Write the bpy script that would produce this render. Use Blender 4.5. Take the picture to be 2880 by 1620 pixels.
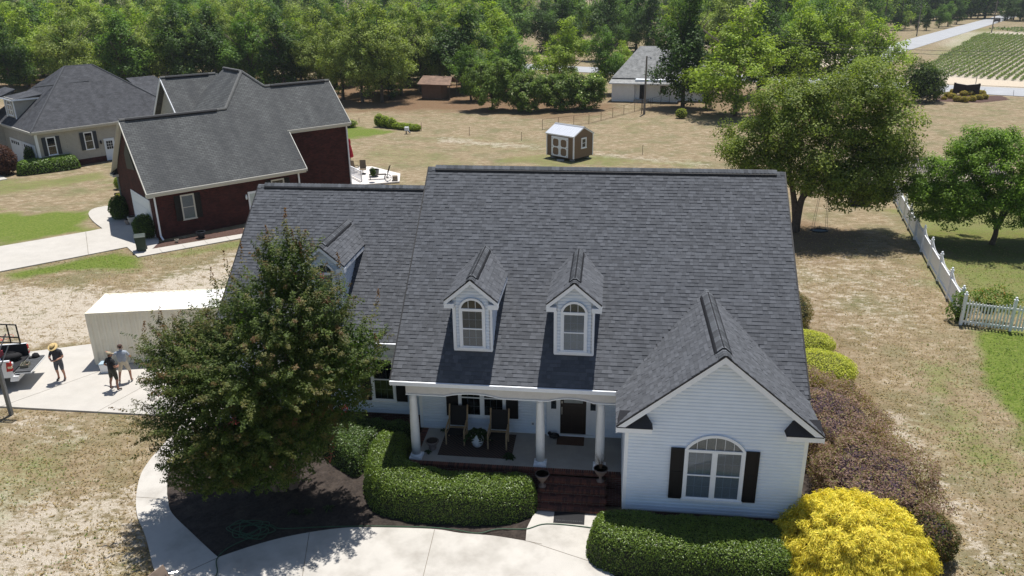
import bpy, math, random
import numpy as np
from mathutils import Matrix, Vector, Quaternion

# ------------------------------------------------------------------ scene, camera, light
for o in list(bpy.data.objects): bpy.data.objects.remove(o)
SC = bpy.context.scene
COL = SC.collection
RES = (1024, 576)
SC.render.resolution_x, SC.render.resolution_y = RES
CAM = np.array([7.024, -22.947, 16.399]); YAW, PITCH, ROLL, FPX = 0.1262, 0.3688, -0.0131, 2240.0   # surveyed from the house's own edges

def cam_axes():
    f = np.array([-math.sin(YAW)*math.cos(PITCH), math.cos(YAW)*math.cos(PITCH), -math.sin(PITCH)])
    r = np.array([math.cos(YAW), math.sin(YAW), 0]); u = np.cross(r, f)
    return r*math.cos(ROLL)+u*math.sin(ROLL), -r*math.sin(ROLL)+u*math.cos(ROLL), f
cr, cu, cf = cam_axes()
cam = bpy.data.cameras.new('camera'); camo = bpy.data.objects.new('camera', cam); COL.objects.link(camo)
camo.matrix_world = Matrix(((cr[0], cu[0], -cf[0], CAM[0]), (cr[1], cu[1], -cf[1], CAM[1]), (cr[2], cu[2], -cf[2], CAM[2]), (0, 0, 0, 1)))
cam.sensor_width = 36; cam.lens = 36*FPX/2880; cam.clip_end = 3000; cam.clip_start = .2
SC.camera = camo

SUN_DIR = np.array([0.085, 0.285, 1.0]); SUN_DIR = SUN_DIR/np.linalg.norm(SUN_DIR)       # towards the sun
SUN_EL = math.asin(SUN_DIR[2]); SUN_AZ = math.atan2(SUN_DIR[0], SUN_DIR[1])
w = bpy.data.worlds.new('World'); SC.world = w; w.use_nodes = True
nt = w.node_tree; bg = nt.nodes['Background']; sky = nt.nodes.new('ShaderNodeTexSky')
sky.sky_type = 'NISHITA'; sky.sun_disc = False; sky.sun_elevation = SUN_EL; sky.sun_rotation = SUN_AZ
sky.air_density = 1.0; sky.dust_density = 0.6; sky.ozone_density = 1.4
nt.links.new(sky.outputs[0], bg.inputs[0]); bg.inputs[1].default_value = 0.082
sl = bpy.data.lights.new('sun', 'SUN'); sl.energy = 5.0; sl.angle = math.radians(.53); sl.color = (1, .972, .925)
so = bpy.data.objects.new('sun', sl); COL.objects.link(so); so.location = (40, 90, 200)
so.rotation_euler = Vector(-SUN_DIR).to_track_quat('-Z', 'Y').to_euler()
SC.view_settings.view_transform = 'Standard'; SC.view_settings.look = 'None'
SC.view_settings.exposure = 0.25; SC.view_settings.gamma = 1
SC.render.engine = 'CYCLES'
try:
    SC.cycles.max_bounces = 6; SC.cycles.diffuse_bounces = 3; SC.cycles.transmission_bounces = 4; SC.cycles.transparent_max_bounces = 8
except Exception: pass

def G(px, py, z=0.):
    """pixel of the photograph -> point on the level z (things that stand on the ground)"""
    d = cf + cr*(px-1440)/FPX - cu*(py-810)/FPX
    return CAM + d*(z-CAM[2])/d[2]

# ------------------------------------------------------------------ materials
def nodes(m):
    m.use_nodes = True; t = m.node_tree; return t, t.nodes, t.links
def N(t, typ, **kw):
    n = t.nodes.new(typ)
    for k, v in kw.items():
        if k.startswith('i_'): n.inputs[int(k[2:])].default_value = v
        else: setattr(n, k, v)
    return n
def ramp(t, fac, stops):
    r = t.nodes.new('ShaderNodeValToRGB'); e = r.color_ramp.elements
    e[0].position, e[0].color = stops[0][0], (*stops[0][1], 1); e[1].position, e[1].color = stops[-1][0], (*stops[-1][1], 1)
    for p, c in stops[1:-1]:
        x = e.new(p); x.color = (*c, 1)
    t.links.new(fac, r.inputs[0]); return r.outputs[0]
def mixc(t, fac, a, b, mode='MIX'):
    m = t.nodes.new('ShaderNodeMix'); m.data_type = 'RGBA'; m.blend_type = mode
    for s, v in ((0, fac), (6, a), (7, b)):
        if hasattr(v, 'links') or hasattr(v, 'is_output'): t.links.new(v, m.inputs[s])
        else: m.inputs[s].default_value = v if s == 0 else (*v, 1)
    return m.outputs[2]
def math_(t, op, a, b=0.):
    m = t.nodes.new('ShaderNodeMath'); m.operation = op
    for i, v in enumerate((a, b)):
        if hasattr(v, 'is_output'): t.links.new(v, m.inputs[i])
        else: m.inputs[i].default_value = v
    return m.outputs[0]
def noise(t, vec, scale, detail=4, rough=.6, sc=None):
    if sc is not None:
        mp = t.nodes.new('ShaderNodeMapping'); mp.inputs['Scale'].default_value = sc; t.links.new(vec, mp.inputs[0]); vec = mp.outputs[0]
    n = t.nodes.new('ShaderNodeTexNoise'); n.inputs['Scale'].default_value = scale; n.inputs['Detail'].default_value = detail; n.inputs['Roughness'].default_value = rough
    t.links.new(vec, n.inputs['Vector']); return n.outputs[0]
def bump(t, h, strength, dist=.01):
    b = t.nodes.new('ShaderNodeBump'); b.inputs['Strength'].default_value = strength; b.inputs['Distance'].default_value = dist
    t.links.new(h, b.inputs['Height']); return b.outputs[0]

MATS = {}
def mat(name, col, rough=.7, var=.12, scale=6., spec=.35, metal=0., bmp=.0, stain=None, attr=False, emit=None):
    if name in MATS: return MATS[name]
    m = bpy.data.materials.new(name); t, nd, lk = nodes(m); b = nd['Principled BSDF']
    co = N(t, 'ShaderNodeTexCoord').outputs['Object']
    n1 = noise(t, co, scale, 5)
    c0 = tuple(max(0, x*(1-var)) for x in col); c1 = tuple(min(1, x*(1+var)) for x in col)
    c = ramp(t, n1, [(.3, c0), (.7, c1)])
    if attr:
        a = N(t, 'ShaderNodeAttribute', attribute_name='Col'); c = mixc(t, 1., c, a.outputs[0], 'MULTIPLY')
    if stain:
        n2 = noise(t, co, stain[0], 6, .65); f = ramp(t, n2, [(.45, (0, 0, 0)), (.75, (1, 1, 1))])
        c = mixc(t, math_(t, 'MULTIPLY', f, stain[2]), c, stain[1])
    lk.new(c, b.inputs['Base Color']); b.inputs['Roughness'].default_value = rough; b.inputs['Specular IOR Level'].default_value = spec; b.inputs['Metallic'].default_value = metal
    if bmp: lk.new(bump(t, noise(t, co, scale*8, 4), bmp), b.inputs['Normal'])
    MATS[name] = m; return m

def leaf_mat(name, trans=.28, rough=.55, gloss=.25):
    m = bpy.data.materials.new(name); t, nd, lk = nodes(m); b = nd['Principled BSDF']
    a = N(t, 'ShaderNodeAttribute', attribute_name='Col').outputs[0]
    lk.new(a, b.inputs['Base Color']); b.inputs['Roughness'].default_value = rough; b.inputs['Specular IOR Level'].default_value = gloss
    tr = N(t, 'ShaderNodeBsdfTranslucent'); lk.new(mixc(t, 1., a, (1.25, 1.3, .55), 'MULTIPLY'), tr.inputs[0])
    mx = N(t, 'ShaderNodeMixShader'); mx.inputs[0].default_value = trans
    lk.new(b.outputs[0], mx.inputs[1]); lk.new(tr.outputs[0], mx.inputs[2]); lk.new(mx.outputs[0], nd['Material Output'].inputs[0])
    MATS[name] = m; return m

def uvbrick(name, c1, c2, mortar, bw, bh, mort=.01, off=.5, rough=.85, nz=1., bmp=.4, spec=.2, streak=None):
    m = bpy.data.materials.new(name); t, nd, lk = nodes(m); b = nd['Principled BSDF']
    uv = N(t, 'ShaderNodeUVMap').outputs[0]
    br = N(t, 'ShaderNodeTexBrick'); br.offset = off
    br.inputs['Color1'].default_value = (*c1, 1); br.inputs['Color2'].default_value = (*c2, 1); br.inputs['Mortar'].default_value = (*mortar, 1)
    br.inputs['Scale'].default_value = 1; br.inputs['Mortar Size'].default_value = mort; br.inputs['Brick Width'].default_value = bw; br.inputs['Row Height'].default_value = bh; br.inputs['Bias'].default_value = 0
    br.inputs['Mortar Smooth'].default_value = .3
    lk.new(uv, br.inputs['Vector'])
    n1 = noise(t, uv, 1.6, 6, .65); c = mixc(t, 1., br.outputs[0], ramp(t, n1, [(.35, (1-.25*nz,)*3), (.65, (1+.25*nz,)*3)]), 'MULTIPLY')
    n2 = noise(t, uv, 60, 3); c = mixc(t, 1., c, ramp(t, n2, [(.35, (1-.2*nz,)*3), (.65, (1+.2*nz,)*3)]), 'MULTIPLY')
    if streak:
        n3 = noise(t, uv, 1., 5, .6, sc=(.55, .12, 1)); c = mixc(t, ramp(t, n3, [(.42, (0, 0, 0)), (.72, (.8,)*3)]), c, streak)
    lk.new(c, b.inputs['Base Color']); b.inputs['Roughness'].default_value = rough; b.inputs['Specular IOR Level'].default_value = spec
    inv = math_(t, 'SUBTRACT', 1., br.outputs[1]); lk.new(bump(t, inv, bmp, .012), b.inputs['Normal'])
    MATS[name] = m; return m

def glass_mat(name, tint=(.7, .75, .8), refl=.0):
    m = bpy.data.materials.new(name); t, nd, lk = nodes(m); nd.remove(nd['Principled BSDF'])
    tr = N(t, 'ShaderNodeBsdfTransparent'); tr.inputs[0].default_value = (*tint, 1)
    gl = N(t, 'ShaderNodeBsdfGlossy'); gl.inputs['Roughness'].default_value = .03
    lw = N(t, 'ShaderNodeLayerWeight'); lw.inputs[0].default_value = .5; fac = math_(t, 'ADD', math_(t, 'MULTIPLY', math_(t, 'POWER', lw.outputs['Facing'], 5.), .9), .045)
    mx = N(t, 'ShaderNodeMixShader'); lk.new(math_(t, 'ADD', fac, refl), mx.inputs[0]); lk.new(tr.outputs[0], mx.inputs[1]); lk.new(gl.outputs[0], mx.inputs[2])
    lk.new(mx.outputs[0], nd['Material Output'].inputs[0]); MATS[name] = m; return m

WHITE = mat('white_trim', (.82, .84, .87), .5, .03)
VINYL = mat('vinyl_siding', (.715, .78, .87), .5, .03, 3.)
SHING = mat('asphalt_shingle', (.096, .1015, .111), .92, .2, 60., spec=.15, attr=True, bmp=.25)
FELT = mat('roof_underlay', (.05, .05, .055), .9, .15)
BLACK = mat('black_vent', (.012, .012, .014), .6, .1)
SHUT = mat('black_shutter', (.01, .0095, .0105), .5, .15, spec=.2)
GLASS = glass_mat('window_glass'); GLASS2 = glass_mat('window_glass_dark', (.55, .6, .62), .02)
DARKIN = mat('dark_room', (.02, .022, .025), .8, .2)
BLIND = mat('pale_blind', (.42, .43, .42), .8, .1, 20.)
BLIND2 = mat('grey_blind', (.2, .195, .18), .8, .1, 12.)
CONC = mat('concrete', (.5, .47, .425), .9, .06, 1.2, bmp=.08, stain=(.7, (.29, .265, .23), .8))
CONC2 = mat('pale_concrete', (.47, .44, .395), .9, .06, 1.2, bmp=.05, stain=(.4, (.36, .33, .28), .35))
BRICKP = mat('step_brick', (.12, .048, .036), .9, .3, 9., bmp=.2)
MORTAR = mat('mortar', (.2, .165, .14), .95, .15, 20.)
MULCH = mat('mulch', (.036, .027, .022), .95, .5, 14., bmp=1., stain=(2.2, (.11, .085, .068), .5))
WOOD = mat('pale_wood', (.36, .25, .14), .6, .2, 9.)
GREYM = mat('galvanised_steel', (.2, .21, .22), .45, .1, 8., metal=.5)
BRICKW = uvbrick('red_brick_wall', (.075, .018, .015), (.038, .011, .011), (.052, .03, .026), .21, .075, .008)
FOUND = uvbrick('brick_foundation', (.13, .05, .04), (.08, .03, .026), (.16, .13, .11), .21, .075, .009)
ROOFB = uvbrick('weathered_shingle_roof', (.128, .132, .13), (.095, .098, .098), (.025, .025, .026), .33, .143, .013, nz=.5, streak=(.05, .052, .055))
ROOFG = uvbrick('charcoal_shingle_roof', (.075, .077, .085), (.055, .057, .063), (.03, .03, .034), .3, .143, .007)
ROOFW = uvbrick('grey_shingle_roof', (.32, .32, .31), (.26, .26, .255), (.15, .15, .15), .3, .143, .006)
SIDEG = uvbrick('tan_siding', (.42, .405, .365), (.41, .395, .355), (.2, .19, .17), 6., .115, .012, bmp=.3, nz=.2)
SIDEW = uvbrick('white_siding', (.88, .9, .93), (.88, .9, .93), (.6, .61, .63), 6., .115, .009, bmp=.3, nz=.15)
SIDEH = uvbrick('house_siding', (.63, .64, .66), (.63, .64, .66), (.36, .37, .38), 6., .115, .009, bmp=.3, nz=.15)
TRUNK = mat('bark', (.1, .08, .062), .95, .35, 9., bmp=.6)
LEAF = leaf_mat('leaf', .42); LEAFG = leaf_mat('glossy_leaf', .15, .42, .45); NEEDLE = leaf_mat('gold_thread', .3, .6, .2)

# ------------------------------------------------------------------ mesh helpers
class MB:
    def __init__(s): s.v = []; s.f = []; s.m = []
    def face(s, pts, m=0):
        i = len(s.v); s.v += [tuple(map(float, p)) for p in pts]; s.f.append(tuple(range(i, i+len(pts)))); s.m.append(m); return s
    def hexa(s, P, m=0):
        i = len(s.v); s.v += [tuple(map(float, p)) for p in P]
        for q in ((3, 2, 1, 0), (4, 5, 6, 7), (0, 1, 5, 4), (1, 2, 6, 5), (2, 3, 7, 6), (3, 0, 4, 7)):
            s.f.append(tuple(i+k for k in q)); s.m.append(m)
        return s
    def box(s, x0, x1, y0, y1, z0, z1, m=0):
        s.hexa([(x0, y0, z0), (x1, y0, z0), (x1, y1, z0), (x0, y1, z0), (x0, y0, z1), (x1, y0, z1), (x1, y1, z1), (x0, y1, z1)], m); return s
    def fbox(s, F, a0, a1, b0, b1, c0, c1, m=0):          # in a wall frame F=(o,right,up,out)
        p = lambda a, b, c: F[0]+F[1]*a+F[2]*b+F[3]*c
        s.hexa([p(a0, b0, c0), p(a0, b0, c1), p(a1, b0, c1), p(a1, b0, c0), p(a0, b1, c0), p(a0, b1, c1), p(a1, b1, c1), p(a1, b1, c0)], m); return s
    def prism(s, pts, d, m=0):                              # polygon pts (3d) extruded by vector d
        n = len(pts); i = len(s.v); d = np.array(d, float)
        s.v += [tuple(map(float, p)) for p in pts]+[tuple(np.array(p, float)+d) for p in pts]
        s.f.append(tuple(range(i+n-1, i-1, -1))); s.m.append(m); s.f.append(tuple(range(i+n, i+2*n))); s.m.append(m)
        for k in range(n):
            k2 = (k+1) % n; s.f.append((i+k, i+k2, i+n+k2, i+n+k)); s.m.append(m)
        return s
    def bar(s, p, q, w, h=None, up=(0, 0, 1), m=0):
        h = h or w; p = np.array(p, float); q = np.array(q, float); d = q-p; d = d/np.linalg.norm(d); up = np.array(up, float)
        if abs(d@up) > .98: up = np.array((0., 1, 0))
        x = np.cross(d, up); x = x/np.linalg.norm(x); y = np.cross(x, d); x = x*w/2; y = y*h/2
        s.hexa([p-x-y, p+x-y, p+x+y, p-x+y, q-x-y, q+x-y, q+x+y, q-x+y], m); return s
    def tube(s, path, rad, n=8, m=0, cap=True):
        path = [np.array(p, float) for p in path]; rings = []
        rad = rad if hasattr(rad, '__len__') else [rad]*len(path)
        for k, p in enumerate(path):
            a = path[max(0, k-1)]; b = path[min(len(path)-1, k+1)]; d = b-a; d = d/(np.linalg.norm(d)+1e-9)
            u = np.array((0., 0, 1)) if abs(d[2]) < .9 else np.array((1., 0, 0)); x = np.cross(d, u); x /= np.linalg.norm(x); y = np.cross(d, x)
            i = len(s.v)
            s.v += [tuple(p+rad[k]*(math.cos(t)*x+math.sin(t)*y)) for t in np.linspace(0, 2*math.pi, n, endpoint=False)]; rings.append(i)
        for a, b in zip(rings[:-1], rings[1:]):
            for k in range(n): s.f.append((a+k, b+k, b+(k+1) % n, a+(k+1) % n)); s.m.append(m)
        if cap:
            s.f.append(tuple(rings[0]+k for k in range(n))); s.m.append(m); s.f.append(tuple(rings[-1]+k for k in range(n-1, -1, -1))); s.m.append(m)
        return s
    def lathe(s, prof, c=(0, 0, 0), n=20, m=0):
        s.tube([(c[0], c[1], c[2]+z) for r, z in prof], [max(r, .0005) for r, z in prof], n, m); return s
    def ball(s, c, r, n=10, m=0):
        r = r if hasattr(r, '__len__') else (r, r, r); i = len(s.v); k = n//2+1
        for a in range(k):
            th = math.pi*a/(k-1)
            for b in range(n):
                ph = 2*math.pi*b/n; s.v.append((c[0]+r[0]*math.sin(th)*math.cos(ph), c[1]+r[1]*math.sin(th)*math.sin(ph), c[2]+r[2]*math.cos(th)))
        for a in range(k-1):
            for b in range(n): s.f.append((i+a*n+b, i+(a+1)*n+b, i+(a+1)*n+(b+1) % n, i+a*n+(b+1) % n)); s.m.append(m)
        return s
    def mesh(s, name, mats, smooth=False):
        me = bpy.data.meshes.new(name); me.from_pydata(s.v, [], s.f)
        for m in (mats if isinstance(mats, (list, tuple)) else [mats]): me.materials.append(m)
        me.polygons.foreach_set('material_index', s.m)
        if smooth: me.polygons.foreach_set('use_smooth', [True]*len(s.f))
        me.validate(); me.update(); autouv(me); return me
    def build(s, name, mats, parent=None, smooth=False, **tags):
        return obj(name, s.mesh(name, mats, smooth), parent, **tags)
def autouv(me):
    uv = me.uv_layers.new(name='UVMap').data; V = me.vertices
    for p in me.polygons:
        n = np.array(p.normal)
        h = np.array((1., 0, 0)) if abs(n[2]) > .995 else np.cross((0, 0, 1), n)/np.linalg.norm(np.cross((0, 0, 1), n))
        u = np.cross(n, h)
        for li in p.loop_indices:
            c = np.array(V[me.loops[li].vertex_index].co); uv[li].uv = (c@h, c@u)
def obj(name, me, parent=None, loc=None, label=None, cat=None, group=None, kind=None):
    o = bpy.data.objects.new(name, me); COL.objects.link(o)
    if parent: o.parent = parent
    if loc is not None: o.location = loc
    tag(o, label, cat, group, kind); return o
def tag(o, label=None, cat=None, group=None, kind=None):
    if label: o['label'] = label
    if cat: o['category'] = cat
    if group: o['group'] = group
    if kind: o['kind'] = kind
    return o
def thing(name, label, cat, loc=(0, 0, 0), rz=0., group=None):
    o = bpy.data.objects.new(name, None); COL.objects.link(o); o.location = loc; o.rotation_euler = (0, 0, rz); o.empty_display_size = .2
    return tag(o, label, cat, group)
def copy_thing(o, loc, rz=0., sc=1., label=None):
    def cp(a, par):
        c = a.copy(); COL.objects.link(c); c.parent = par
        for ch in a.children: cp(ch, c)
        return c
    c = cp(o, None); c.location = loc; c.rotation_euler = (0, 0, rz); c.scale = (sc,)*3 if not hasattr(sc, '__len__') else sc
    if label: c['label'] = label
    return c
def quads_mesh(name, V, col, mt, k=4):
    """V: (n,k,3) separate faces, col: (n,3)"""
    n = len(V); me = bpy.data.meshes.new(name); me.vertices.add(n*k); me.vertices.foreach_set('co', np.ascontiguousarray(V, np.float32).ravel())
    me.loops.add(n*k); me.loops.foreach_set('vertex_index', np.arange(n*k, dtype=np.int32)); me.polygons.add(n)
    me.polygons.foreach_set('loop_start', np.arange(0, n*k, k, dtype=np.int32)); me.polygons.foreach_set('loop_total', np.full(n, k, np.int32))
    a = me.color_attributes.new('Col', 'FLOAT_COLOR', 'POINT'); c = np.ones((n*k, 4), np.float32); c[:, :3] = np.repeat(col, k, 0); a.data.foreach_set('color', c.ravel())
    me.materials.append(mt); me.update(); me.validate(); return me
def colattr(me, col):
    a = me.color_attributes.new('Col', 'FLOAT_COLOR', 'POINT'); c = np.ones((len(me.vertices), 4), np.float32); c[:, :3] = col; a.data.foreach_set('color', c.ravel())
def unit(a): return a/(np.linalg.norm(a, axis=-1, keepdims=True)+1e-9)
def leaves(rng, pos, nrm, size, aspect=.55, tang=None):
    n = len(pos); t = rng.normal(size=(n, 3)) if tang is None else tang
    t = unit(t-nrm*np.sum(t*nrm, 1, keepdims=True)); b = np.cross(nrm, t); L = (np.asarray(size)*np.ones(n))[:, None]
    return np.stack([pos-t*L*.5, pos+b*L*aspect*.5+nrm*L*.06, pos+t*L*.5, pos-b*L*aspect*.5+nrm*L*.06], 1)
def vnoise(x, y, s=1., seed=0):
    """cheap smooth value noise on arrays"""
    x = x*s+seed*17.3; y = y*s+seed*9.1; xi = np.floor(x); yi = np.floor(y); fx = x-xi; fy = y-yi; fx = fx*fx*(3-2*fx); fy = fy*fy*(3-2*fy)
    h = lambda a, b: (np.sin(a*127.1+b*311.7)*43758.5453) % 1.0
    return (h(xi, yi)*(1-fx)+h(xi+1, yi)*fx)*(1-fy)+(h(xi, yi+1)*(1-fx)+h(xi+1, yi+1)*fx)*fy
def fbm(x, y, s=1., seed=0): return (vnoise(x, y, s, seed)*.5+vnoise(x, y, s*2.1, seed+3)*.27+vnoise(x, y, s*4.3, seed+5)*.15+vnoise(x, y, s*8.7, seed+7)*.08)
def inpoly(px, py, poly):
    r = np.zeros(np.shape(px), bool); n = len(poly)
    for i in range(n):
        x0, y0 = poly[i]; x1, y1 = poly[(i+1) % n]
        r ^= ((y0 > py) != (y1 > py)) & (px < (x1-x0)*(py-y0)/(y1-y0+1e-12)+x0)
    return r
def polydist(px, py, poly, closed=True):
    d = np.full(np.shape(px), 1e9); n = len(poly)
    for i in range(n if closed else n-1):
        a = np.array(poly[i], float); b = np.array(poly[(i+1) % n], float); e = b-a; t = np.clip(((px-a[0])*e[0]+(py-a[1])*e[1])/(e@e+1e-12), 0, 1)
        d = np.minimum(d, np.hypot(px-a[0]-t*e[0], py-a[1]-t*e[1]))
    return d
def smooth_poly(pts, n=6, closed=False):
    P = [np.array(p, float) for p in pts]; out = []; L = len(P)
    for i in range(L if closed else L-1):
        if closed: a, b, c, d = P[(i-1) % L], P[i], P[(i+1) % L], P[(i+2) % L]
        else: a, b, c, d = P[max(i-1, 0)], P[i], P[i+1], P[min(i+2, L-1)]
        for k in range(n):
            t = k/n; out.append(.5*((2*b)+(c-a)*t+(2*a-5*b+4*c-d)*t*t+(3*b-a-3*c+d)*t**3))
    if not closed: out.append(P[-1])
    return out
# ------------------------------------------------------------------ ground, lawns, paving, roads, field
rng = np.random.default_rng(7)
def axis(lo, a, b, hi, st):
    L = [lo]; x = lo; step = 160.
    pre = []; x = a
    s = st
    while x > lo: s *= 1.18; x -= s; pre.append(x)
    post = []; x = b; s = st
    while x < hi: s *= 1.18; x += s; post.append(x)
    return np.array(pre[::-1]+list(np.arange(a, b+1e-6, st))+post)
gx = axis(-900, -52, 46, 1200, .45); gy = axis(-200, -14, 104, 1600, .45)
XX, YY = np.meshgrid(gx, gy); nx, ny = len(gx), len(gy)
def blob(poly, soft):
    d = polydist(XX, YY, poly); i = inpoly(XX, YY, poly); sd = np.where(i, d, -d)+(fbm(XX, YY, .5, 2)-.5)*soft*1.6
    return np.clip(sd/soft+.5, 0, 1)
GREEN = np.zeros_like(XX); SAND = np.zeros_like(XX); LIT = np.zeros_like(XX)
for poly, soft, a in (
    ([(24.9, 15.6), (24.5, 13.4), (24.4, 12.3), (23.4, 9.6), (22.9, 7.3), (22.6, 5.7), (22.5, 4.4), (21.5, 0), (21, -6), (50, -6), (50, 14.2)], 1.2, 1.),
    ([(25.6, 17.5), (26.4, 25.2), (27.7, 33), (30, 45), (48, 45), (48, 14)], 3.5, .62),
    ([(-44, 22), (-34, 24.2), (-30, 27.7), (-31.5, 30.6), (-33, 33), (-40, 32), (-48, 33)], 2.6, .95),
    ([(-30.2, 18.6), (-27.5, 21.4), (-24.9, 24.1), (-23.1, 22.2), (-21.5, 20.6), (-25.7, 19.4), (-28.6, 17.6)], 1.6, .9),
    ([(-23.3, 22), (-18, 26.6), (-15, 26.5), (-20, 22.3)], 1.2, .55),
    ([(-33, 58), (-22.5, 62.5), (-17.6, 68.7), (-20.5, 70.6), (-31, 73), (-37, 66)], 2.0, .85),
    ([(-18, 50), (-7, 46), (-4, 55), (-12, 60), (-19, 60)], 6, .35),
    ([(-9, 45), (-1, 45), (0, 49), (-8, 50)], 3, .45), ([(-4, 53), (1, 51), (8, 51.5), (12, 54.5), (6, 57), (-2, 57.5)], 2.6, .5),
    ([(7, 52), (16, 50), (16, 55), (9, 55)], 3, .4),
    ([(-60, 44), (-46, 43), (-40, 46.5), (-38, 42), (-47, 35), (-60, 36)], 3, .55),
    ([(-18, -6), (-11.6, -6), (-11.2, 0), (-12.4, 1.2), (-18, 2)], 2.6, .38),
    ([(19, 2), (22.4, 2), (22.7, 12), (20.6, 11), (19.2, 6)], 2.5, .55),
    ([(40, 66), (60, 70), (60, 98), (50, 92)], 12, .28),
    ([(70, 160), (78, 158), (130, 260), (122, 262)], 6, .5),
    ):
    GREEN = np.maximum(GREEN, a*blob(poly, soft))
GREEN = np.maximum(GREEN, .3*np.clip((fbm(XX, YY, .09, 4)-.56)*6, 0, 1)*(YY > 20))
for poly, soft, a in (
    ([(-29, 11), (-19.5, 9.4), (-16.4, 10.4), (-16, 13), (-18.5, 16.5), (-30, 17.5)], 2.2, .62),
    ([(-20, 17), (-9, 13), (-9, 20), (-17.5, 23.6)], 2.5, .6),
    ([(-17, -1.5), (-8.6, -1.6), (-7, -4), (-6.6, -5.6), (-10, -7), (-16, -5)], 2.4, .5), ([(-18, 1), (-13, 1), (-13, 3.3), (-18, 3.3)], 1., .25),
    ([(13.6, 15), (19, 13.5), (24, 15), (25, 24), (22, 27), (15, 26)], 3, .22), ([(17.8, 7), (19.4, 7), (19.6, -3), (18, -3)], 1.2, .4),
    ([(25, 44), (40, 46), (44, 56), (30, 58)], 3, .7), ([(55, 118), (75, 102), (110, 78), (118, 84), (78, 113), (58, 127)], 4, 1.),
    ([(60, 128), (76, 112), (120, 82), (210, 250), (112, 240)], 3, 1.), ([(-12, 62), (-2, 59.5), (16, 51.5), (16, 53), (-2, 62), (-12, 65)], 2, .45),
    ):
    SAND = np.maximum(SAND, a*blob(poly, soft))
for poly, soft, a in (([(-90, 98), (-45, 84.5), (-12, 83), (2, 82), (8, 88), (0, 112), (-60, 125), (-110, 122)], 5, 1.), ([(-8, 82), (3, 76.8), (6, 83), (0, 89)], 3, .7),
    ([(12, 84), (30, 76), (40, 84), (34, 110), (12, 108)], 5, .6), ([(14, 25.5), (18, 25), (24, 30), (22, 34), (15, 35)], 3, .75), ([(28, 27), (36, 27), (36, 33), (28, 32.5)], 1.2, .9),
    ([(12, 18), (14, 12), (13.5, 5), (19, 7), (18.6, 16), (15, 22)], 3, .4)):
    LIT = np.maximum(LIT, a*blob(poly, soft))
ZG = (fbm(XX, YY, .25, 1)-.5)*.05*np.clip((np.hypot(XX-5, YY-5))/40, .2, 1)
V = np.stack([XX.ravel(), YY.ravel(), ZG.ravel()-.03], 1)
ii = np.arange(nx*ny).reshape(ny, nx); F = np.stack([ii[:-1, :-1].ravel(), ii[:-1, 1:].ravel(), ii[1:, 1:].ravel(), ii[1:, :-1].ravel()], 1)
gm = bpy.data.meshes.new('ground'); gm.vertices.add(len(V)); gm.vertices.foreach_set('co', V.astype(np.float32).ravel())
gm.loops.add(F.size); gm.loops.foreach_set('vertex_index', F.astype(np.int32).ravel()); gm.polygons.add(len(F))
gm.polygons.foreach_set('loop_start', np.arange(0, F.size, 4, dtype=np.int32)); gm.polygons.foreach_set('loop_total', np.full(len(F), 4, np.int32)); gm.update()
gm.polygons.foreach_set('use_smooth', np.ones(len(F), bool))
colattr(gm, np.stack([GREEN.ravel(), SAND.ravel(), LIT.ravel()], 1))
m = bpy.data.materials.new('dry_grass'); t, nd, lk = nodes(m); b = nd['Principled BSDF']
co = N(t, 'ShaderNodeTexCoord').outputs['Object']; at = N(t, 'ShaderNodeAttribute', attribute_name='Col'); sp = N(t, 'ShaderNodeSeparateColor'); lk.new(at.outputs[0], sp.inputs[0])
nA = noise(t, co, .35, 8, .62); nB = noise(t, co, 1.7, 9, .72, sc=(.75, 1.15, 1)); nC = noise(t, co, 9., 7, .75, sc=(.65, 1.15, 1)); nD = noise(t, co, 38., 4, .7)
dry = ramp(t, nB, [(.36, (.19, .14, .084)), (.5, (.268, .206, .13)), (.64, (.345, .275, .185))])
dry = mixc(t, ramp(t, nC, [(.48, (0,)*3), (.64, (.5,)*3)]), dry, (.128, .118, .058))
olive = mixc(t, ramp(t, nA, [(.46, (0,)*3), (.68, (.8,)*3)]), dry, (.142, .14, .068))
# sand: bare patches of ragged shape, wider where the sand mask is high
th = math_(t, 'ADD', math_(t, 'MULTIPLY', sp.outputs[1], .24), math_(t, 'ADD', math_(t, 'MULTIPLY', nB, .62), math_(t, 'MULTIPLY', nC, .38)))
sf = ramp(t, th, [(.555, (0,)*3), (.645, (1,)*3)])
c = mixc(t, sf, olive, ramp(t, nD, [(.36, (.33, .28, .215)), (.64, (.5, .44, .36))]))
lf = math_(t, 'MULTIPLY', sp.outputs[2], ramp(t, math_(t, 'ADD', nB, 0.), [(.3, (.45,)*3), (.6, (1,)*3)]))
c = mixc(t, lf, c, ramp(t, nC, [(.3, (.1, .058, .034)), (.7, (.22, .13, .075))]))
gth = math_(t, 'ADD', math_(t, 'MULTIPLY', sp.outputs[0], .62), math_(t, 'ADD', math_(t, 'MULTIPLY', nB, .6), math_(t, 'MULTIPLY', nC, .4)))
gf = ramp(t, gth, [(.66, (0,)*3), (1.0, (.95,)*3)])
grn = ramp(t, nC, [(.36, (.07, .112, .014)), (.5, (.112, .16, .022)), (.64, (.18, .195, .055))])
c = mixc(t, gf, c, grn)
c = mixc(t, 1., c, ramp(t, nD, [(.34, (.62,)*3), (.66, (1.38,)*3)]), 'MULTIPLY')
lk.new(c, b.inputs['Base Color']); b.inputs['Roughness'].default_value = .95; b.inputs['Specular IOR Level'].default_value = .1
lk.new(bump(t, math_(t, 'ADD', nC, nD), .6, .03), b.inputs['Normal']); gm.materials.append(m)
obj('ground', gm, kind='structure')

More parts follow.
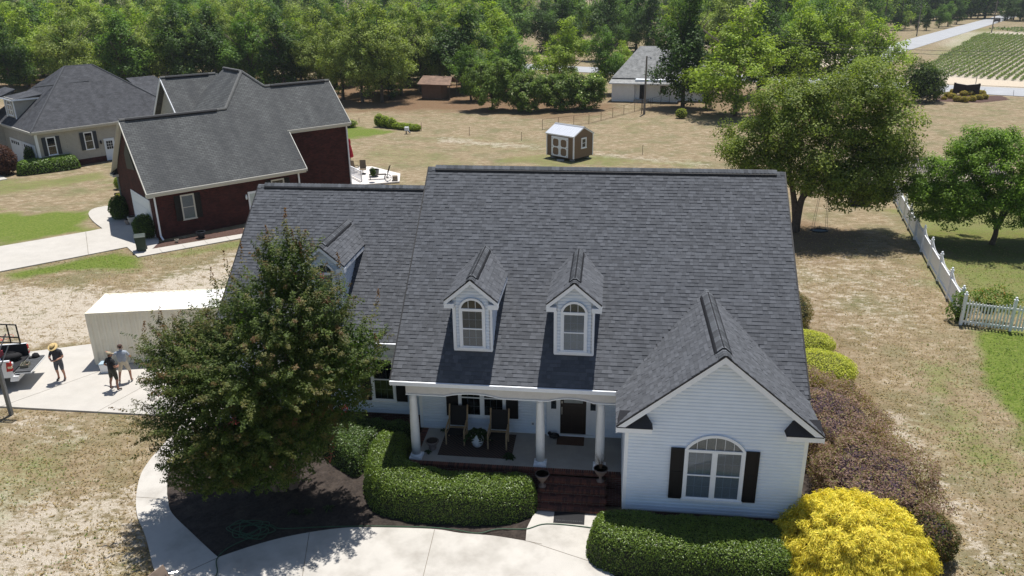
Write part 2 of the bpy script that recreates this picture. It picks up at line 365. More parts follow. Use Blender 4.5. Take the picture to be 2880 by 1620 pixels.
def slab(name, pts, z0, z1, m, **k):
    return MB().prism([(p[0], p[1], z0) for p in pts], (0, 0, z1-z0)).build(name, m, kind='structure', **k)
def strip(name, p, q, wd, z, m, parent, h=.004):
    p = np.array(p, float); q = np.array(q, float); d = (q-p)/np.linalg.norm(q-p); n = np.array((-d[1], d[0]))*wd/2
    return MB().prism([(*(p-n), z), (*(q-n), z), (*(q+n), z), (*(p+n), z)], (0, 0, h)).build(name, m, parent)
JOINT = mat('concrete_joint', (.2, .175, .14), .95, .1)
walkL = smooth_poly([(-9.6, 3.4), (-9.55, 1.6), (-9.49, .33), (-9.27, -.66), (-8.71, -1.86), (-8.1, -2.81), (-7.28, -3.73), (-6.4, -4.88), (-5.97, -5.41), (-4.4, -7.4)], 4)
walkI = smooth_poly([(-8.6, 3.4), (-8.55, 1), (-8.49, -.08), (-7.89, -1.31), (-7.54, -1.88), (-7.03, -2.55), (-5.86, -3.45), (-4.81, -4.23), (-4.49, -4.45)], 4)
bedE = smooth_poly([(-4.49, -4.45), (-3.49, -3.71), (-2.45, -3.15), (-1.17, -2.70), (.08, -2.54), (1.8, -2.44), (2.69, -2.54), (3.75, -2.56), (4.78, -2.7)], 4)
P = [tuple(p) for p in walkL]+[(0, -11.5), (9, -12), (16, -9.5), (11, -6.2), (8.4, -4.7), (7.5, -3.95), (6.85, -3.3), (6.72, -2.2), (7.25, -1.0), (4.97, -1.0), (4.75, -2.09)]+[tuple(p) for p in bedE[::-1]]+[tuple(p) for p in walkI[::-1][1:]]
d1 = slab('curved_driveway', P, -.1, .05, CONC)
for a, b_ in (((1.83, -2.46), (1.98, -5.2)), ((-4.48, -4.47), (-5.5, -5.6)), ((4.9, -2.72), (8.2, -3.95)), ((-2.13, -3.0), (-1.5, -5.4)), ((-8.75, -1.84), (-7.6, -1.84)), ((4.78, -2.7), (5.3, -2.8))):
    strip('joint', a, b_, .018, .0505, JOINT, d1)
P = [(-70, 3.5), (-9.7, 3.5), (-7.6, 3.42), (-7.6, 14), (-10, 14.2), (-13, 12.2), (-17.96, 9.63), (-20.26, 8.58), (-24, 7.4), (-30, 6.9), (-70, 6.9)]
d2 = slab('garage_pad', P, -.1, .046, CONC2)
for a, b_ in (((-17.9, 3.52), (-14.9, 8.2)), ((-13.6, 3.5), (-10.6, 13)), ((-23, 3.5), (-20.2, 8.5))): strip('joint', a, b_, .02, .0465, JOINT, d2)
P = [(-58.8, -1.3), (-33.76, 23.7), (-29.93, 27.37), (-29.22, 28.24)]+[tuple(p) for p in smooth_poly([(-29.22, 28.24), (-31.3, 30.2), (-32.9, 32.2), (-33.1, 33.7), (-31.44, 35.03)], 4)[1:]]+[(-29.5, 36), (-23.3, 25.4), (-23.0, 24.05), (-18.2, 28.0), (-17.0, 29.2), (-16.5, 28.4), (-17.94, 26.96), (-23.05, 22.41), (-24.94, 24.31), (-27.5, 21.63), (-30.11, 19.03), (-55.1, -6)]
P3 = P
d3 = slab('neighbour_driveway', P, -.1, .045, CONC2)
for k in range(5):
    a = np.array((-21.9, 23.4))+np.array((.72, .66))*1.5*k; strip('joint', a, a+np.array((-.62, .7)), .02, .0455, JOINT, d3)
strip('joint', (-29.9, 27.3), (-26.6, 22.6), .03, .0455, JOINT, d3)
slab('neighbour_path', [(-44.2, 51.9), (-46.6, 48.4), (-45.9, 47.9), (-43.3, 51.2)], -.1, .04, CONC2)
slab('neighbour_parking_slab', [(-52.6, 46.2), (-49.2, 43.6), (-47.6, 42.4), (-48.6, 41), (-56, 42)], -.1, .04, CONC2)
# mulch beds: low mounds
def mound(name, poly, h, m, st=.16, seed=0):
    xs = np.arange(min(p[0] for p in poly)-st, max(p[0] for p in poly)+2*st, st); ys = np.arange(min(p[1] for p in poly)-st, max(p[1] for p in poly)+2*st, st)
    X, Y = np.meshgrid(xs, ys); i = inpoly(X, Y, poly); d = polydist(X, Y, poly); sd = np.where(i, d, -d)
    Z = -.05+np.clip((sd+.3)/.6, 0, 1)*(h+.03)+(rng.random(X.shape)-.5)*.045*(sd > .05)
    ok = sd > -st*1.5; idx = -np.ones(X.shape, int); idx[ok] = np.arange(ok.sum()); fs = []
    for a in range(len(ys)-1):
        for b2 in range(len(xs)-1):
            q = (idx[a, b2], idx[a, b2+1], idx[a+1, b2+1], idx[a+1, b2])
            if min(q) >= 0: fs.append(q)
    me = bpy.data.meshes.new(name); me.from_pydata(np.stack([X[ok], Y[ok], Z[ok]], 1).tolist(), [], fs); me.materials.append(m); me.update()
    return obj(name, me, kind='structure')
bed = [tuple(p) for p in walkI]+[tuple(p) for p in bedE[1:]]+[(4.9, -1.2), (4.9, .1), (.3, .1), (.2, 2.4), (-7.6, 3.2)]
mound('mulch_bed', bed, .06, MULCH)
mound('side_bed', [(6.9, -1.0), (6.9, -2.4), (7.4, -3.7), (9.5, -4.8), (12.5, -5), (15.6, -5), (16.8, -2), (17, 1), (17, 7), (16.8, 12), (16.4, 17), (13, 17), (13, -1.7), (7.9, -1.7)], .05, MULCH)
mound('brick_house_bed', [(-23.2, 24.2), (-18.4, 28.2), (-19.2, 29.3), (-24, 24.9)], .05, mat('red_mulch', (.085, .047, .036), .95, .4, 14., bmp=.8))
mound('sign_bed', [(51.6, 96), (57, 95), (62, 98.2), (62.5, 101.5), (57, 103), (52.5, 100)], .08, mat('red_mulch', (0, 0, 0)), .4)
# roads
ASPH = mat('pale_asphalt', (.36, .365, .375), .9, .07, .4, stain=(.15, (.28, .28, .29), .5))
r1 = slab('cross_road', [(-120, 192.5), (-40, 153), (55.67, 105.83), (65.38, 101.05), (150, 59), (153, 68), (69.37, 110.05), (58.15, 114.6), (-38, 162), (-118, 201)], -.1, .03, ASPH)
for k in range(7):
    a = np.array((62.+k*3.4, 106.4-k*1.68)); strip('tar_seam', a-np.array((1.2, 3.1)), a+np.array((1.6, 3.2)), .07, .0305, mat('tar', (.07, .07, .075), .8), r1)
slab('far_road', [(40, 117), (47, 113), (72.4, 175.2), (155.8, 318.5), (420, 770), (411, 775), (149, 322), (64.5, 178)], -.1, .026, ASPH)
slab('field_sand_strip', [(57, 117), (71, 111.2), (153, 70), (160, 74), (76, 116.6), (62, 126.5)], -.1, .02, mat('pale_sand', (.5, .42, .32), .95, .1, 2., bmp=.3))
slab('dirt_track', [(47, 142), (79, 192.6), (78, 195.5), (30, 196), (30, 193)], -.1, .02, mat('pale_sand', (0, 0, 0)))
# crop rows
def ORD(n): return '%d%s' % (n, 'th' if 10 < n % 100 < 14 else {1: 'st', 2: 'nd', 3: 'rd'}.get(n % 10, 'th'))
cross2 = lambda a, b: a[..., 0]*b[..., 1]-a[..., 1]*b[..., 0]
cd = np.array((.502, .865)); ld = np.array((.771, -.636)); s0 = np.array((63.0, 128.2))
farP = np.array((114.9, 236.)); bl = np.array((62.6, 136.)); bd = np.array((113., 236.))-bl; bn = np.array((bd[1], -bd[0]))/np.linalg.norm(bd)
for k in range(-13, 27):
    st = s0+ld*1.2*k; tt = np.arange(0, 190, .42); pts = st+cd*tt[:, None]

    keep = (cross2(pts-farP, ld)*cross2(s0-farP, ld) > 0) & ((pts-bl)@bn > 0)
    pts = pts[keep]
    if len(pts) < 20: continue
    n = len(pts); R = 8; base = np.repeat(np.c_[pts, np.zeros(n)], R, 0); hh = rng.uniform(.1, .62, n*R)*(.8+.3*np.repeat(rng.random(n), R))
    a = rng.uniform(0, 6.28, n*R); off = np.c_[np.cos(a)*.2, np.sin(a)*.2, hh]*(rng.uniform(.5, 1.1, (n*R, 1))); nr = unit(np.c_[np.cos(a)*.6, np.sin(a)*.6, np.ones(n*R)]+rng.normal(0, .25, (n*R, 3)))
    col = np.array((.1, .165, .04))*rng.uniform(.6, 1.5, (n*R, 1))*np.array((1, 1, 1)); col[:, 0] *= rng.uniform(.9, 1.5, n*R)
    V = leaves(rng, base+off, nr, rng.uniform(.24, .4, n*R), .6, tang=np.c_[np.cos(a), np.sin(a), -.3*np.ones(n*R)])
    obj('crop_row', quads_mesh('crop_row', V, col, LEAF), label='long leafy crop row in the sandy field, %s from its left edge' % ORD(k+14), cat='crop row', group='crop rows in the sandy field')
# second field patch beyond
n = 2600; P2 = np.c_[rng.uniform(126, 175, n), rng.uniform(238, 262, n), rng.uniform(.1, .6, n)]
obj('far_crop_patch', quads_mesh('far_crop', leaves(rng, P2, unit(rng.normal(0, .5, (n, 3))+(0, 0, 1)), .7, .6), np.array((.09, .14, .04))*rng.uniform(.6, 1.4, (n, 1)), LEAF), label='pale green crop patch beyond the sandy field track', cat='crop', kind='stuff')
# ------------------------------------------------------------------ the main house
X3 = np.array
H = thing('house', 'white sided house with dark grey shingle roof, two front dormers and columned porch', 'house')
ZE, ZR, YR, W = 4.043, 9.628, 7.188, 13.452; MS = (ZR-ZE)/YR                 # main roof: eave, ridge, run, width, slope
XG, WG, YG, ZEG, ZRG, YW, XWL, XWR = 10.439, 2.99, -2.126, 3.998, 6.453, -1.809, 7.762, 13.062
GS = (ZRG-ZEG)/WG
LX, LYE, LZE, LYR = -7.75, 2.94, 4.0, 8.65; LZR = LZE+MS*(LYR-LYE)              # left wing roof
PW, PF = 2.4, .82                                                             # porch wall, porch floor
zmain = lambda y: ZE+MS*y
zleft = lambda y: LZE+MS*(y-LYE)
def frame(o, r, n): return (X3(o, float), X3(r, float), X3((0., 0, 1)), X3(n, float))
FRONT = lambda x, y, z: frame((x, y, z), (1, 0, 0), (0, -1, 0))

# --- siding boards: each lap board is a piece
EXPO = .115
def siding(parent, F, z0, z1, span, name='siding_board', m=VINYL):
    """F frame at wall origin; span(z)->list of (a0,a1) at height z above the frame origin"""
    z = z0
    while z < z1-.01:
        h = min(EXPO, z1-z)
        lo, hi = span(z+.001), span(z+h-.001)
        for (a0, a1), (b0, b1) in zip(lo, hi):
            if a1-a0 < .03: continue
            if b1-b0 < .01: b0 = b1 = (b0+b1)/2
            p = lambda a, b, c: F[0]+F[1]*a+F[2]*b+F[3]*c
            m0, m1 = a0+(b0-a0)*.6, a1+(b1-a1)*.6; k_ = z+h*.6; q = MB(); q.hexa([p(a0, z, 0), p(a0, z, .032), p(a1, z, .032), p(a1, z, 0), p(m0, k_, 0), p(m0, k_, .03), p(m1, k_, .03), p(m1, k_, 0)]); q.hexa([p(m0, k_, 0), p(m0, k_, .0299), p(m1, k_, .0299), p(m1, k_, 0), p(b0, z+h, 0), p(b0, z+h, .002), p(b1, z+h, .002), p(b1, z+h, 0)]); q.build(name, m, parent)
        z += EXPO

# --- windows
MUNT = mat('grey_muntin', (.62, .64, .66), .5, .05)
PANE = {}
def pane(parent, F, a0, a1, b0, b1, c, m=GLASS):
    key = (round(a1-a0, 3), round(b1-b0, 3), m.name, round(float(F[1][0]), 2))
    if key not in PANE:
        q = MB(); q.fbox((X3((0., 0, 0)), F[1], F[2], F[3]), 0, a1-a0, 0, b1-b0, 0, .006); PANE[key] = q.mesh('pane', m)
    return obj('pane', PANE[key], parent, loc=F[0]+F[1]*a0+F[2]*b0+F[3]*c)
def window(house, F, w, h, cols, rows, back=DARKIN, glass=GLASS, shutters=0., arch=0., twin=False, cas=.085, name='window', trim=WHITE, backname='window_blind', sill=True, label=None, mw=.008):
    """F origin: bottom centre of the glazed opening on the wall plane"""
    q = MB(); hw = w/2
    if sill: q.fbox(F, -hw-cas-.03, hw+cas+.03, -cas, 0, 0, .085)
    else: q.fbox(F, -hw-cas, hw+cas, -cas, 0, 0, .06)
    top = h+(cas if not arch else .06)
    q.fbox(F, -hw-cas, -hw, 0, top, 0, .065); q.fbox(F, hw, hw+cas, 0, top, 0, .065)
    q.fbox(F, -hw, hw, h, top, 0, .062)
    if twin: q.fbox(F, -cas*.55, cas*.55, 0, h, 0, .06)
    P = lambda a, b, c: F[0]+F[1]*a+F[2]*b+F[3]*c
    if arch:
        n = 14; R = (hw*hw+arch*arch)/(2*arch); cz = top+arch-R; half = math.asin(min(1, hw/R))
        ins = [(R*math.sin(t), cz+R*math.cos(t)) for t in np.linspace(-half, half, n+1)]
        R2 = R+cas; out = [(R2*math.sin(t), cz+R2*math.cos(t)) for t in np.linspace(-half*1.02, half*1.02, n+1)]
        out[0] = (-hw-cas, top); out[-1] = (hw+cas, top)
        for k in range(n):
            q.prism([P(*ins[k], 0), P(*out[k], 0), P(*out[k+1], 0), P(*ins[k+1], 0)], F[3]*.064)
    win = q.build(name, trim, house, label=label)
    q = MB(); q.fbox(F, -hw, hw, 0, h, .008, .012)
    if arch: q.prism([P(a, b, .008) for a, b in [(-hw, top)]+ins+[(hw, top)]][::-1], F[3]*.004)
    q.build(backname, back, win)
    units = [(-hw, hw)] if not twin else [(-hw, -cas*.55), (cas*.55, hw)]
    q = MB()
    for a0, a1 in units:
        q.fbox(F, a0, a0+.035, 0, h, .012, .048); q.fbox(F, a1-.035, a1, 0, h, .012, .048)
        q.fbox(F, a0+.035, a1-.035, 0, .045, .012, .048); q.fbox(F, a0+.035, a1-.035, h-.04, h, .012, .048); q.fbox(F, a0+.035, a1-.035, h/2-.02, h/2+.02, .012, .05)
    q.build('sash', trim, win); q = MB()
    for a0, a1 in units:
        g0, g1 = a0+.035, a1-.035; cw = (g1-g0)/cols
        for k in range(1, cols): q.fbox(F, g0+k*cw-mw, g0+k*cw+mw, .045, h-.04, .014, .02)
        rows2 = rows//2; 
        for s0, s1 in ((.045, h/2-.02), (h/2+.02, h-.04)):
            rh = (s1-s0)/max(1, rows2)
            for r in range(1, rows2): q.fbox(F, g0, g1, s0+r*rh-mw, s0+r*rh+mw, .0145, .0195)
            for r in range(max(1, rows2)):
                for k in range(cols): pane(win, F, g0+k*cw, g0+(k+1)*cw, s0+r*rh, s0+(r+1)*rh, .022, glass)
    if arch:
        nn = 3 if not twin else 6
        for k in range(1, nn):
            a = -hw+w*k/nn; b = cz+math.sqrt(R*R-a*a); q.fbox(F, a-.009, a+.009, top, b, .03, .044)
        for k in range(nn):
            a0, a1 = -hw+w*k/nn, -hw+w*(k+1)/nn; A = np.linspace(a0, a1, 4)
            MB().prism([P(a0, top, .02)]+[P(a, max(top+.003, cz+math.sqrt(max(0, R*R-a*a))), .02) for a in A]+[P(a1, top, .02)], F[3]*.005).build('pane', GLASS2 if glass is GLASS else glass, win)
    if q.v: q.build('muntin', MUNT, win)
    if shutters:
        for s in (-1, 1):
            a0 = s*(hw+cas+.01) if s > 0 else -(hw+cas+.01)-shutters; a1 = a0+shutters
            q = MB(); q.fbox(F, a0, a1, -.03, h+cas, .02, .045)
            for f0, f1 in ((0.0, .5), (.5, 1.)):
                b0 = -.03+f0*(h+cas+.03); b1 = -.03+f1*(h+cas+.03); q.fbox(F, a0, a0+.05, b0, b1, .046, .06); q.fbox(F, a1-.05, a1, b0, b1, .046, .06); q.fbox(F, a0+.05, a1-.05, b0, b0+.06, .046, .06); q.fbox(F, a0+.05, a1-.05, b1-.06, b1, .046, .06)
            q.build('shutter', SHUT, house)
    return win

# --- shingles
SH = []                                               # (origin, along, up, normal, width, length, thickness, tone)
def shingles(o, al, up, L, S, keep, seed, expo=.143, start=0., width=lambda s: None):
    r = random.Random(seed); o = X3(o, float); al = X3(al, float); up = X3(up, float); nr = np.cross(al, up); nr = nr/np.linalg.norm(nr)
    if nr[2] < 0: nr = -nr
    n = int(math.ceil(S/expo))
    for i in range(n):
        s = i*expo; ln = min(expo+.03, S-s)
        if ln < .03: continue
        a = -r.random()*.25; patch = r.gauss(0, .05)
        while a < L:
            wd = r.choice((.11, .14, .16, .18, .2, .24)); a0 = max(0, a); a1 = min(L, a+wd); a += wd
            if a1-a0 < .03: continue
            p = o+al*a0+up*s; c = p+al*(a1-a0)/2+up*ln/2
            if not keep(c): continue
            tone = r.choice((.84, .9, .95, 1., 1.05, 1.11, 1.2))*(1+patch*.25)
            SH.append((p, al, up, nr, a1-a0, ln, r.choice((.011, .017, .023)), tone))
inwing = lambda c: abs(c[0]-XG) < WG and c[2] < ZRG-GS*abs(c[0]-XG)-.02
DORM = [(2.66, 0., 0.), (6.021, 0., 0.), (-3.46, LYE+.04, LZE+.03-ZE)]              # centre x, shift y, shift z
DW, DYF, DZB, DYO, DWO, DZO, DZA = .628, .951, 4.783, .713, .89, 6.678, 7.432; DS = (DZA-DZO)/DWO
def indorm(c):
    for x, dy, dz in DORM:
        if abs(c[0]-x) < DW-.02 and c[1] > DYF+dy+.12 and c[2] < DZA+dz-DS*abs(c[0]-x)-.1: return True
    return False
def roofslab(poly, th, name, m=FELT, parent=H):
    poly = [X3(p, float) for p in poly]; n = np.cross(poly[1]-poly[0], poly[2]-poly[0]); n /= np.linalg.norm(n); n = n if n[2] > 0 else -n
    return MB().prism([p-n*.004 for p in poly], -n*th).build(name, m, parent)
us = X3((0, 1, MS))/math.hypot(1, MS)
shingles((0, 0, ZE), (1, 0, 0), us, W, math.hypot(YR, ZR-ZE), lambda c: not inwing(c) and not indorm(c), 1)
shingles((LX, LYE, LZE), (1, 0, 0), us, -LX+.35, math.hypot(LYR-LYE, LZR-LZE), lambda c: not indorm(c), 2)
for s in (-1, 1):
    shingles((XG+s*WG, YG, ZEG), (0, 1, 0), X3((-s, 0, GS))/math.hypot(1, GS), 5.4, math.hypot(WG, ZRG-ZEG), lambda c: c[1] < 0 or c[2] > zmain(c[1])-.02, 5+s)
    for k, (x, dy, dz) in enumerate(DORM):
        zz = zmain if k < 2 else zleft
        shingles((x+s*DWO, DYO+dy, DZO+dz), (0, 1, 0), X3((-s, 0, DS))/math.hypot(1, DS), 3.8, math.hypot(DWO, DZA-DZO), lambda c: c[2] > zz(c[1])-.03, 20+2*k+s)
SHM = {}
def sh_geo(p, al, up, nr, wd, ln, th):
    a, b_, c, d = p, p+al*wd, p+al*wd+up*ln, p+up*ln
    return [a, b_, b_+nr*th, a+nr*th, c+nr*.003, d+nr*.003]
SHF = [(0, 1, 2, 3), (3, 2, 4, 5), (0, 3, 5), (1, 4, 2)]
order = sorted(range(len(SH)), key=lambda i: np.linalg.norm(SH[i][0]-CAM)); near = set(order[:300])
RP = roofslab([(0, 0, ZE), (W, 0, ZE), (W, YR, ZR), (0, YR, ZR)], .14, 'roof')
V, F_, C = [], [], []
for i, (p, al, up, nr, wd, ln, th, tone) in enumerate(SH):
    if i in near:
        tq = min((.84, .9, .95, 1., 1.05, 1.11, 1.2), key=lambda x: abs(x-tone)); wq = round(wd, 2)
        key = (wq, round(ln, 3), th, tq)
        if key not in SHM:
            me = bpy.data.meshes.new('shingle'); me.from_pydata([tuple(x) for x in sh_geo(X3((0., 0, 0)), X3((1., 0, 0)), X3((0., 1, 0)), X3((0., 0, 1)), wq-.003, ln, th)], [], SHF); me.materials.append(SHING); me.update()
            colattr(me, X3((tq, tq*.99, tq*1.0))); SHM[key] = me
        o = obj('shingle', SHM[key], RP); R_ = np.eye(4); R_[:3, 0] = al; R_[:3, 1] = up; R_[:3, 2] = np.cross(al, up); R_[:3, 3] = p
        if R_[2, 2] < 0: R_[:3, 0] = -al; R_[:3, 2] = np.cross(-al, up); R_[:3, 3] = p+al*wd
        o.matrix_basis = Matrix(R_.tolist())
    else:
        k = len(V); V += [tuple(x) for x in sh_geo(p, al, up, nr, wd-.003, ln, th)]; F_ += [tuple(k+j for j in f) for f in SHF]; C += [(tone, tone*.99, tone*1.)]*6
me = bpy.data.meshes.new('shingle_courses'); me.from_pydata(V, [], F_); me.materials.append(SHING); me.update(); colattr(me, X3(C))
obj('shingle_courses', me, H, kind='stuff')
# roof decks and back slopes
BACK = uvbrick('house_roof_back', (.12, .12, .13), (.08, .08, .088), (.03, .03, .03), .3, .143, .008)
roofslab([(0, 2*YR, ZE), (W, 2*YR, ZE), (W, YR, ZR), (0, YR, ZR)], .14, 'roof', BACK)
roofslab([(LX, LYE, LZE), (.3, LYE, LZE), (.3, LYR, LZR), (LX, LYR, LZR)], .14, 'roof')
roofslab([(LX, 2*LYR-LYE, LZE), (.3, 2*LYR-LYE, LZE), (.3, LYR, LZR), (LX, LYR, LZR)], .14, 'roof', BACK)
yb = (ZRG-ZE)/MS
for s in (-1, 1):
    roofslab([(XG+s*WG, YG, ZEG), (XG, YG, ZRG), (XG, yb, ZRG), (XG+s*WG, .15, ZEG)], .1, 'roof')
# ridge vents with cap shingles
def ridge_cap(p, q, sl, wd=.16, raise_=.05, vent=True, inset=.3):
    p = X3(p, float); q = X3(q, float); d = q-p; L = np.linalg.norm(d); d /= L; side = np.cross(d, (0, 0, 1)); side /= np.linalg.norm(side)
    if vent:
        a, b_ = p+d*inset, q-d*inset; m_ = MB(); vh = .085 if L > 6 else .055
        prof = lambda c, k, dz: c+side*k*wd+X3((0, 0, -abs(k)*wd*sl+dz))
        for s in (-1, 1):
            m_.hexa([prof(a, 0, .02), prof(a, s*1.3, .012), prof(a, s*1.12, vh), prof(a, 0, vh), prof(b_, 0, .02), prof(b_, s*1.3, .012), prof(b_, s*1.12, vh), prof(b_, 0, vh)])
        m_.build('ridge_vent', BLACK, H)
    V, F_, C = [], [], []; n = int(L/.145); r = random.Random(int(L*100))
    for i in range(n):
        a = p+d*(i*L/n-.02); b_ = p+d*((i+1)*L/n+.01); up = raise_+(.035 if L > 6 else .008) if vent and inset < (i+.5)*L/n < L-inset else .018; tone = r.choice((.8, .95, 1.05, 1.2, 1.35))
        w2 = wd*.93
        pts = [a-side*w2+X3((0, 0, up+.022-w2*sl)), a-side*.05+X3((0, 0, up+.02-.04*sl)), a+side*.05+X3((0, 0, up+.02-.04*sl)), a+side*w2+X3((0, 0, up+.022-w2*sl)), b_-side*w2+X3((0, 0, up+.004-w2*sl)), b_-side*.05+X3((0, 0, up-.04*sl+.006)), b_+side*.05+X3((0, 0, up-.04*sl+.006)), b_+side*w2+X3((0, 0, up+.004-w2*sl))]
        pts += [pts[k]-X3((0, 0, .03)) for k in (0, 3, 4, 7)]
        k = len(V); V += [tuple(x) for x in pts]; F_ += [tuple(k+j for j in f) for f in ((0, 1, 5, 4), (1, 2, 6, 5), (2, 3, 7, 6), (0, 4, 10, 8), (3, 9, 11, 7), (0, 8, 9, 3))]; C += [(tone,)*3]*12
    me = bpy.data.meshes.new('ridge_cap'); me.from_pydata(V, [], F_); me.materials.append(SHING); me.update(); colattr(me, X3(C)); obj('ridge_cap', me, H)
ridge_cap((0, YR, ZR), (W, YR, ZR), MS, .17, .055)
ridge_cap((LX, LYR, LZR), (.3, LYR, LZR), MS, .17, .055)
ridge_cap((XG, YG, ZRG), (XG, yb, ZRG), GS, .2, .05, inset=.42)
for k, (x, dy, dz) in enumerate(DORM): ridge_cap((x, DYO+dy, DZA+dz), (x, DYO+dy+(DZA-ZE)/MS-DYO, DZA+dz), DS, .16, .045, inset=.35)
# --- trims: eave fascia, rakes with dark drip edge
q = MB(); q.box(.02, XG-WG+.02, -.01, .05, ZE-.2, ZE-.035); q.box(-.03, XG-WG, -.09, -.012, ZE-.15, ZE-.02); q.build('eave_fascia', WHITE, H)
q = MB(); q.box(.02, 7.7, .05, PW, ZE-.22, ZE-.19); q.build('porch_ceiling', WHITE, H)
q = MB(); q.box(LX+.02, .3, LYE-.01, LYE+.04, LZE-.19, LZE-.03); q.box(LX, .28, LYE-.1, LYE-.012, LZE-.15, LZE-.02); q.build('eave_fascia', WHITE, H)
q = MB(); q.box(LX+.3, .34, LYE+.04, 3.3, LZE-.2, LZE-.18); q.build('soffit', WHITE, H)
def rake(p, q_, out, name='rake_board', wd=.17, m=WHITE, th=.035, drip=True):
    p = X3(p, float); q_ = X3(q_, float); out = X3(out, float)
    MB().prism([p+(0, 0, -.035), q_+(0, 0, -.035), q_+(0, 0, -.035-wd), p+(0, 0, -.035-wd)], out*th).build(name, m, H)
    if drip: MB().prism([p+(0, 0, .012), q_+(0, 0, .012), q_+(0, 0, -.034), p+(0, 0, -.034)], out*(th+.012)).build('drip_edge', BLACK, H)
for s in (-1, 1): rake((XG+s*WG, YG, ZEG), (XG, YG, ZRG), (0, -1, 0), wd=.2)
for x in (0, W): rake((x, 0, ZE), (x, YR, ZR), (-1 if x == 0 else 1, 0, 0), wd=.18); rake((x, 2*YR, ZE), (x, YR, ZR), (-1 if x == 0 else 1, 0, 0), wd=.18)
rake((LX, LYE, LZE), (LX, LYR, LZR), (-1, 0, 0), wd=.18); rake((LX, 2*LYR-LYE, LZE), (LX, LYR, LZR), (-1, 0, 0), wd=.18)
# gable soffit under the front overhang, eave returns with their small dark roofs
for s in (-1, 1):
    q = MB(); q.prism([(XG+s*WG, YG+.001, ZEG-.12), (XG, YG+.001, ZRG-.12), (XG, YG+.001, ZRG-.14), (XG+s*WG, YG+.001, ZEG-.14)], (0, YW-YG, 0)); q.build('gable_soffit', WHITE, H)
    xo, xi = XG+s*(WG+.005), XG+s*1.93
    q = MB(); q.box(min(xo, xi), max(xo, xi), YG-.03, YW, ZEG-.2, ZEG-.045); q.build('eave_return', WHITE, H)
    a, b_, c, d = X3((xo-s*.03, YG-.05, ZEG-.04)), X3((xi-s*.02, YG-.05, ZEG-.04)), X3((xi+s*.22, YW, ZEG+.36)), X3((xo-s*.1, YW, ZEG+.36))
    MB().hexa([a, b_, X3((xi-s*.02, YW, ZEG-.04)), X3((xo-s*.03, YW, ZEG-.04)), a+(0, .002, .012), b_+(0, .002, .012), c, d]).build('return_roof', mat('dark_return_shingle', (.035, .035, .04), .9, .2, 30.), H)
    q = MB(); q.box(XG+s*2.0 if s > 0 else XG-WG, XG+WG if s > 0 else XG-2.0, YW, .2, ZEG-.19, ZEG-.17); q.build('soffit', WHITE, H)
    x = XG+s*WG; q = MB(); q.box(min(x, x-s*.04), max(x, x-s*.04), YG+.03, -.1 if s < 0 else .4, ZEG-.18, ZEG-.04); q.build('eave_fascia', WHITE, H)
# --- walls
q = MB(); q.box(XWL+.001, XWR-.001, YW+.003, YW+.2, PF-.02, 4.0); q.prism([(XWL+.001, YW+.003, 4.0), (XWR-.001, YW+.003, 4.0), (XG, YW+.003, ZRG-.16)], (0, .2, 0)); q.build('wall', SIDEH, H)
q = MB(); q.box(XWR-.2, XWR, YW+.21, 2*YR-.4, PF-.02, ZE-.1); q.prism([(XWR-.2, .4, ZE-.1), (XWR-.2, 2*YR-.4, ZE-.1), (XWR-.2, YR, ZR-.45)], (.2, 0, 0)); q.build('wall', SIDEH, H)
q = MB(); q.box(.35, XWL, PW+.003, PW+.2, PF-.02, ZE-.1); q.build('wall', SIDEH, H)
q = MB(); q.box(XWL+.003, XWL+.2, YW+.21, PW, PF-.02, ZE-.1); q.build('wall', SIDEH, H)
q = MB(); q.box(LX+.35, .35, 3.303, 3.5, PF-.02, LZE-.1); q.build('wall', SIDEH, H)
q = MB(); q.box(LX+.35, LX+.55, 3.51, 2*LYR-LYE-.4, .1, LZE-.1); q.prism([(LX+.35, LYE+.3, LZE-.1), (LX+.35, 2*LYR-LYE-.3, LZE-.1), (LX+.35, LYR, LZR-.35)], (.2, 0, 0)); q.build('wall', SIDEH, H)
q = MB(); q.box(.3, .5, PW+.21, 2*YR-.4, PF-.02, ZE-.1); q.prism([(.3, .4, ZE-.1), (.3, 2*YR-.4, ZE-.1), (.3, YR, ZR-.45)], (.2, 0, 0)); q.build('wall', SIDEH, H)
q = MB(); q.box(LX+.56, XWR-.21, 2*YR-.6, 2*YR-.4, PF-.02, ZE-.1); q.build('wall', SIDEH, H)
for bx_ in ((XWL+.02, XWR-.02, YW+.01, YW+.21), (XWR-.22, XWR-.02, YW+.21, 2*YR-.4), (LX+.36, .34, 3.32, 3.5), (LX+.6, XWR-.23, 2*YR-.6, 2*YR-.41)): MB().box(*bx_, 0, PF-.02).build('foundation', FOUND, H)
siding(H, FRONT(0, YW, 0), .86, ZRG-.2, lambda z: [(XWL+.08, XWR-.08)] if z < 3.9 else [(XG-(ZRG-.16-z)/GS, XG+(ZRG-.16-z)/GS)])
siding(H, FRONT(0, PW, 0), PF+.03, 3.82, lambda z: [(.42, 5.02), (6.93, XWL)] if z < 3.05 else [(.42, XWL)])
siding(H, FRONT(0, 3.3, 0), PF, LZE-.2, lambda z: [(LX+.45, .35)])
siding(H, frame((XWL, PW, 0), (0, -1, 0), (-1, 0, 0)), PF+.03, 3.8, lambda z: [(.01, PW-YW-.06)])
q = MB()
for x, y in ((XWL, YW), (XWR-.08, YW)): q.box(x-.001, x+.081, y-.03, y, .84, 3.86)
q.box(XWR, XWR+.03, YW-.028, YW+.08, .84, 3.86); q.box(XWL-.03, XWL-.001, YW-.03, YW+.08, .84, 3.86)
q.box(.3, .42, PW-.03, PW, PF, 3.82); q.box(LX+.35, LX+.45, 3.27, 3.3, PF, 3.8)
q.build('corner_board', WHITE, H)
q = MB(); q.box(.43, XWL-.01, PW-.035, PW-.022, PF, PF+.03); q.build('base_trim', WHITE, H)
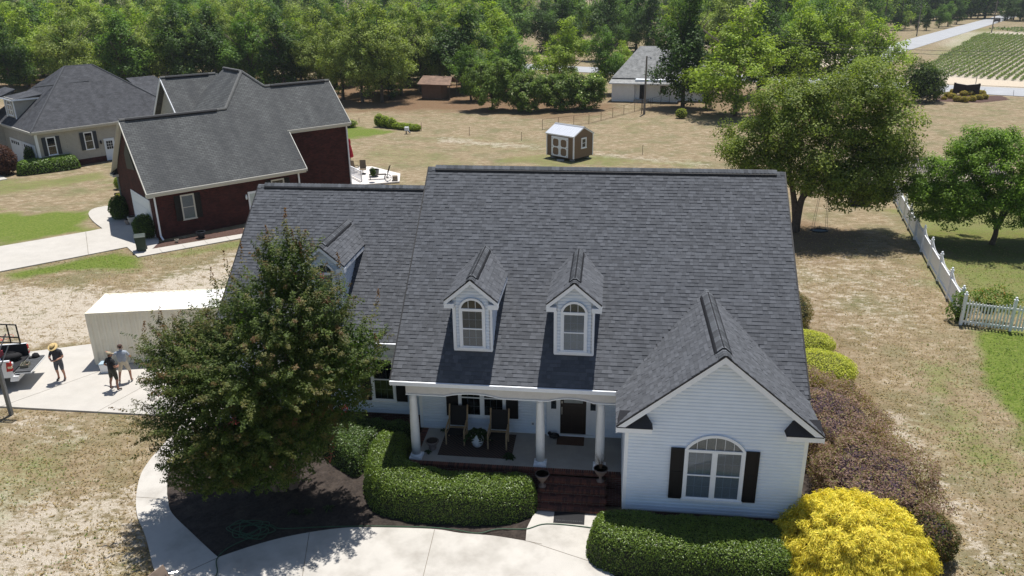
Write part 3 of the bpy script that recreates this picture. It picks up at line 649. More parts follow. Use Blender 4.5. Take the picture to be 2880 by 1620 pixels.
# --- windows of the house
window(H, FRONT(10.43, YW-.036, 1.44), 1.62, 1.68, 3, 4, BLIND, GLASS, .4, .44, True)
window(H, FRONT(2.66, PW-.036, 1.46), 1.58, 1.5, 3, 4, DARKIN, GLASS2, .44, 0, True, backname='window_interior')
window(H, FRONT(-1.28, 3.264, 1.42), .78, 1.75, 3, 4, DARKIN, GLASS2, .42, 0, False, backname='window_interior')
window(H, FRONT(-4.9, 3.264, 1.42), .78, 1.75, 3, 4, DARKIN, GLASS2, .42, 0, False, backname='window_interior')
# --- dormers
for k, (x, dy, dz) in enumerate(DORM):
    zz = zmain if k < 2 else zleft; y0 = DYF+dy; zb = zz(y0)
    Fd = FRONT(x, y0, 0)
    tops = lambda a: DZA+dz-DS*abs(a)-.1
    q = MB(); q.prism([(x-DW+.001, y0+.003, zb-.1), (x+DW-.001, y0+.003, zb-.1), (x+DW-.001, y0+.003, tops(DW)), (x, y0+.003, tops(0)), (x-DW+.001, y0+.003, tops(DW))], (0, .1, 0))
    for s in (-1, 1):
        zt = tops(DW); yb2 = y0+(zt-zb)/MS; q.prism([(x+s*DW, y0+.11, zb-.05), (x+s*DW, y0+.11, zt), (x+s*DW, yb2, zt)], (-s*.08, 0, 0))
    q.build('dormer', SIDEH, H)
    siding(H, Fd, zb+.09, DZA+dz-.22, lambda z: [(-DW+.08, DW-.08)] if z < tops(DW) else [(-(tops(0)-z)/DS, (tops(0)-z)/DS)])
    for s in (-1, 1):
        zt = tops(DW)
        siding(H, frame((x+s*DW, y0, 0), (0, 1, 0), (s, 0, 0)), zb+.04, zt-.02, lambda z: [(max(.08, 0), max(.081, 0)) if False else ((.07), max(.07, (z-zb)/MS))])
        q = MB(); q.box(x+s*DW-.07-(.0 if s > 0 else 0)+(.035 if s < 0 else .035), x+s*DW+.035+(.0), y0-.035, y0+.07, zb+.03, zt-.01) if s > 0 else q.box(x-DW-.035, x-DW+.07-.035+.035, y0-.035, y0+.07, zb+.03, zt-.01)
        q.build('corner_board', WHITE, H)
        roofslab([(x+s*DWO, DYO+dy, DZO+dz), (x, DYO+dy, DZA+dz), (x, DYO+dy+3.7, DZA+dz), (x+s*DWO, DYO+dy+2.75, DZO+dz)], .07, 'roof')
        rake((x+s*DWO, DYO+dy, DZO+dz), (x, DYO+dy, DZA+dz), (0, -1, 0), wd=.15, th=.03)
        xa, xb = sorted((x+s*(DWO+.004), x+s*(DW-.06))); q = MB(); q.box(xa, xb, DYO+dy-.034, y0-.036, DZO+dz-.27, DZO+dz-.11); q.build('eave_return', WHITE, H)
        xe = x+s*DWO; q = MB(); q.box(min(xe, xe-s*.03), max(xe, xe-s*.03), DYO+dy+.001, DYO+dy+2.5, DZO+dz-.19, DZO+dz-.06); q.box(min(x+s*DW, xe-s*.031), max(x+s*DW, xe-s*.031), y0, DYO+dy+2.4, DZO+dz-.16, DZO+dz-.14); q.build('eave_fascia', WHITE, H)
    q = MB(); q.fbox(Fd, -DW-.02, DW+.02, zb+.0, zb+.085, 0, .04); q.build('base_trim', WHITE, H)
    window(H, FRONT(x, y0-.036, DZB+dz+.16), .72, 1.34, 3, 4, (BLIND2, BLIND, BLIND)[k], GLASS, 0, .3, cas=.075)
# --- porch
q = MB(); q.box(.62, XWL-.01, .21, PW, PF-.12, PF); q.build('porch_floor', mat('porch_concrete', (.36, .34, .31), .85, .12, 1.5, stain=(.8, (.3, .27, .23), .5)), H)
q = MB(); q.box(.4, 4.93, .03, .2, 0, PF-.075); q.box(7.24, XWL-.005, .03, .2, 0, PF-.075); q.box(.4, .6, .2, PW, 0, PF-.075); q.box(4.93, 7.24, .03, .2, .7, PF-.075); q.build('porch_wall', FOUND, H)
ST = MB()
TRD, RIS = .29, PF/5
for k in range(4): ST.box(4.96, 7.21, -TRD*(k+1)+.01, -TRD*k+.02, .0, PF-RIS*(k+1)-.01)
ST.box(7.22, XWL-.03, -.6, 0.02, 0, .25)
steps = ST.build('porch_steps', FOUND, H)
BM = {}
def brick(par, x, y, z, lx, ly, lz, r):
    k = (round(lx, 3), round(ly, 3), round(lz, 3), r.randrange(3))
    if k not in BM:
        me = MB().box(0, lx, 0, ly, 0, lz).mesh('brick', mat(('step_brick', 'step_brick_dark', 'step_brick_red')[k[3]], [(.12, .048, .036), (.075, .036, .03), (.15, .058, .042)][k[3]], .9, .25, 9., bmp=.2)); BM[k] = me
    return obj('brick', BM[k], par, loc=(x, y, z))
r = random.Random(3)
for k in range(4):
    z = PF-RIS*(k+1); x = 4.965
    while x < 7.2: brick(steps, x, -TRD*(k+1)-.012, z-.063, .066, .19, .065, r); x += .0768
    x = 4.965
    while x < 7.0: brick(steps, x, -TRD*(k+1)+.19, z-.063, .2, .088, .063, r); x += .212
    
x = .41
while x < XWL-.08: brick(H, x, .015, PF-.07, .066, .19, .074, r); x += .0768
y = .22
while y < PW-.08: brick(H, .405, y, PF-.07, .205, .066, .0735, r); y += .0768
# beam with shallow arches, columns
def arch_prof(x):
    for a, b_, h in ((1.75, 3.65, .13), (5.25, 6.75, .13)):
        if a < x < b_: return 3.4+h*(1-((2*x-a-b_)/(b_-a))**2)
    return 3.4
xs = np.sort(np.r_[np.linspace(.42, XWL, 60), 1.75, 3.65, 5.25, 6.75]); prof = [(x, arch_prof(x)) for x in xs]
q = MB(); q.prism([(x, .24, z) for x, z in prof]+[(XWL, .24, 3.84), (.42, .24, 3.84)], (0, .4, 0)); q.build('porch_beam', mat('beam_wrap', (.6, .58, .56), .55, .05), H)
q = MB(); 
for (xa, za), (xb, zb2) in zip(prof[:-1], prof[1:]): q.hexa([(xa, .2, za-.012), (xb, .2, zb2-.012), (xb, .66, zb2-.012), (xa, .66, za-.012), (xa, .2, za+.02), (xb, .2, zb2+.02), (xb, .239, zb2+.02), (xa, .239, za+.02)])
q.build('beam_trim', WHITE, H)
for x in (.6, 4.959, 6.983):
    q = MB(); q.lathe([(.152, 0), (.158, .6), (.152, 1.3), (.125, 2.2), (.12, 2.33)], (x, .45, PF+.15), 24); c = q.build('column', mat('column_paint', (.8, .8, .8), .45, .04), H, smooth=True)
    q = MB(); q.box(x-.22, x+.22, .23, .67, PF, PF+.06); q.lathe([(.21, .06), (.215, .09), (.2, .115), (.175, .125), (.182, .14), (.16, .15)], (x, .45, PF), 24); q.build('column_base', WHITE, c)
    q = MB(); q.lathe([(.12, 2.48), (.135, 2.49), (.125, 2.5), (.16, 2.54), (.165, 2.56)], (x, .45, PF), 24); q.build('column_capital', WHITE, c)
# door with sidelights
F = FRONT(5.985, PW-.004, PF+.05)
q = MB(); q.fbox(F, -.95, .95, -.05, .02, 0, .12); q.fbox(F, -.95, -.86, .02, 2.2, 0, .06); q.fbox(F, .86, .95, .02, 2.2, 0, .06); q.fbox(F, -.86, .86, 2.1, 2.2, 0, .06); q.fbox(F, -.56, -.47, .02, 2.1, 0, .055); q.fbox(F, .47, .56, .02, 2.1, 0, .055)
dfr = q.build('door_frame', WHITE, H)
for s in (-1, 1):
    q = MB(); a0, a1 = sorted((s*.56, s*.86)); q.fbox(F, a0, a1, .02, 2.1, .0, .02); q.fbox(F, a0, a0+.05, .03, 2.09, .021, .035); q.fbox(F, a1-.05, a1, .03, 2.09, .021, .035); q.fbox(F, a0+.05, a1-.05, .9, 1.0, .021, .035); q.build('sidelight', WHITE, dfr)
    pane(dfr, F, a0+.06, a1-.06, 1.04, 1.95, .024, GLASS2); q = MB(); q.fbox(F, a0+.055, a1-.055, 1.02, 1.97, .0205, .0225); q.build('sidelight_curtain', mat('sidelight_grey', (.16, .18, .2), .6), dfr)
q = MB(); q.fbox(F, -.465, .465, .025, 2.08, 0, .03)
for a, b_, c, d in ((-.34, -.04, .2, .8), (.04, .34, .2, .8), (-.34, .34, .95, 1.2)): q.fbox(F, a, b_, c, d, .031, .04)
door = q.build('door', mat('dark_door', (.02, .013, .011), .35, .2, 7.), H, label='dark brown front door with glazed top')
q = MB(); q.fbox(F, -.34, .34, 1.3, 1.95, .0305, .034); q.build('door_glass', mat('frosted_glass', (.3, .33, .33), .2, .1), door)
q = MB(); q.fbox(F, -.43, -.39, 1.28, 1.36, .031, .05); q.fbox(F, -.43, -.39, .82, 1.12, .031, .045); q.tube([F[0]+F[1]*-.41+F[2]*z+F[3]*c for z, c in ((.84, .05), (.86, .09), (1.0, .1), (1.06, .06))], .012, 8); q.build('door_handle', mat('nickel', (.5, .48, .44), .3, .05, metal=.8), door)
q = MB(); Fw = FRONT(4.52, PW-.022, 1.16); q.fbox(Fw, -.07, .07, 0, .16, 0, .03); wb = q.build('outlet_box', WHITE, H); q = MB(); q.fbox(Fw, -.035, .035, .04, .12, .0305, .034); q.build('outlet_cover', mat('outlet_grey', (.25, .25, .27), .5), wb)
# ------------------------------------------------------------------ neighbouring houses, shed, barn
def gutter(mb, p, q_, h=.14, d=.1, out=(0, -1, 0)):
    p = X3(p, float); q_ = X3(q_, float); o = X3(out, float)*d; mb.prism([p, q_, q_+o, p+o], (0, 0, -h))
# --- red brick house (local frame: u along its front, v to the back)
A = G(412.4, 545.6, 3.4)
B = thing('brick_house', 'dark red brick house with weathered grey roof beside the green bin', 'house', (A[0], A[1], 0), math.radians(46.5))
bz, bm_ = 3.4, .96
bt = lambda v: bz+bm_*v
def rs(poly, name, m, par, th=.12):
    return roofslab(poly, th, name, m, par)
R1 = rs([(0, 0, bz), (11.55, 0, bz), (11.6, 2.62, bt(2.62)), (16.95, 2.62, bt(2.62)), (16.95, 5.77, bt(5.77)), (11.4, 5.77, bt(5.77)), (10.2, 6.94, bt(6.94)), (7.68, 4.5, bt(4.5)), (.2, 4.5, bt(4.5))], 'roof', ROOFB, B)
rs([(7.68, 4.5, bt(4.5)), (10.2, 6.94, bt(6.94)), (10.2, 10.6, bt(6.94)), (6.9, 10.6, bt(4.5)-.6), (6.4, 6.2, 6.6)], 'roof', ROOFB, B)
rs([(.2, 4.5, bt(4.5)), (7.68, 4.5, bt(4.5)), (7.68, 9.2, bz), (.5, 9.2, bz)], 'roof', ROOFB, B)
rs([(11.4, 5.77, bt(5.77)), (16.95, 5.77, bt(5.77)), (16.95, 9., bt(2.62)), (11.4, 9., bt(2.62))], 'roof', ROOFB, B)
rs([(10.2, 6.94, bt(6.94)), (11.4, 5.77, bt(5.77)), (13.6, 9, 6.6), (13.6, 11, 6.6), (10.2, 10.6, bt(6.94))], 'roof', ROOFB, B)
# back left gable wing
zr2, v2 = 9.55, 12.1
rs([(5.6, v2, zr2), (10.2, v2, zr2), (10.2, v2-5.5, zr2-5.3), (5.6, v2-5.5, zr2-5.3)], 'roof', ROOFB, B)
rs([(5.6, v2, zr2), (10.2, v2, zr2), (10.2, v2+5.5, zr2-5.3), (5.6, v2+5.5, zr2-5.3)], 'roof', ROOFB, B)
def cap(par, p, q_, m, r=.11):
    MB().tube([p, q_], r, 6).build('ridge_cap', m, par)
CAPB = mat('ridge_cap_grey', (.14, .14, .135), .9, .2, 8.); CAPD = mat('ridge_cap_dark', (.03, .03, .033), .8, .1)
for p, q_ in (((.2, 4.5, bt(4.5)), (7.68, 4.5, bt(4.5))), ((7.68, 4.5, bt(4.5)), (10.2, 6.94, bt(6.94))), ((10.2, 6.94, bt(6.94)), (10.2, 10.6, bt(6.94))), ((10.2, 6.94, bt(6.94)), (11.4, 5.77, bt(5.77))), ((11.4, 5.77, bt(5.77)), (16.95, 5.77, bt(5.77))), ((5.6, v2, zr2), (10., v2, zr2))): cap(B, p, q_, CAPB)
for p, q_ in (((.6, 4.4, bt(4.5)), (7.0, 4.4, bt(4.5))), ((11.9, 5.67, bt(5.77)), (16.5, 5.67, bt(5.77))), ((6, v2-.1, zr2), (9.4, v2-.1, zr2)), ((10.1, 7.3, bt(6.94)), (10.1, 10.2, bt(6.94)))): MB().tube([p, q_], .1, 5).build('ridge_vent', CAPD, B)
q = MB(); q.box(.4, 11.15, .4, .6, 0, bz-.1); q.box(.4, .6, .61, 8.8, 0, bz-.1); q.prism([(.4, .4, bz-.1), (.4, 8.8, bz-.1), (.4, 4.5, bt(4.5)-.5)], (.2, 0, 0)); q.build('wall', BRICKW, B)
q = MB(); q.box(11.15, 16.6, 3.0, 3.2, 0, bt(2.62)-.1); q.box(11.16, 11.36, .6, 3.0, 0, bz+.6); q.box(16.6, 16.8, 3.0, 8.6, 0, bt(2.62)-.1); q.prism([(16.6, 3., bt(2.62)-.1), (16.6, 8.6, bt(2.62)-.1), (16.6, 5.77, bt(5.77)-.5)], (.2, 0, 0)); q.build('wall', BRICKW, B); q = MB(); q.box(6.2, 16.8, 15, 15.2, 0, 4); q.build('wall', BRICKW, B)
q = MB(); q.prism([(6., v2-4.6, 3.2), (6., v2+4.6, 3.2), (6., v2+4.6, zr2-5), (6., v2, zr2-.35), (6., v2-4.6, zr2-5)], (.2, 0, 0)); q.build('gable_wall', SIDEG, B)
CREAM = mat('cream_trim', (.55, .53, .47), .5, .05)
q = MB(); gutter(q, (-.05, 0, bz-.02), (11.55, 0, bz-.02)); q.box(0, 11.5, .0, .04, bz-.3, bz-.14); q.box(.05, 11.5, .04, .4, bz-.22, bz-.2); q.build('gutter', CREAM, B)
q = MB(); gutter(q, (11.5, 2.62, bt(2.62)-.02), (16.95, 2.62, bt(2.62)-.02)); q.box(11.5, 16.9, 2.62, 2.66, bt(2.62)-.3, bt(2.62)-.14); q.box(11.5, 16.9, 2.66, 3, bt(2.62)-.24, bt(2.62)-.22); q.build('gutter', CREAM, B)
def rk(par, p, q_, out, m, wd=.2, th=.05):
    p = X3(p, float); q_ = X3(q_, float); MB().prism([p+(0, 0, -.02), q_+(0, 0, -.02), q_+(0, 0, -.02-wd), p+(0, 0, -.02-wd)], X3(out, float)*th).build('rake_board', m, par)
rk(B, (0, 0, bz), (.2, 4.5, bt(4.5)), (-1, 0, 0), CREAM, .24); rk(B, (.5, 9.2, bz), (.2, 4.5, bt(4.5)), (-1, 0, 0), CREAM, .24); rk(B, (16.95, 2.62, bt(2.62)), (16.95, 5.77, bt(5.77)), (1, 0, 0), CREAM); rk(B, (11.57, 0, bz), (11.6, 2.62, bt(2.62)), (1, 0, 0), CREAM)
rk(B, (5.6, v2-5.5, zr2-5.3), (5.6, v2, zr2), (-1, 0, 0), WHITE, .25); rk(B, (5.6, v2+5.5, zr2-5.3), (5.6, v2, zr2), (-1, 0, 0), WHITE, .25)
q = MB(); q.prism([(.05, 4.6, bt(4.5)-.3), (.4, 4.6, bt(4.5)-.3), (.4, 9.1, bz-.2), (.05, 9.1, bz-.2)], (0, 0, .03)); q.build('soffit', CREAM, B)
q = MB(); q.box(.0, .75, 8.3, 9.2, bz-.32, bz-.15); er = q.build('eave_return', CREAM, B); MB().prism([(.0, 8.3, bz-.14), (.0, 9.2, bz-.14), (.4, 8.6, bz+.25)], (.35, 0, 0)).build('return_roof', BLACK, er)
q = MB(); q.box(-.02, .42, -.06, .4, bz-.34, bz-.17); q.build('eave_return', CREAM, B)
def spout(par, x, y, zt, m, out=(0, -1), kick=.45):
    q = MB(); q.bar((x, y, zt), (x, y, .25), .1, .08); q.bar((x, y, .28), (x+out[0]*kick, y+out[1]*kick, .1), .1, .08); return q.build('downspout', m, par)
spout(B, .5, .3, bz-.15, WHITE); spout(B, 11.0, .33, bz-.15, WHITE); spout(B, 16.7, 2.93, bt(2.62)-.2, WHITE); spout(B, .35, 8.6, bz-.2, mat('green_spout', (.2, .25, .22), .5), (-1, 0), .1)
window(B, FRONT(2.66, .385, 1.12), .82, 1.68, 1, 2, BLIND, GLASS, .42, cas=.06, trim=CREAM)
window(B, FRONT(9.3, .385, 1.12), .9, 1.68, 3, 4, DARKIN, GLASS2, .42, cas=.06, trim=CREAM, backname='window_interior')
F = FRONT(7.5, .39, .12); q = MB(); q.fbox(F, -.55, .55, 0, 2.15, 0, .04); bd_ = q.build('side_door', WHITE, B); q = MB(); q.fbox(F, -.42, .42, .1, 2.0, .041, .05); q.build('door_panel', mat('pale_aqua', (.5, .56, .54), .5), bd_)
q = MB(); q.lathe([(.03, 0), (.07, .05), (.08, .22), (.05, .3), (.02, .38)], (6.8, .3, 1.75), 8); q.bar((6.8, .38, 1.8), (6.8, .3, 1.8), .04); q.build('wall_lantern', WHITE, B)
F = frame((.39, 3.3, 0), (0, -1, 0), (-1, 0, 0)); q = MB(); q.fbox(F, -2.1, 2.1, 0, 2.55, 0, .03); gd = q.build('garage_door', mat('garage_white', (.72, .75, .78), .5, .03), B); q = MB()
for k in range(4): q.fbox(F, -2.0, 2.0, .05+k*.62, .63+k*.62, .031, .045)
q.build('door_panel', mat('garage_white', (0, 0, 0)), gd)
q = MB(); q.fbox(F, -2.2, -2.1, 0, 2.65, 0, .05); q.fbox(F, 2.1, 2.2, 0, 2.65, 0, .05); q.fbox(F, -2.1, 2.1, 2.55, 2.65, 0, .05); q.build('garage_frame', WHITE, B)
q = MB(); q.prism([(.36, 3.3, 4.4), (.36, 5.3, 4.2), (.36, 5.3, 5.3), (.36, 4.4, 6.2)], (-.03, 0, 0)); q.build('gable_louvre', mat('dark_louvre', (.03, .035, .035), .6), B)

# --- tan sided house with hip roof
gz = 3.78; A = G(85.7, 372.4, gz)
T = thing('tan_house', 'tan sided house with charcoal hip roof at the far left', 'house', (A[0], A[1], 0), math.radians(54.2))
ms = .8; g = lambda v: gz+ms*v
U1, V1 = 15.2, 13.
rs([(0, 0, gz), (U1, 0, gz), (8.9, 6.3, g(6.3)), (6.2, 6.3, g(6.3))], 'roof', ROOFG, T)
rs([(0, 0, gz), (6.2, 6.3, g(6.3)), (6.2, 6.7, g(6.3)), (0, V1, gz)], 'roof', ROOFG, T)
rs([(U1, 0, gz), (8.9, 6.3, g(6.3)), (8.9, 6.7, g(6.3)), (U1, V1, gz)], 'roof', ROOFG, T)
rs([(0, V1, gz), (U1, V1, gz), (8.9, 6.7, g(6.3)), (6.2, 6.7, g(6.3))], 'roof', ROOFG, T)
# garage wing ridge and a lower rear wing, left block
rs([(-6, 9.3, gz), (2.2, 9.3, gz+3.0), (2.2, 12.5, gz+3.), (-6, 16, gz)], 'roof', ROOFG, T); rs([(-6, 9.3, gz), (-6, 16, gz), (-9, 16, 6), (-9, 12, 7)], 'roof', ROOFG, T)
rs([(12.4, 3.0, 5.6), (17.4, 3., 5.0), (15, 6.2, 7.2), (12, 6.2, 7.2)], 'roof', ROOFG, T); rs([(17.4, 3., 5.0), (15, 6.2, 7.2), (17.4, 9, 5.)], 'roof', ROOFG, T)
for p, q_ in (((0, 0, gz), (6.2, 6.3, g(6.3))), ((6.2, 6.5, g(6.3)), (8.9, 6.5, g(6.3))), ((8.9, 6.3, g(6.3)), (U1, 0, gz)), ((2.6, 4.6, g(4.4)), (7.6, 4.55, g(4.55)))): cap(T, p, q_, mat('ridge_cap_charcoal', (.075, .078, .085), .9, .15), .08)
q = MB(); q.box(.4, U1-.4, .4, .6, .55, gz-.12); q.box(.4, .6, .61, V1-.4, 0, gz-.12); q.box(U1-.6, U1-.4, .61, V1-.4, 0, gz-.12); q.box(-5.5, -5.3, 9.6, 15.6, 0, gz-.1); q.box(-5.3, .4, 9.6, 9.8, 0, gz-.1); q.build('wall', SIDEG, T)
q = MB(); q.box(.42, U1-.42, .42, .62, 0, .55); q.build('foundation', BRICKW, T)
q = MB(); gutter(q, (-.02, 0, gz-.02), (U1, 0, gz-.02)); gutter(q, (0, 0, gz-.02), (0, V1, gz-.02), out=(-1, 0, 0)); q.box(.03, U1, .0, .04, gz-.3, gz-.14); q.box(0, .04, .04, V1, gz-.3, gz-.14); q.box(.04, U1, .04, .42, gz-.25, gz-.22); q.build('gutter', mat('tan_gutter', (.5, .48, .43), .5), T)
q = MB(); q.box(.36, .56, .36, .4, 0, gz-.2); q.box(.36, .399, .4, .56, 0, gz-.2); q.build('corner_board', WHITE, T)
spout(T, .48, .3, gz-.15, WHITE, kick=.2)
NAVY = mat('navy_shutter', (.022, .03, .042), .5, .1)
for x in (1.65, 5.05):
    sh_ = SHUT; SHUT = NAVY; window(T, FRONT(x, .388, 1.4), .72, 1.62, 4, 4, DARKIN, GLASS2, .36, cas=.06, backname='window_interior', mw=.005); SHUT = sh_
F = FRONT(6.9, .39, .05); q = MB(); q.fbox(F, -.5, .5, 0, 2.15, 0, .04); dd = q.build('side_door', mat('blue_white_door', (.66, .72, .8), .4, .03), T); q = MB(); q.fbox(F, -.3, .3, 1.1, 1.9, .041, .05); q.build('door_glass', DARKIN, dd)
q = MB()
for k in range(1, 3): q.fbox(F, -.3+.2*k-.012, -.3+.2*k+.012, 1.1, 1.9, .051, .056); q.fbox(F, -.3, .3, 1.1+.267*k-.012, 1.1+.267*k+.012, .0505, .055)
q.build('muntin', WHITE, dd)
q = MB(); q.lathe([(.03, 0), (.08, .06), (.09, .24), (.03, .38)], (6.1, .3, 1.75), 8); q.build('wall_lantern', BLACK, T)
for v0 in (4.6, .95):
    F = frame((.39, v0+1.8, 0), (0, -1, 0), (-1, 0, 0)); q = MB(); q.fbox(F, -1.75, 1.75, 0, 2.35, 0, .03); gd = q.build('garage_door', mat('garage_white', (0, 0, 0)), T); q = MB()
    for k in range(4): q.fbox(F, -1.1+k*.6-.2, -1.1+k*.6+.2, 1.85, 2.15, .031, .036)
    q.build('door_window', DARKIN, gd)
# dormer with flat-topped hip
q = MB(); q.prism([(.75, 5.6, 4.3), (.75, 5.6, 6.25), (3.1, 5.6, 6.25)], (0, .06, 0)); q.prism([(.75, 8.4, 4.3), (.75, 8.4, 6.25), (3.1, 8.4, 6.25)], (0, -.06, 0)); q.box(.74, .84, 5.66, 8.34, 4.2, 6.25); dm = q.build('dormer', SIDEG, T)
rs([(.5, 5.35, 6.2), (.5, 8.65, 6.2), (3.4, 8.2, 6.7), (3.4, 5.35, 6.5)], 'roof', ROOFG, T)
q = MB(); q.box(.46, .5, 5.3, 8.7, 6.08, 6.2); q.box(.5, 3.2, 5.3, 5.34, 6.08, 6.22); q.box(.68, .74, 5.6, 5.8, 4.2, 6.2); q.box(.68, .74, 8.2, 8.4, 4.2, 6.2); q.build('dormer_trim', WHITE, T)
window(T, frame((.73, 7., 4.6), (0, -1, 0), (-1, 0, 0)), 1.3, 1.0, 2, 2, BLIND, GLASS, 0, .3, True, cas=.08)

# --- small brown shed with metal roof (on skids)
SBR = mat('shed_brown', (.2, .135, .085), .75, .12, 14., bmp=.1); METAL = mat('shed_metal_roof', (.62, .64, .68), .4, .05, 2., metal=.15)
a = G(960+1752*.3727, 1203*.3727, .25); ang = math.atan2(55.3-53.11, .67-3.5)
S = thing('garden_shed', 'small brown garden shed with silver metal roof and white double doors', 'shed', (a[0], a[1], 0), ang+math.pi)   # origin: near corner; +u right is the long wall towards -u
LW, DW2, HW = 3.5, 2.9, 2.15; z0 = .25; MR = .5
# local: x from -LW..0 along the front (doors), y 0..DW2 depth
q = MB(); q.box(-LW, 0, 0, DW2, z0, z0+HW); q.prism([(-LW, 0, z0+HW), (-LW, DW2, z0+HW), (-LW, DW2/2, z0+HW+MR*DW2/2)], (LW, 0, 0)); q.build('wall', SBR, S)
q = MB()
for k in range(17): q.box(-LW+.1+k*.2, -LW+.115+k*.2, -.004, -.001, z0+.02, z0+HW-.02)
for k in range(14): q.box(.001, .004, .1+k*.2, .115+k*.2, z0+.02, z0+HW+.0)
q.build('wall_groove', mat('shed_groove', (.11, .07, .045), .9), S)
q = MB()
for x, y in ((0, 0), (-LW, 0), (0, DW2), (-LW, DW2)): sx = 1 if x == 0 else -1; sy = -1 if y == 0 else 1; q.box(x-.09 if sx > 0 else x-.02, x+.02 if sx > 0 else x+.09, y-.02 if sy < 0 else y-.09, y+.09 if sy < 0 else y+.02, z0, z0+HW)
q.build('corner_board', WHITE, S)
for s, y0 in ((1, -.1), (-1, DW2+.1)):
    yb2 = DW2/2; zt = z0+HW+MR*DW2/2+.05; ze_ = zt-MR*(DW2/2+.1)
    q = MB(); q.prism([(-LW-.1, y0, ze_), (.1, y0, ze_), (.1, yb2, zt), (-LW-.1, yb2, zt)], (0, 0, .02)); rr = q.build('metal_roof', METAL, S); q = MB()
    for k in range(13):
        x = -LW-.08+k*.3; q.hexa([(x, y0, ze_+.021), (x+.035, y0, ze_+.021), (x+.035, yb2, zt+.021), (x, yb2, zt+.021), (x, y0, ze_+.045), (x+.035, y0, ze_+.045), (x+.035, yb2, zt+.045), (x, yb2, zt+.045)])
    q.build('rib', METAL, rr)
    q = MB(); q.prism([(.02, y0, ze_-.01), (.02, yb2, zt-.01), (.02, yb2, zt-.13), (.02, y0, ze_-.13)], (.03, 0, 0)); q.prism([(-LW-.05, y0, ze_-.01), (-LW-.05, yb2, zt-.01), (-LW-.05, yb2, zt-.13), (-LW-.05, y0, ze_-.13)], (.03, 0, 0)); q.build('rake_board', WHITE, S); q = MB(); q.box(-LW-.02, .02, min(y0+.05*s, y0+.09*s), max(y0+.05*s, y0+.09*s), ze_-.1, ze_); q.build('eave_fascia', WHITE, S)
q = MB(); zt = z0+HW+MR*DW2/2+.09
for s in (-1, 1): q.prism([(-LW-.12, DW2/2, zt), (.12, DW2/2, zt), (.12, DW2/2+s*.18, zt-.09), (-LW-.12, DW2/2+s*.18, zt-.09)], (0, 0, .015))
q.build('ridge_cap', mat('shed_ridge', (.3, .31, .33), .5, metal=.4), S)
F = FRONT(-LW/2-.0, -.022, z0+.05); DWH = 1.0
for s in (-1, 1):
    a0, a1 = sorted((s*.01, s*DWH)); q = MB(); q.fbox(F, a0, a1, 0, 1.8, 0, .02); lf = q.build('door', SBR, S); q = MB()
    q.fbox(F, a0, a0+.13, 0, 1.8, .021, .045); q.fbox(F, a1-.13, a1, 0, 1.8, .021, .045)
    for b0, b1 in ((0, .12), (.84, .96), (1.68, 1.8)): q.fbox(F, a0+.13, a1-.13, b0, b1, .021, .044)
    P_ = lambda a_, b_, c: F[0]+F[1]*a_+F[2]*b_+F[3]*c
    for (b0, b1) in ((.12, .84), (.96, 1.68)):
        for ca, da in ((a0+.13, 1), (a1-.13, -1)):
            for cb, db in ((b0, 1), (b1, -1)): q.prism([P_(ca, cb, .021), P_(ca+da*.14, cb, .021), P_(ca, cb+db*.14, .021)], F[3]*.022)
    q.build('door_trim', WHITE, lf)
    for b0 in (.1, .9, 1.7): MB().fbox(F, (a0 if s < 0 else a1-.1), (a0+.1 if s < 0 else a1), b0-.02, b0+.02, .046, .052).build('hinge', BLACK, lf)
q = MB(); q.fbox(F, -DWH-.08, -DWH-.0, 0, 1.9, 0, .03); q.fbox(F, DWH, DWH+.08, 0, 1.9, 0, .03); q.fbox(F, -DWH, DWH, 1.8, 1.92, 0, .035); q.build('door_frame', WHITE, S)
window(S, frame((.012, DW2/2, z0+.95), (0, 1, 0), (1, 0, 0)), .55, .85, 2, 2, DARKIN, GLASS2, 0, cas=.1, backname='window_interior')
q = MB()
for y in (.3, DW2-.4): q.box(-LW+.2, -.2, y, y+.1, .1, z0-.01)
q.build('skid', mat('skid_wood', (.07, .05, .035), .9), S)
q = MB(); [q.box(x-.2, x+.2, y-.1, y+.2, -.05, .1) for x in (-.5, -LW+.5) for y in (.35, DW2-.4)]; q.build('support_block', mat('cinder_block', (.33, .33, .32), .9, .1), S)
MB().box(0, .7, 0, .38, -.03, .1).build('concrete_block', mat('cinder_block', (0, 0, 0)), label='grey concrete block step below the shed doors', cat='block').location = tuple(G(960+1625*.3727, 1215*.3727, 0))

# --- white house behind the dark tree
WH = thing('white_house', 'small white house with grey roof behind the dark tree', 'house', (6.9, 94.3, 0), math.radians(-9))
q = MB(); q.box(0, 3.2, 0, 2.2, 0, 2.65); q.box(0, 13, 2.2, 2.4, 0, 3.3); q.box(3.2, 9.2, .6, 2.2, 0, 3.05); q.box(12.8, 13, 2.4, 10, 0, 3.3); q.box(0, .2, 2.4, 10, 0, 3.3); q.build('wall', SIDEW, WH)
rs([(-.35, 1.7, 3.1), (13.4, 1.7, 3.1), (9.9, 6.2, 7.2), (3.0, 6.2, 7.2)], 'roof', ROOFW, WH); rs([(-.35, 1.7, 3.1), (3.0, 6.2, 7.2), (-.35, 10.6, 3.1)], 'roof', ROOFW, WH); rs([(13.4, 1.7, 3.1), (9.9, 6.2, 7.2), (13.4, 10.6, 3.1)], 'roof', ROOFW, WH); rs([(-.35, 10.6, 3.1), (13.4, 10.6, 3.1), (9.9, 6.2, 7.2), (3.0, 6.2, 7.2)], 'roof', ROOFW, WH)
rs([(-.4, -.35, 2.62), (9.6, -.35, 2.62), (9.6, 2.2, 2.98), (-.4, 2.2, 2.98)], 'porch_roof', ROOFW, WH)
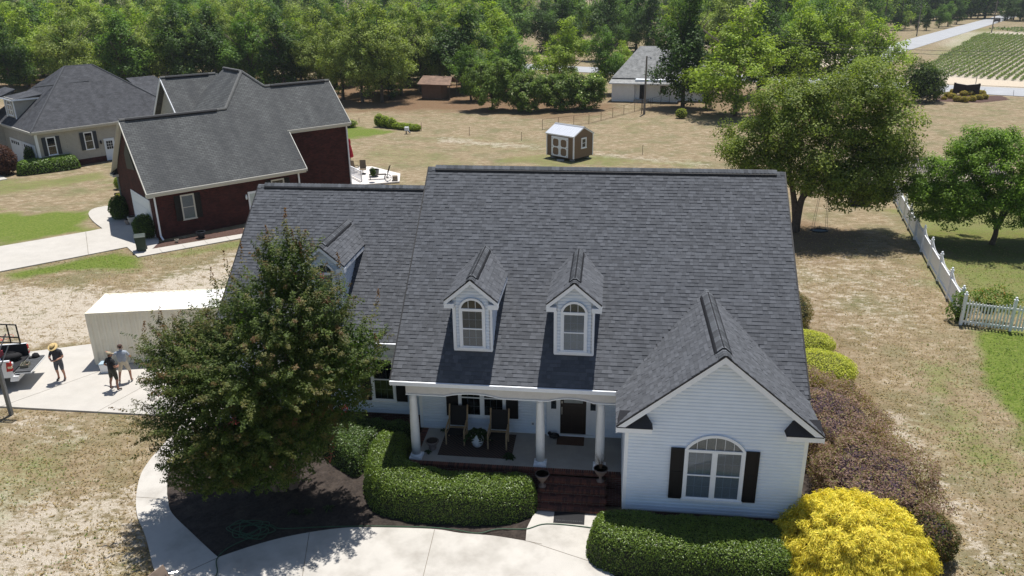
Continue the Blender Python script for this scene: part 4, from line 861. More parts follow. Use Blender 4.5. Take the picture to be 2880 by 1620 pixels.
q = MB(); q.box(-.4, 9.6, -.4, -.35, 2.45, 2.62); q.bar((4.9, -.2, 0), (4.9, -.2, 2.5), .12); q.build('porch_trim', WHITE, WH)
q = MB(); q.box(3.9, 4.8, .57, .6, .35, 2.35); q.build('door', DARKIN, WH); q = MB(); q.box(3.2, 5.2, -.3, .6, 0, .3); q.box(3.3, 5.1, -.6, -.3, 0, .15); q.build('step', CONC2, WH)
window(WH, FRONT(7.2, .59, 1.2), .9, 1.1, 2, 2, DARKIN, GLASS2, 0, cas=.08, backname='window_interior')
window(WH, FRONT(11.4, 2.19, 1.2), .9, 1.3, 2, 2, DARKIN, GLASS2, 0, cas=.08, backname='window_interior')

# --- brown lean-to barn under the trees
BN = thing('barn', 'small brown open barn under the trees at the wood edge', 'barn', (-21.2, 95.8, 0), math.radians(-4))
q = MB(); q.box(0, 3.0, 0, .1, 0, 2.2); q.box(0, .1, .1, 3.5, 0, 2.2); q.box(2.9, 3, .1, 3.5, 0, 2.2); q.build('wall', mat('barn_brown', (.16, .095, .062), .9, .2, 4.), BN)
rs([(-.5, -.7, 2.25), (4.6, -.7, 2.15), (4.2, 2., 3.1), (-.3, 2., 3.2)], 'roof', mat('rusty_roof', (.2, .13, .095), .9, .35, 1.5), BN); rs([(-.5, 4.2, 2.25), (4.6, 4.2, 2.15), (4.2, 2., 3.1), (-.3, 2., 3.2)], 'roof', mat('rusty_roof', (0, 0, 0)), BN)
q = MB(); [q.bar((4.4, y, 0), (4.4, y, 2.2), .12) for y in (-.5, 3.8)]; q.build('post', TRUNK, BN)
# ------------------------------------------------------------------ things on the porch and round the house
TERRA = mat('weathered_urn', (.22, .17, .15), .85, .2, 12.); SOIL = mat('potting_soil', (.03, .022, .018), .95, .3, 20.)
DFAB = mat('black_fabric', (.012, .011, .012), .8, .15, 20.)
def chair(x, y, label):
    c = thing('porch_chair', label, 'chair', (x, y, PF+.012), 0, 'wooden sling chairs on the porch')
    for s in (-1, 1):
        q = MB(); xx = s*.33; q.bar((xx, -.4, 0), (xx, -.4, .56), .05, .05); q.build('front_leg', WOOD, c)
        q = MB(); q.bar((xx, -.42, .575), (xx, .2, .68), .055, .03); q.build('armrest', WOOD, c)
        q = MB(); q.bar((xx, .12, 0.02), (xx, .45, 1.18), .05, .035, up=(0, 1, 0)); q.build('back_post', WOOD, c)
        q = MB(); q.bar((xx, -.38, .36), (xx, .24, .33), .03, .05); q.build('side_rail', WOOD, c)
    q = MB(); q.bar((-.3, .22, .36), (.3, .22, .36), .05, .06); q.build('cross_rail', WOOD, c)
    q = MB(); pts = [(-.38, .4), (-.1, .35), (.16, .34)]
    for (a, z), (b_, z2) in zip(pts[:-1], pts[1:]): q.hexa([(-.3, a, z-.012), (.3, a, z-.012), (.3, b_, z2-.012), (-.3, b_, z2-.012), (-.3, a, z+.01), (.3, a, z+.01), (.3, b_, z2+.01), (-.3, b_, z2+.01)])
    q.build('seat', DFAB, c)
    q = MB(); q.hexa([(-.3, .255, .42), (.3, .255, .42), (.3, .275, .42), (-.3, .275, .42), (-.3, .425, 1.14), (.3, .425, 1.14), (.3, .445, 1.14), (-.3, .445, 1.14)]); q.build('backrest', DFAB, c)
chair(1.82, 1.7, 'black sling chair with wooden frame nearest the left porch column'); chair(3.36, 1.55, 'black sling chair with wooden frame to the right of the white vase')
# rug with woven pattern
m = bpy.data.materials.new('woven_rug'); t, nd, lk = nodes(m); b = nd['Principled BSDF']; co = N(t, 'ShaderNodeTexCoord').outputs['Object']; sx = N(t, 'ShaderNodeSeparateXYZ'); lk.new(co, sx.inputs[0])
ax = math_(t, 'ABSOLUTE', math_(t, 'SUBTRACT', math_(t, 'PINGPONG', math_(t, 'ADD', sx.outputs[0], 2.6), .65), .0)); f = math_(t, 'FRACT', math_(t, 'MULTIPLY', math_(t, 'ADD', ax, math_(t, 'ABSOLUTE', sx.outputs[1])), 7.5))
lk.new(ramp(t, f, [(.55, (.028, .02, .018)), (.62, (.095, .055, .04))]), b.inputs['Base Color']); b.inputs['Roughness'].default_value = .95; MATS['woven_rug'] = m
q = MB(); q.box(-1.31, 1.31, -.8, .8, 0, .008); q.build('porch_rug', m, label='dark rug with brown diamond pattern under the porch chairs', cat='rug').location = (2.62, 1.4, PF+.001)
q = MB(); q.box(-.49, .49, -.32, .32, 0, .014); q.build('door_mat', mat('brown_mat', (.085, .045, .028), .95, .2, 30.), label='brown door mat in front of the front door', cat='mat').location = (5.92, 2.02, PF+.001)
q = MB(); q.box(-.5, .5, -.3, .3, 0, .015); rm = q.build('rubber_mat', mat('black_rubber', (.012, .012, .014), .8, .1), label='black rubber mat at the foot of the brick steps', cat='mat'); rm.location = (6.07, -1.42, .051)
q = MB(); rr = random.Random(5)
for k in range(13): x = -.42+k*.068; q.box(x, x+rr.choice((.03, .045)), -.2, -.14, .0155, .018)
q.build('raised_pattern', mat('dull_rubber', (.04, .04, .043), .8), rm)
def fern(name, loc, n, L, label, seed, parent=None, up=.7, col=(.03, .06, .018)):
    g = np.random.default_rng(seed); V = []; C = []
    for k in range(n):
        a = g.uniform(0, 6.28); e = g.uniform(.3, 1.2); l = L*g.uniform(.6, 1.); d = X3((math.cos(a), math.sin(a), 0))
        for s in np.linspace(.1, 1, 8):
            p = d*l*s*math.cos(e)*1.1+X3((0, 0, l*s*math.sin(e)*up*1.6-l*.9*s*s)); n_ = unit(X3((0, 0, 1.))+g.normal(0, .35, 3)); w_ = .09*L/.5*(1.1-s*.75)
            V.append(p); C.append(n_)
    V = X3(V); C = X3(C); co = X3(col)*g.uniform(.6, 1.6, (len(V), 1))
    me = quads_mesh(name, leaves(g, V, C, .14*L/.5*1.1, .5), co, LEAF); o = obj(name, me, parent, loc=loc, label=label, cat='plant' if label else None); return o
v = thing('vase', 'tall white vase between the two porch chairs', 'vase', (2.63, 1.3, PF+.01)); q = MB(); q.lathe([(.11, 0), (.19, .1), (.235, .3), (.23, .42), (.18, .55), (.165, .6), (.15, .6), (.14, .5)], (0, 0, 0), 24); q.build('body', mat('white_ceramic', (.75, .76, .78), .3, .04), v, smooth=True)
MB().lathe([(.14, .52), (.001, .53)], n=16).build('soil', SOIL, v); fern('fern', (2.63, 1.3, PF+.55), 46, .55, 'green fern growing in the white porch vase', 11)
fern('fern', (3.85, .72, PF+.02), 40, .36, 'small green fern on the corner of the porch rug', 12); fern('fern', (1.22, 2.2, PF+.02), 26, .22, 'tiny green plant against the porch wall', 13)
def urn(name, loc, s, label, bowl=False):
    u = thing(name, label, 'urn' if not bowl else 'planter', loc)
    pr = [(.13, 0), (.135, .03), (.07, .06), (.055, .14), (.07, .2), (.13, .27), (.19, .36), (.22, .46), (.24, .47), (.245, .5), (.215, .5), (.2, .42), (.12, .38)] if not bowl else [(.12, 0), (.14, .04), (.1, .08), (.17, .2), (.21, .28), (.24, .29), (.24, .33), (.21, .33), (.19, .25)]
    MB().lathe([(r_*s, z*s) for r_, z in pr], n=20).build('body', TERRA, u, smooth=True); MB().lathe([(pr[-1][0]*s*1.02, pr[-2][1]*s), (.002, pr[-2][1]*s+.01)], n=16).build('soil', SOIL, u); return u
urn('urn', (5.1, -.4, PF-2*RIS+.003), 1., 'empty terracotta urn on the left side of the brick steps'); u2 = urn('urn', (7.04, -.14, PF-RIS+.003), 1., 'terracotta urn with dry twigs by the right column')
q = MB(); g = np.random.default_rng(4)
for k in range(14): a = g.uniform(0, 6.28); e = g.uniform(.05, .35); L = g.uniform(.3, .6); q.tube([(0, 0, .42), (math.cos(a)*e*L*.5, math.sin(a)*e*L*.5, .42+L*.6), (math.cos(a)*e*L*1.4, math.sin(a)*e*L*1.4, .42+L)], [.006, .005, .003], 4)
q.build('twigs', mat('dry_twig', (.12, .08, .05), .9), u2)
urn('bowl_planter', (1.05, .98, PF+.003), 1., 'grey stone bowl planter beside the left porch column', True); fern('fern', (.92, .72, PF+.003), 20, .25, 'small plant behind the left porch column', 14)
q = MB(); q.ball((0, 0, .1), (.2, .14, .1), 12); q.ball((-.17, .03, .17), (.08, .07, .07), 10); ct = q.build('cushion', mat('black_fabric', (0, 0, 0)), label='small black round cushion lying left of the door mat', cat='cushion', smooth=True); ct.location = (5.32, 2.13, PF+.003)
# garden hose
HOSE = mat('green_hose', (.03, .085, .045), .45, .1)
pts = [(-4.17, -5.5), (-4.2, -5.1), (-4.48, -4.56), (-4.35, -4.0), (-3.9, -3.5)]; g = random.Random(9)
for k in range(30):
    a = k*1.05; rr_ = .42+.18*math.sin(k*1.7)+.06*g.random(); pts.append((-4.05+rr_*1.15*math.cos(a)+.12*math.sin(k*.6), -3.12+rr_*.8*math.sin(a)))
pts += [(-3.5, -2.86), (-3.1, -2.96), (-1.9, -2.76), (-.99, -2.62), (.07, -2.5), (1.57, -2.4), (2.44, -2.42), (3.23, -2.52), (3.83, -2.25), (4.72, -2.15), (5.37, -1.82), (6.65, -1.85), (7.3, -2.0)]
sp_ = smooth_poly([(*p, .075+.012*(k % 3) if 4 < k < 36 else .07) for k, p in enumerate(pts)], 6)
MB().tube(sp_, .016, 6).build('garden_hose', HOSE, label='green garden hose coiled on the mulch and trailing to the steps', cat='hose', smooth=True)
# sprigs of liriope on the mulch
k = 0
for x, y, lb in ((-3.0, -2.1, 'left of three'), (-2.5, -2.0, 'middle of three'), (-1.9, -1.75, 'right of three')):
    fern('liriope', (x, y, .06), 14, .32, f'small grassy sprig on the mulch, {lb} under the crape myrtle', 30+k, col=(.06, .085, .04)); k += 1
# red lid and grey box in the purple shrub
p = G(2415, 1342, 1.25); q = MB(); q.hexa([(-.2, -.02, 0), (.2, -.02, 0), (.22, .3, -.05), (-.22, .3, -.05), (0, .02, .17), (.01, .02, .17), (.02, .3, .13), (0, .3, .13)]); q.build('bird_feeder', mat('red_plastic', (.62, .05, .04), .4, .05), label='small red pitched feeder poking out of the purple shrub', cat='feeder').location = tuple(p); bpy.data.objects['bird_feeder'].scale = (.6, .6, .7)
q = MB(); q.box(-.025, .025, .1, .14, -1.75, -.02); q.build('stake', GREYM, bpy.data.objects['bird_feeder'])
p = G(2402, 1238, 1.15); q = MB(); q.hexa([(-.17, 0, 0), (.2, -.04, 0), (.2, .1, 0), (-.17, .1, 0), (-.12, .06, .34), (.22, .05, .3), (.22, .12, .3), (-.12, .12, .34)]); q.box(-.03, .03, .04, .08, -1.15, 0); q.build('yard_marker', mat('grey_board', (.3, .29, .3), .7), label='grey board standing in the purple shrub', cat='board').location = tuple(p)

# ------------------------------------------------------------------ container, truck, hoop, people
CONT = mat('container_cream', (.85, .785, .63), .55, .04, .8, stain=(1.1, (.58, .5, .37), .4))
C = thing('shipping_container', 'cream shipping container on the concrete pad behind the men', 'container', (-16.24, 7.5, .046), math.radians(12.7))
L, Wd, Hc = 6.06, 2.44, 2.59
def corr(p, d, nrm, L, z0, z1):
    q = MB(); per = .28; n = int(L/per); dd = X3(d, float); nn = X3(nrm, float); p = X3(p, float); V = [(0, 0)]
    prof = []
    for k in range(n): a = k*L/n; w_ = L/n; prof += [(a, 0), (a+w_*.3, 0), (a+w_*.45, -.036), (a+w_*.85, -.036)]
    prof.append((L, 0))
    for (a, h), (b_, h2) in zip(prof[:-1], prof[1:]):
        A0 = p+dd*a+nn*h; B0 = p+dd*b_+nn*h2; q.face([A0+(0, 0, z0), B0+(0, 0, z0), B0+(0, 0, z1), A0+(0, 0, z1)])
    return q
corr((.08, .0, 0), (1, 0, 0), (0, -1, 0), L-.16, .16, Hc-.08).build('side_wall', CONT, C); corr((L-.08, Wd, 0), (-1, 0, 0), (0, 1, 0), L-.16, .16, Hc-.08).build('side_wall', CONT, C)
q = corr((.0, Wd-.08, 0), (0, -1, 0), (-1, 0, 0), Wd-.16, .16, Hc-.08); q.build('end_wall', CONT, C)
for y0 in (.08, Wd/2+.01):
    q = MB(); q.box(L-.06, L-.0, y0, y0+Wd/2-.1, .16, Hc-.1); dr = q.build('door', CONT, C)
    q = MB(); [q.tube([(L+.03, y0+f*(Wd/2-.1), .2), (L+.03, y0+f*(Wd/2-.1), Hc-.15)], .018, 6) for f in (.3, .7)]; q.build('lock_rod', GREYM, dr)
q = MB()
for x in (0, L): [q.box(x-.02 if x == 0 else x-.14, x+.14 if x == 0 else x+.02, y-.02 if y == 0 else y-.14, y+.14 if y == 0 else y+.02, 0, Hc) for y in (0, Wd)]
for y in (-.01, Wd-.06): q.box(.14, L-.14, y, y+.07, Hc-.1, Hc-.005); q.box(.14, L-.14, y, y+.07, .02, .17)
for x in (-.01, L-.06): q.box(x, x+.07, .14, Wd-.14, Hc-.1, Hc-.005); q.box(x, x+.07, .14, Wd-.14, .02, .17)
q.build('corner_frame', CONT, C)
q = MB(); n = 24
for k in range(n):
    x0, x1 = .06+k*(L-.12)/n, .06+(k+1)*(L-.12)/n; w_ = x1-x0
    for a, b_, h, h2 in ((0, .35, 0, 0), (.35, .5, 0, -.02), (.5, .85, -.02, -.02), (.85, 1, -.02, 0)): q.face([(x0+a*w_, .05, Hc-.02+h), (x0+b_*w_, .05, Hc-.02+h2), (x0+b_*w_, Wd-.05, Hc-.02+h2), (x0+a*w_, Wd-.05, Hc-.02+h)])
q.build('roof', mat('container_roof', (.8, .79, .74), .5, .03), C)
# pickup truck seen from behind its tailgate
WP = mat('white_paint', (.76, .77, .78), .25, .02, spec=.6); BLK = mat('black_plastic', (.02, .02, .022), .6, .15); RUB = mat('tyre_rubber', (.018, .018, .019), .85, .1); CHR = mat('chrome', (.6, .6, .6), .2, .03, metal=.9)
TR = thing('pickup_truck', 'white pickup truck with its tailgate down at the left edge', 'truck', (-18.52, 5.8, .046), math.radians(196))
def side_prof(y, s):
    q = MB(); pts = [(0, .62), (.5, .6)]+[(1.15+.5*math.cos(a), .42+.5*math.sin(a)) for a in np.linspace(math.pi*.88, math.pi*.12, 9)]+[(1.8, .55), (1.8, 1.38), (.02, 1.4)]
    q.prism([(x, y, z) for x, z in pts], (0, s*.1, 0)); return q
for y, s in ((.86, 1), (-.86, -1)): side_prof(y, s).build('bed_side', WP, TR)
q = MB(); q.box(0, 1.8, -.86, .86, .78, .84); q.box(1.74, 1.8, -.86, .86, .84, 1.38); [q.box(0, 1.74, y, y+.03, .84, 1.4) for y in (-.859, .829)]; q.box(.7, 1.6, .62, .829, .84, 1.05); q.box(.7, 1.6, -.829, -.62, .84, 1.05); q.build('bed_liner', BLK, TR)
q = MB(); q.box(-.66, -.02, -.8, .8, .74, .8); [q.box(-.6, -.06, -.72+k*.16, -.64+k*.16, .8, .812) for k in range(10)]; tg = q.build('tailgate', mat('tailgate_liner', (.085, .088, .092), .6, .15), TR); q = MB(); q.box(-.68, -.02, -.81, .81, .69, .739); q.build('tailgate_skin', WP, tg)
q = MB(); q.hexa([(-.16, -.95, .42), (-.16, .95, .42), (.16, .97, .42), (.16, -.97, .42), (-.2, -.93, .64), (-.2, .93, .64), (.1, .97, .66), (.1, -.97, .66)]); bp = q.build('bumper', WP, TR); q = MB(); q.box(-.19, -.02, .3, .85, .645, .665); q.box(-.19, -.02, -.85, -.3, .645, .665); q.build('bumper_step', BLK, bp)
for y in (.84, -.965):
    q = MB(); q.hexa([(-.025, y, .92), (-.025, y+.125, .92), (.2, y+.13, .9), (.2, y, .9), (-.02, y, 1.32), (-.02, y+.125, 1.32), (.14, y+.13, 1.34), (.14, y, 1.34)]); tl = q.build('tail_light', mat('tail_red', (.45, .015, .02), .2, .1, spec=.6), TR); q = MB(); q.box(-.03, .12, y+.03, y+.1335, 1.04, 1.14); q.build('reverse_lamp', mat('lamp_cream', (.7, .6, .42), .3), tl)
q = MB(); pts = [(1.84, .5), (2.2, .45)]+[(4.75+.48*math.cos(a), .42+.5*math.sin(a)) for a in np.linspace(math.pi*.9, math.pi*.1, 9)]+[(5.6, .5), (5.65, .9), (5.5, 1.12), (4.1, 1.2), (1.84, 1.2)]
q.prism([(x, -.96, z) for x, z in pts], (0, 1.92, 0)); q.build('body', WP, TR)
q = MB(); q.hexa([(1.88, -.9, 1.2), (1.88, .9, 1.2), (4.15, .9, 1.2), (4.15, -.9, 1.2), (2.1, -.72, 1.85), (2.1, .72, 1.85), (3.35, .72, 1.85), (3.35, -.72, 1.85)]); q.build('cab', WP, TR)
q = MB(); q.hexa([(1.93, -.915, 1.27), (1.93, .915, 1.27), (4.2, .915, 1.27), (4.2, -.915, 1.27), (2.13, -.765, 1.74), (2.13, .765, 1.74), (3.5, .765, 1.74), (3.5, -.765, 1.74)]); q.build('cab_glass', mat('tinted_glass', (.015, .018, .02), .06, .1, spec=.8), TR)
for x in (1.15, 4.75):
    for y in (.72, -.94):
        q = MB(); q.tube([(x, y, .39), (x, y+.22, .39)], [.39, .39], 22); w_ = q.build('wheel', RUB, TR); q = MB(); q.tube([(x, y-.008, .39), (x, y+.228, .39)], [.25, .25], 14); q.build('rim', CHR, w_)
mk = bpy.data.curves.new('side_mark', 'FONT'); mk.body = 'K'; mk.size = .24; mk.shear = .35; mk.extrude = .002; tmp = bpy.data.objects.new('tmp', mk); COL.objects.link(tmp)
bpy.context.view_layer.update(); me = bpy.data.meshes.new_from_object(tmp.evaluated_get(bpy.context.evaluated_depsgraph_get())); bpy.data.objects.remove(tmp)
me.materials.clear(); me.materials.append(mat('decal_maroon', (.1, .012, .04), .4)); dk = obj('decal', me, TR); dk.rotation_euler = (math.radians(90), 0, math.radians(180)); dk.location = (.5, .963, 1.12)
def onbed(name, mb, m, loc, rz, label, cat, smooth=False):
    o = mb.build(name, m, label=label, cat=cat, smooth=smooth); th = math.radians(196); o.location = (-18.52+loc[0]*math.cos(th)-loc[1]*math.sin(th), 5.8+loc[0]*math.sin(th)+loc[1]*math.cos(th), loc[2]+.046); o.rotation_euler = (0, 0, th+rz); return o
q = MB(); q.ball((0, 0, .17), (.42, .26, .19), 14); q.tube([(-.2, 0, .34), (-.1, 0, .42), (.1, 0, .42), (.2, 0, .34)], .02, 6); onbed('duffel_bag', q, mat('black_fabric', (0, 0, 0)), (.5, -.35, .845), .3, 'black duffel bag lying in the truck bed', 'bag', True)
q = MB(); q.ball((0, 0, .14), (.3, .24, .16), 12); q.ball((.3, .1, .12), (.16, .15, .13), 10); onbed('cloth_bundle', q, mat('blue_cloth', (.18, .24, .42), .8, .3, 9.), (1.15, -.1, .845), .5, 'pale blue cloth bundle deep in the truck bed', 'bundle', True)
q = MB(); q.tube([(-.2, 0, 0), (1.3, 0, 0)], .09, 12); q.tube([(-.24, 0, 0), (-.2, 0, 0)], [.095, .095], 12); onbed('white_tube', q, WP, (.25, .72, 1.15), 0, 'thick white tube lying along the near side of the truck bed', 'tube', True)
q = MB(); q.box(-.12, .12, -.02, .02, 0, .36); q.box(-.06, .06, -.03, .03, .36, .44); onbed('red_cloth', q, mat('pink_red', (.5, .09, .1), .7, .2), (.9, -.3, 1.0), .6, 'pink red rag on the black duffel bag', 'rag')
q = MB(); q.lathe([(.17, 0), (.16, .05), (.12, .15), (.03, .2)], n=14); q.box(.1, .28, -.1, .1, .0, .02); onbed('black_cap', q, mat('black_fabric', (0, 0, 0)), (-.36, -.62, .815), .4, 'black cap lying on the far corner of the tailgate', 'cap', True)
q = MB(); q.box(-.16, .16, -.2, .2, 0, .02); [q.box(-.16+k*.3, -.14+k*.3, -.2, .2, .02, .13) for k in (0, 1)]; [q.box(-.16, .16, -.2+k*.38, -.18+k*.38, .02, .13) for k in (0, 1)]; q.box(-.01, .01, -.18, .18, .02, .2); tb = onbed('tool_tray', q, mat('tray_khaki', (.2, .19, .14), .7), (-.28, .3, .815), .1, 'open tool tray with small tools on the tailgate', 'tray')
for nm, col, x, y in (('screwdriver', (.5, .03, .03), -.08, .1), ('pliers', (.2, .5, .45), .07, -.08), ('tape_measure', (.55, .55, .5), .08, .1)): q = MB(); q.tube([(x, y-.08, .06), (x, y+.06, .08)], [.022, .015], 6); q.build('tool', mat(nm+'_colour', col, .5), tb)
# cooler
CL = thing('cooler', 'white cooler with blue grey lid beside the container corner', 'cooler', tuple(G(1420*.207, 880+845*.207)[:2])+(.046,), math.radians(12)); q = MB(); q.hexa([(-.28, -.2, 0), (.28, -.2, 0), (.28, .2, 0), (-.28, .2, 0), (-.32, -.23, .5), (.32, -.23, .5), (.32, .23, .5), (-.32, .23, .5)]); q.build('body', WP, CL); q = MB(); q.box(-.33, .33, -.24, .24, .505, .56); q.build('lid', mat('lid_blue', (.35, .45, .52), .4), CL)
CL.location.y += .28; CL.scale = (.82, .82, .82)
# basketball hoop
bx0 = G(44.7, 912, 3.85); HP = thing('basketball_hoop', 'basketball hoop with grey pole and clear framed backboard over the pad', 'hoop', (-17.09, 3.0, -.03))
rel = X3((bx0[0]+17.09, bx0[1]-3.0, 0)); q = MB(); q.bar((0, 0, 0), (0, 0, 2.75), .13); q.build('pole', GREYM, HP)
q = MB(); yb_ = rel[1]; [q.bar((x, 0, z), (x*3, yb_-.03, z+.75), .035) for x in (-.09, .09) for z in (2.2, 2.7)]; q.build('arm', GREYM, HP)
x1_ = rel[0]; x0_ = x1_-1.8; q = MB(); [q.bar((x, yb_, 3.05), (x, yb_, 3.85), .04) for x in (x0_+.02, x0_+.62, x1_-.43, x1_-.02)]; [q.bar((x0_, yb_, z), (x1_, yb_, z), .04) for z in (3.05, 3.3, 3.85)]; q.build('backboard_frame', BLACK, HP)
q = MB(); q.box(x0_+.03, x1_-.03, yb_+.021, yb_+.03, 3.06, 3.84); q.build('backboard', glass_mat('acrylic', (.93, .94, .93)), HP)
q = MB(); q.tube([((x0_+x1_)/2+.23*math.cos(a), yb_+.4+.23*math.sin(a), 3.1) for a in np.linspace(0, 6.2832, 21)], .012, 6, cap=False); q.bar(((x0_+x1_)/2, yb_+.03, 3.1), ((x0_+x1_)/2, yb_+.17, 3.1), .1, .02); q.build('rim', mat('rim_red', (.55, .1, .07), .5), HP)
# wooden barrow end at the bottom edge
p = G(458, 1588, .67); p2 = G(414, 1621, .67); az = math.atan2(p[1]-p2[1], p[0]-p2[0]); WB = thing('utility_cart', 'weathered wooden cart with metal handle at the bottom edge', 'cart', (p[0]-.6*math.cos(az)+.2*math.sin(az), p[1]-.6*math.sin(az)-.2*math.cos(az), .05), az)
q = MB(); q.hexa([(-.5, 0, .3), (.6, 0, .3), (.6, .03, .3), (-.5, .03, .3), (-.5, .18, .62), (.6, .18, .62), (.6, .21, .62), (-.5, .21, .62)]); q.build('side_board', mat('old_board', (.2, .15, .115), .9, .2, 6.), WB)
q = MB(); q.box(-.5, .6, -.5, 0, .28, .31); q.build('deck_board', mat('old_board', (0, 0, 0)), WB); q = MB(); [q.bar((x, y, 0), (x, y, .29), .06) for x in (-.45, .55) for y in (-.45, -.05)]; q.build('leg', BLK, WB); q = MB(); q.tube([(.62, .05, .34), (.82, -.1, .3)], .025, 8); q.build('handle', CHR, WB)

def person(label, loc, rz, J, cols, hat=None):
    """J: joints dict name->(x,y,z), facing -y"""
    th = thing('person', label, 'person', loc, rz, None)
    R = dict(pelvis=.155, spine=.15, chest=.165, neck=.06, head0=.075, head=.1, head2=.07, nose=.02)
    ED = [('pelvis', 'spine', 'shirt'), ('spine', 'chest', 'shirt'), ('chest', 'neck', 'shirt'), ('neck', 'head0', 'skin'), ('head0', 'head', 'skin'), ('head', 'head2', 'hair'), ('head', 'nose', 'skin')]
    for s in 'LR':
        R.update({'sh'+s: .078, 'el'+s: .05, 'wr'+s: .034, 'pa'+s: .034, 'hip'+s: .115, 'mid'+s: .1, 'kn'+s: .064, 'ca'+s: .052, 'an'+s: .034, 'toe'+s: .045, 'heel'+s: .042})
        ED += [('chest', 'sh'+s, 'shirt'), ('sh'+s, 'el'+s, 'shirt'), ('el'+s, 'wr'+s, 'skin'), ('wr'+s, 'pa'+s, 'skin'), ('pelvis', 'hip'+s, 'short'), ('hip'+s, 'mid'+s, 'short'), ('mid'+s, 'kn'+s, 'short'), ('kn'+s, 'ca'+s, 'skin'), ('ca'+s, 'an'+s, 'skin'), ('an'+s, 'toe'+s, 'shoe'), ('an'+s, 'heel'+s, 'shoe')]
    J = {k: X3(v, float) for k, v in J.items()}
    for s, sg in (('L', 1), ('R', -1)):
        J['mid'+s] = J['hip'+s]*.45+J['kn'+s]*.55; J['ca'+s] = J['kn'+s]*.62+J['an'+s]*.38+X3((0, .03, 0)); J['heel'+s] = J['an'+s]+X3((0, .05, -.05))
        d = unit(J['pa'+s]-J['wr'+s]); x = unit(np.cross(d, (0, 0, 1.)) if abs(d[2]) < .9 else X3((1., 0, 0)))
        for f in range(5):
            o = (f-1.5)*.021 if f < 4 else -.045; L_ = (.075, .085, .08, .06, .055)[f]; st = J['pa'+s]+x*o+d*(.02 if f < 4 else -.03); n1, n2 = f'f{f}a'+s, f'f{f}b'+s
            J[n1] = st+d*L_*.5+x*(0 if f < 4 else -.02*1); J[n2] = st+d*L_+np.cross(x, d)*.02; R[n1] = .0095; R[n2] = .0085; ED += [('pa'+s, n1, 'skin'), (n1, n2, 'skin')]
    J['nose'] = J['head']+unit(J['face']-J['head'])*.125; J.pop('face')
    ks = [k for k in J if k in R]; ix = {k: i for i, k in enumerate(ks)}
    me = bpy.data.meshes.new('body'); me.from_pydata([tuple(J[k]) for k in ks], [(ix[a], ix[b_]) for a, b_, _ in ED], []); ob = bpy.data.objects.new('body', me); COL.objects.link(ob)
    sk = ob.modifiers.new('skin', 'SKIN'); lay = me.skin_vertices[0].data
    for k in ks: r_ = R[k]; lay[ix[k]].radius = (r_*1.15, r_*.85) if k in ('pelvis', 'spine', 'chest') else (r_, r_); lay[ix[k]].use_root = (k == 'pelvis')
    ob.modifiers.new('sub', 'SUBSURF').levels = 1; ob.modifiers['sub'].render_levels = 1
    bpy.context.view_layer.update(); m2 = bpy.data.meshes.new_from_object(ob.evaluated_get(bpy.context.evaluated_depsgraph_get())); bpy.data.objects.remove(ob)
    names = ['skin', 'shirt', 'short', 'shoe', 'hair']; m2.materials.clear(); [m2.materials.append(cols[n]) for n in names]
    A0 = X3([J[a] for a, _, _ in ED]); B0 = X3([J[b_] for _, b_, _ in ED]); Rm = X3([(R[a]+R[b_])/2 for a, b_, _ in ED])
    for p in m2.polygons:
        c = X3(p.center); e = B0-A0; t_ = np.clip(np.sum((c-A0)*e, 1)/(np.sum(e*e, 1)+1e-9), 0, 1); d = np.linalg.norm(c-A0-e*t_[:, None], axis=1)-Rm; k = int(np.argmin(d)); lb = ED[k][2]
        if ED[k][0] in ('spine', 'pelvis') and ED[k][1] in ('spine',) and t_[k] < .45: lb = 'short' if t_[k] < .2 else 'shirt'
        if ED[k][0][:2] == 'sh' and t_[k] > .7: lb = 'skin'
        if lb == 'short' and c[2] < .56: lb = 'skin'
        p.material_index = names.index(lb); p.use_smooth = True
    body = obj('body', m2, th)
    hd = J['head']; fw = unit(J['nose']-hd); upv = unit(J['head2']-J['head0'])
    q = MB(); sd = np.cross(fw, upv)
    for s in (-1, 1): q.ball(hd+sd*s*.1, (.02, .025, .035), 8)
    q.build('ear', cols['skin'], th, smooth=True)
    q = MB(); [q.ball(hd+fw*.088+sd*s*.035+upv*.005, .014, 6) for s in (-1, 1)]; q.build('eye', BLACK, th); q = MB(); q.ball(hd+fw*.09-upv*.06, (.025, .012, .008), 6); q.build('mouth', mat('lip', (.3, .1, .08), .6), th)
    hm = MB(); top = hd+upv*.05
    if hat == 'straw':
        prof = [(.215, 0), (.2, .012), (.11, .022), (.1, .1), (.06, .13), (.003, .125)]
    else: prof = [(.108, 0), (.105, .04), (.08, .085), (.003, .1)]
    n = 18; rings = []
    for r_, z in prof: rings.append([top+upv*z+(sd*math.cos(t_)+fw*math.sin(t_))*r_ for t_ in np.linspace(0, 6.2832, n, endpoint=False)])
    for a, b_ in zip(rings[:-1], rings[1:]):
        for k in range(n): hm.face([a[k], a[(k+1) % n], b_[(k+1) % n], b_[k]])
    if hat != 'straw': hm.hexa([top-sd*.07+fw*.09, top+sd*.07+fw*.09, top+sd*.06+fw*.19, top-sd*.06+fw*.19]+[x+upv*.012 for x in (top-sd*.07+fw*.09, top+sd*.07+fw*.09, top+sd*.06+fw*.19, top-sd*.06+fw*.19)])
    ho = hm.build('hat', cols['hat'], th, smooth=True)
    if hat == 'straw':
        q = MB(); a = [top+upv*.03+(sd*math.cos(t_)+fw*math.sin(t_))*.113 for t_ in np.linspace(0, 6.2832, n, endpoint=False)]; [q.face([a[k], a[(k+1) % n], a[(k+1) % n]+upv*.035, a[k]+upv*.035]) for k in range(n)]; q.build('hat_band', mat('band_olive', (.09, .08, .03), .8), ho)
    return th
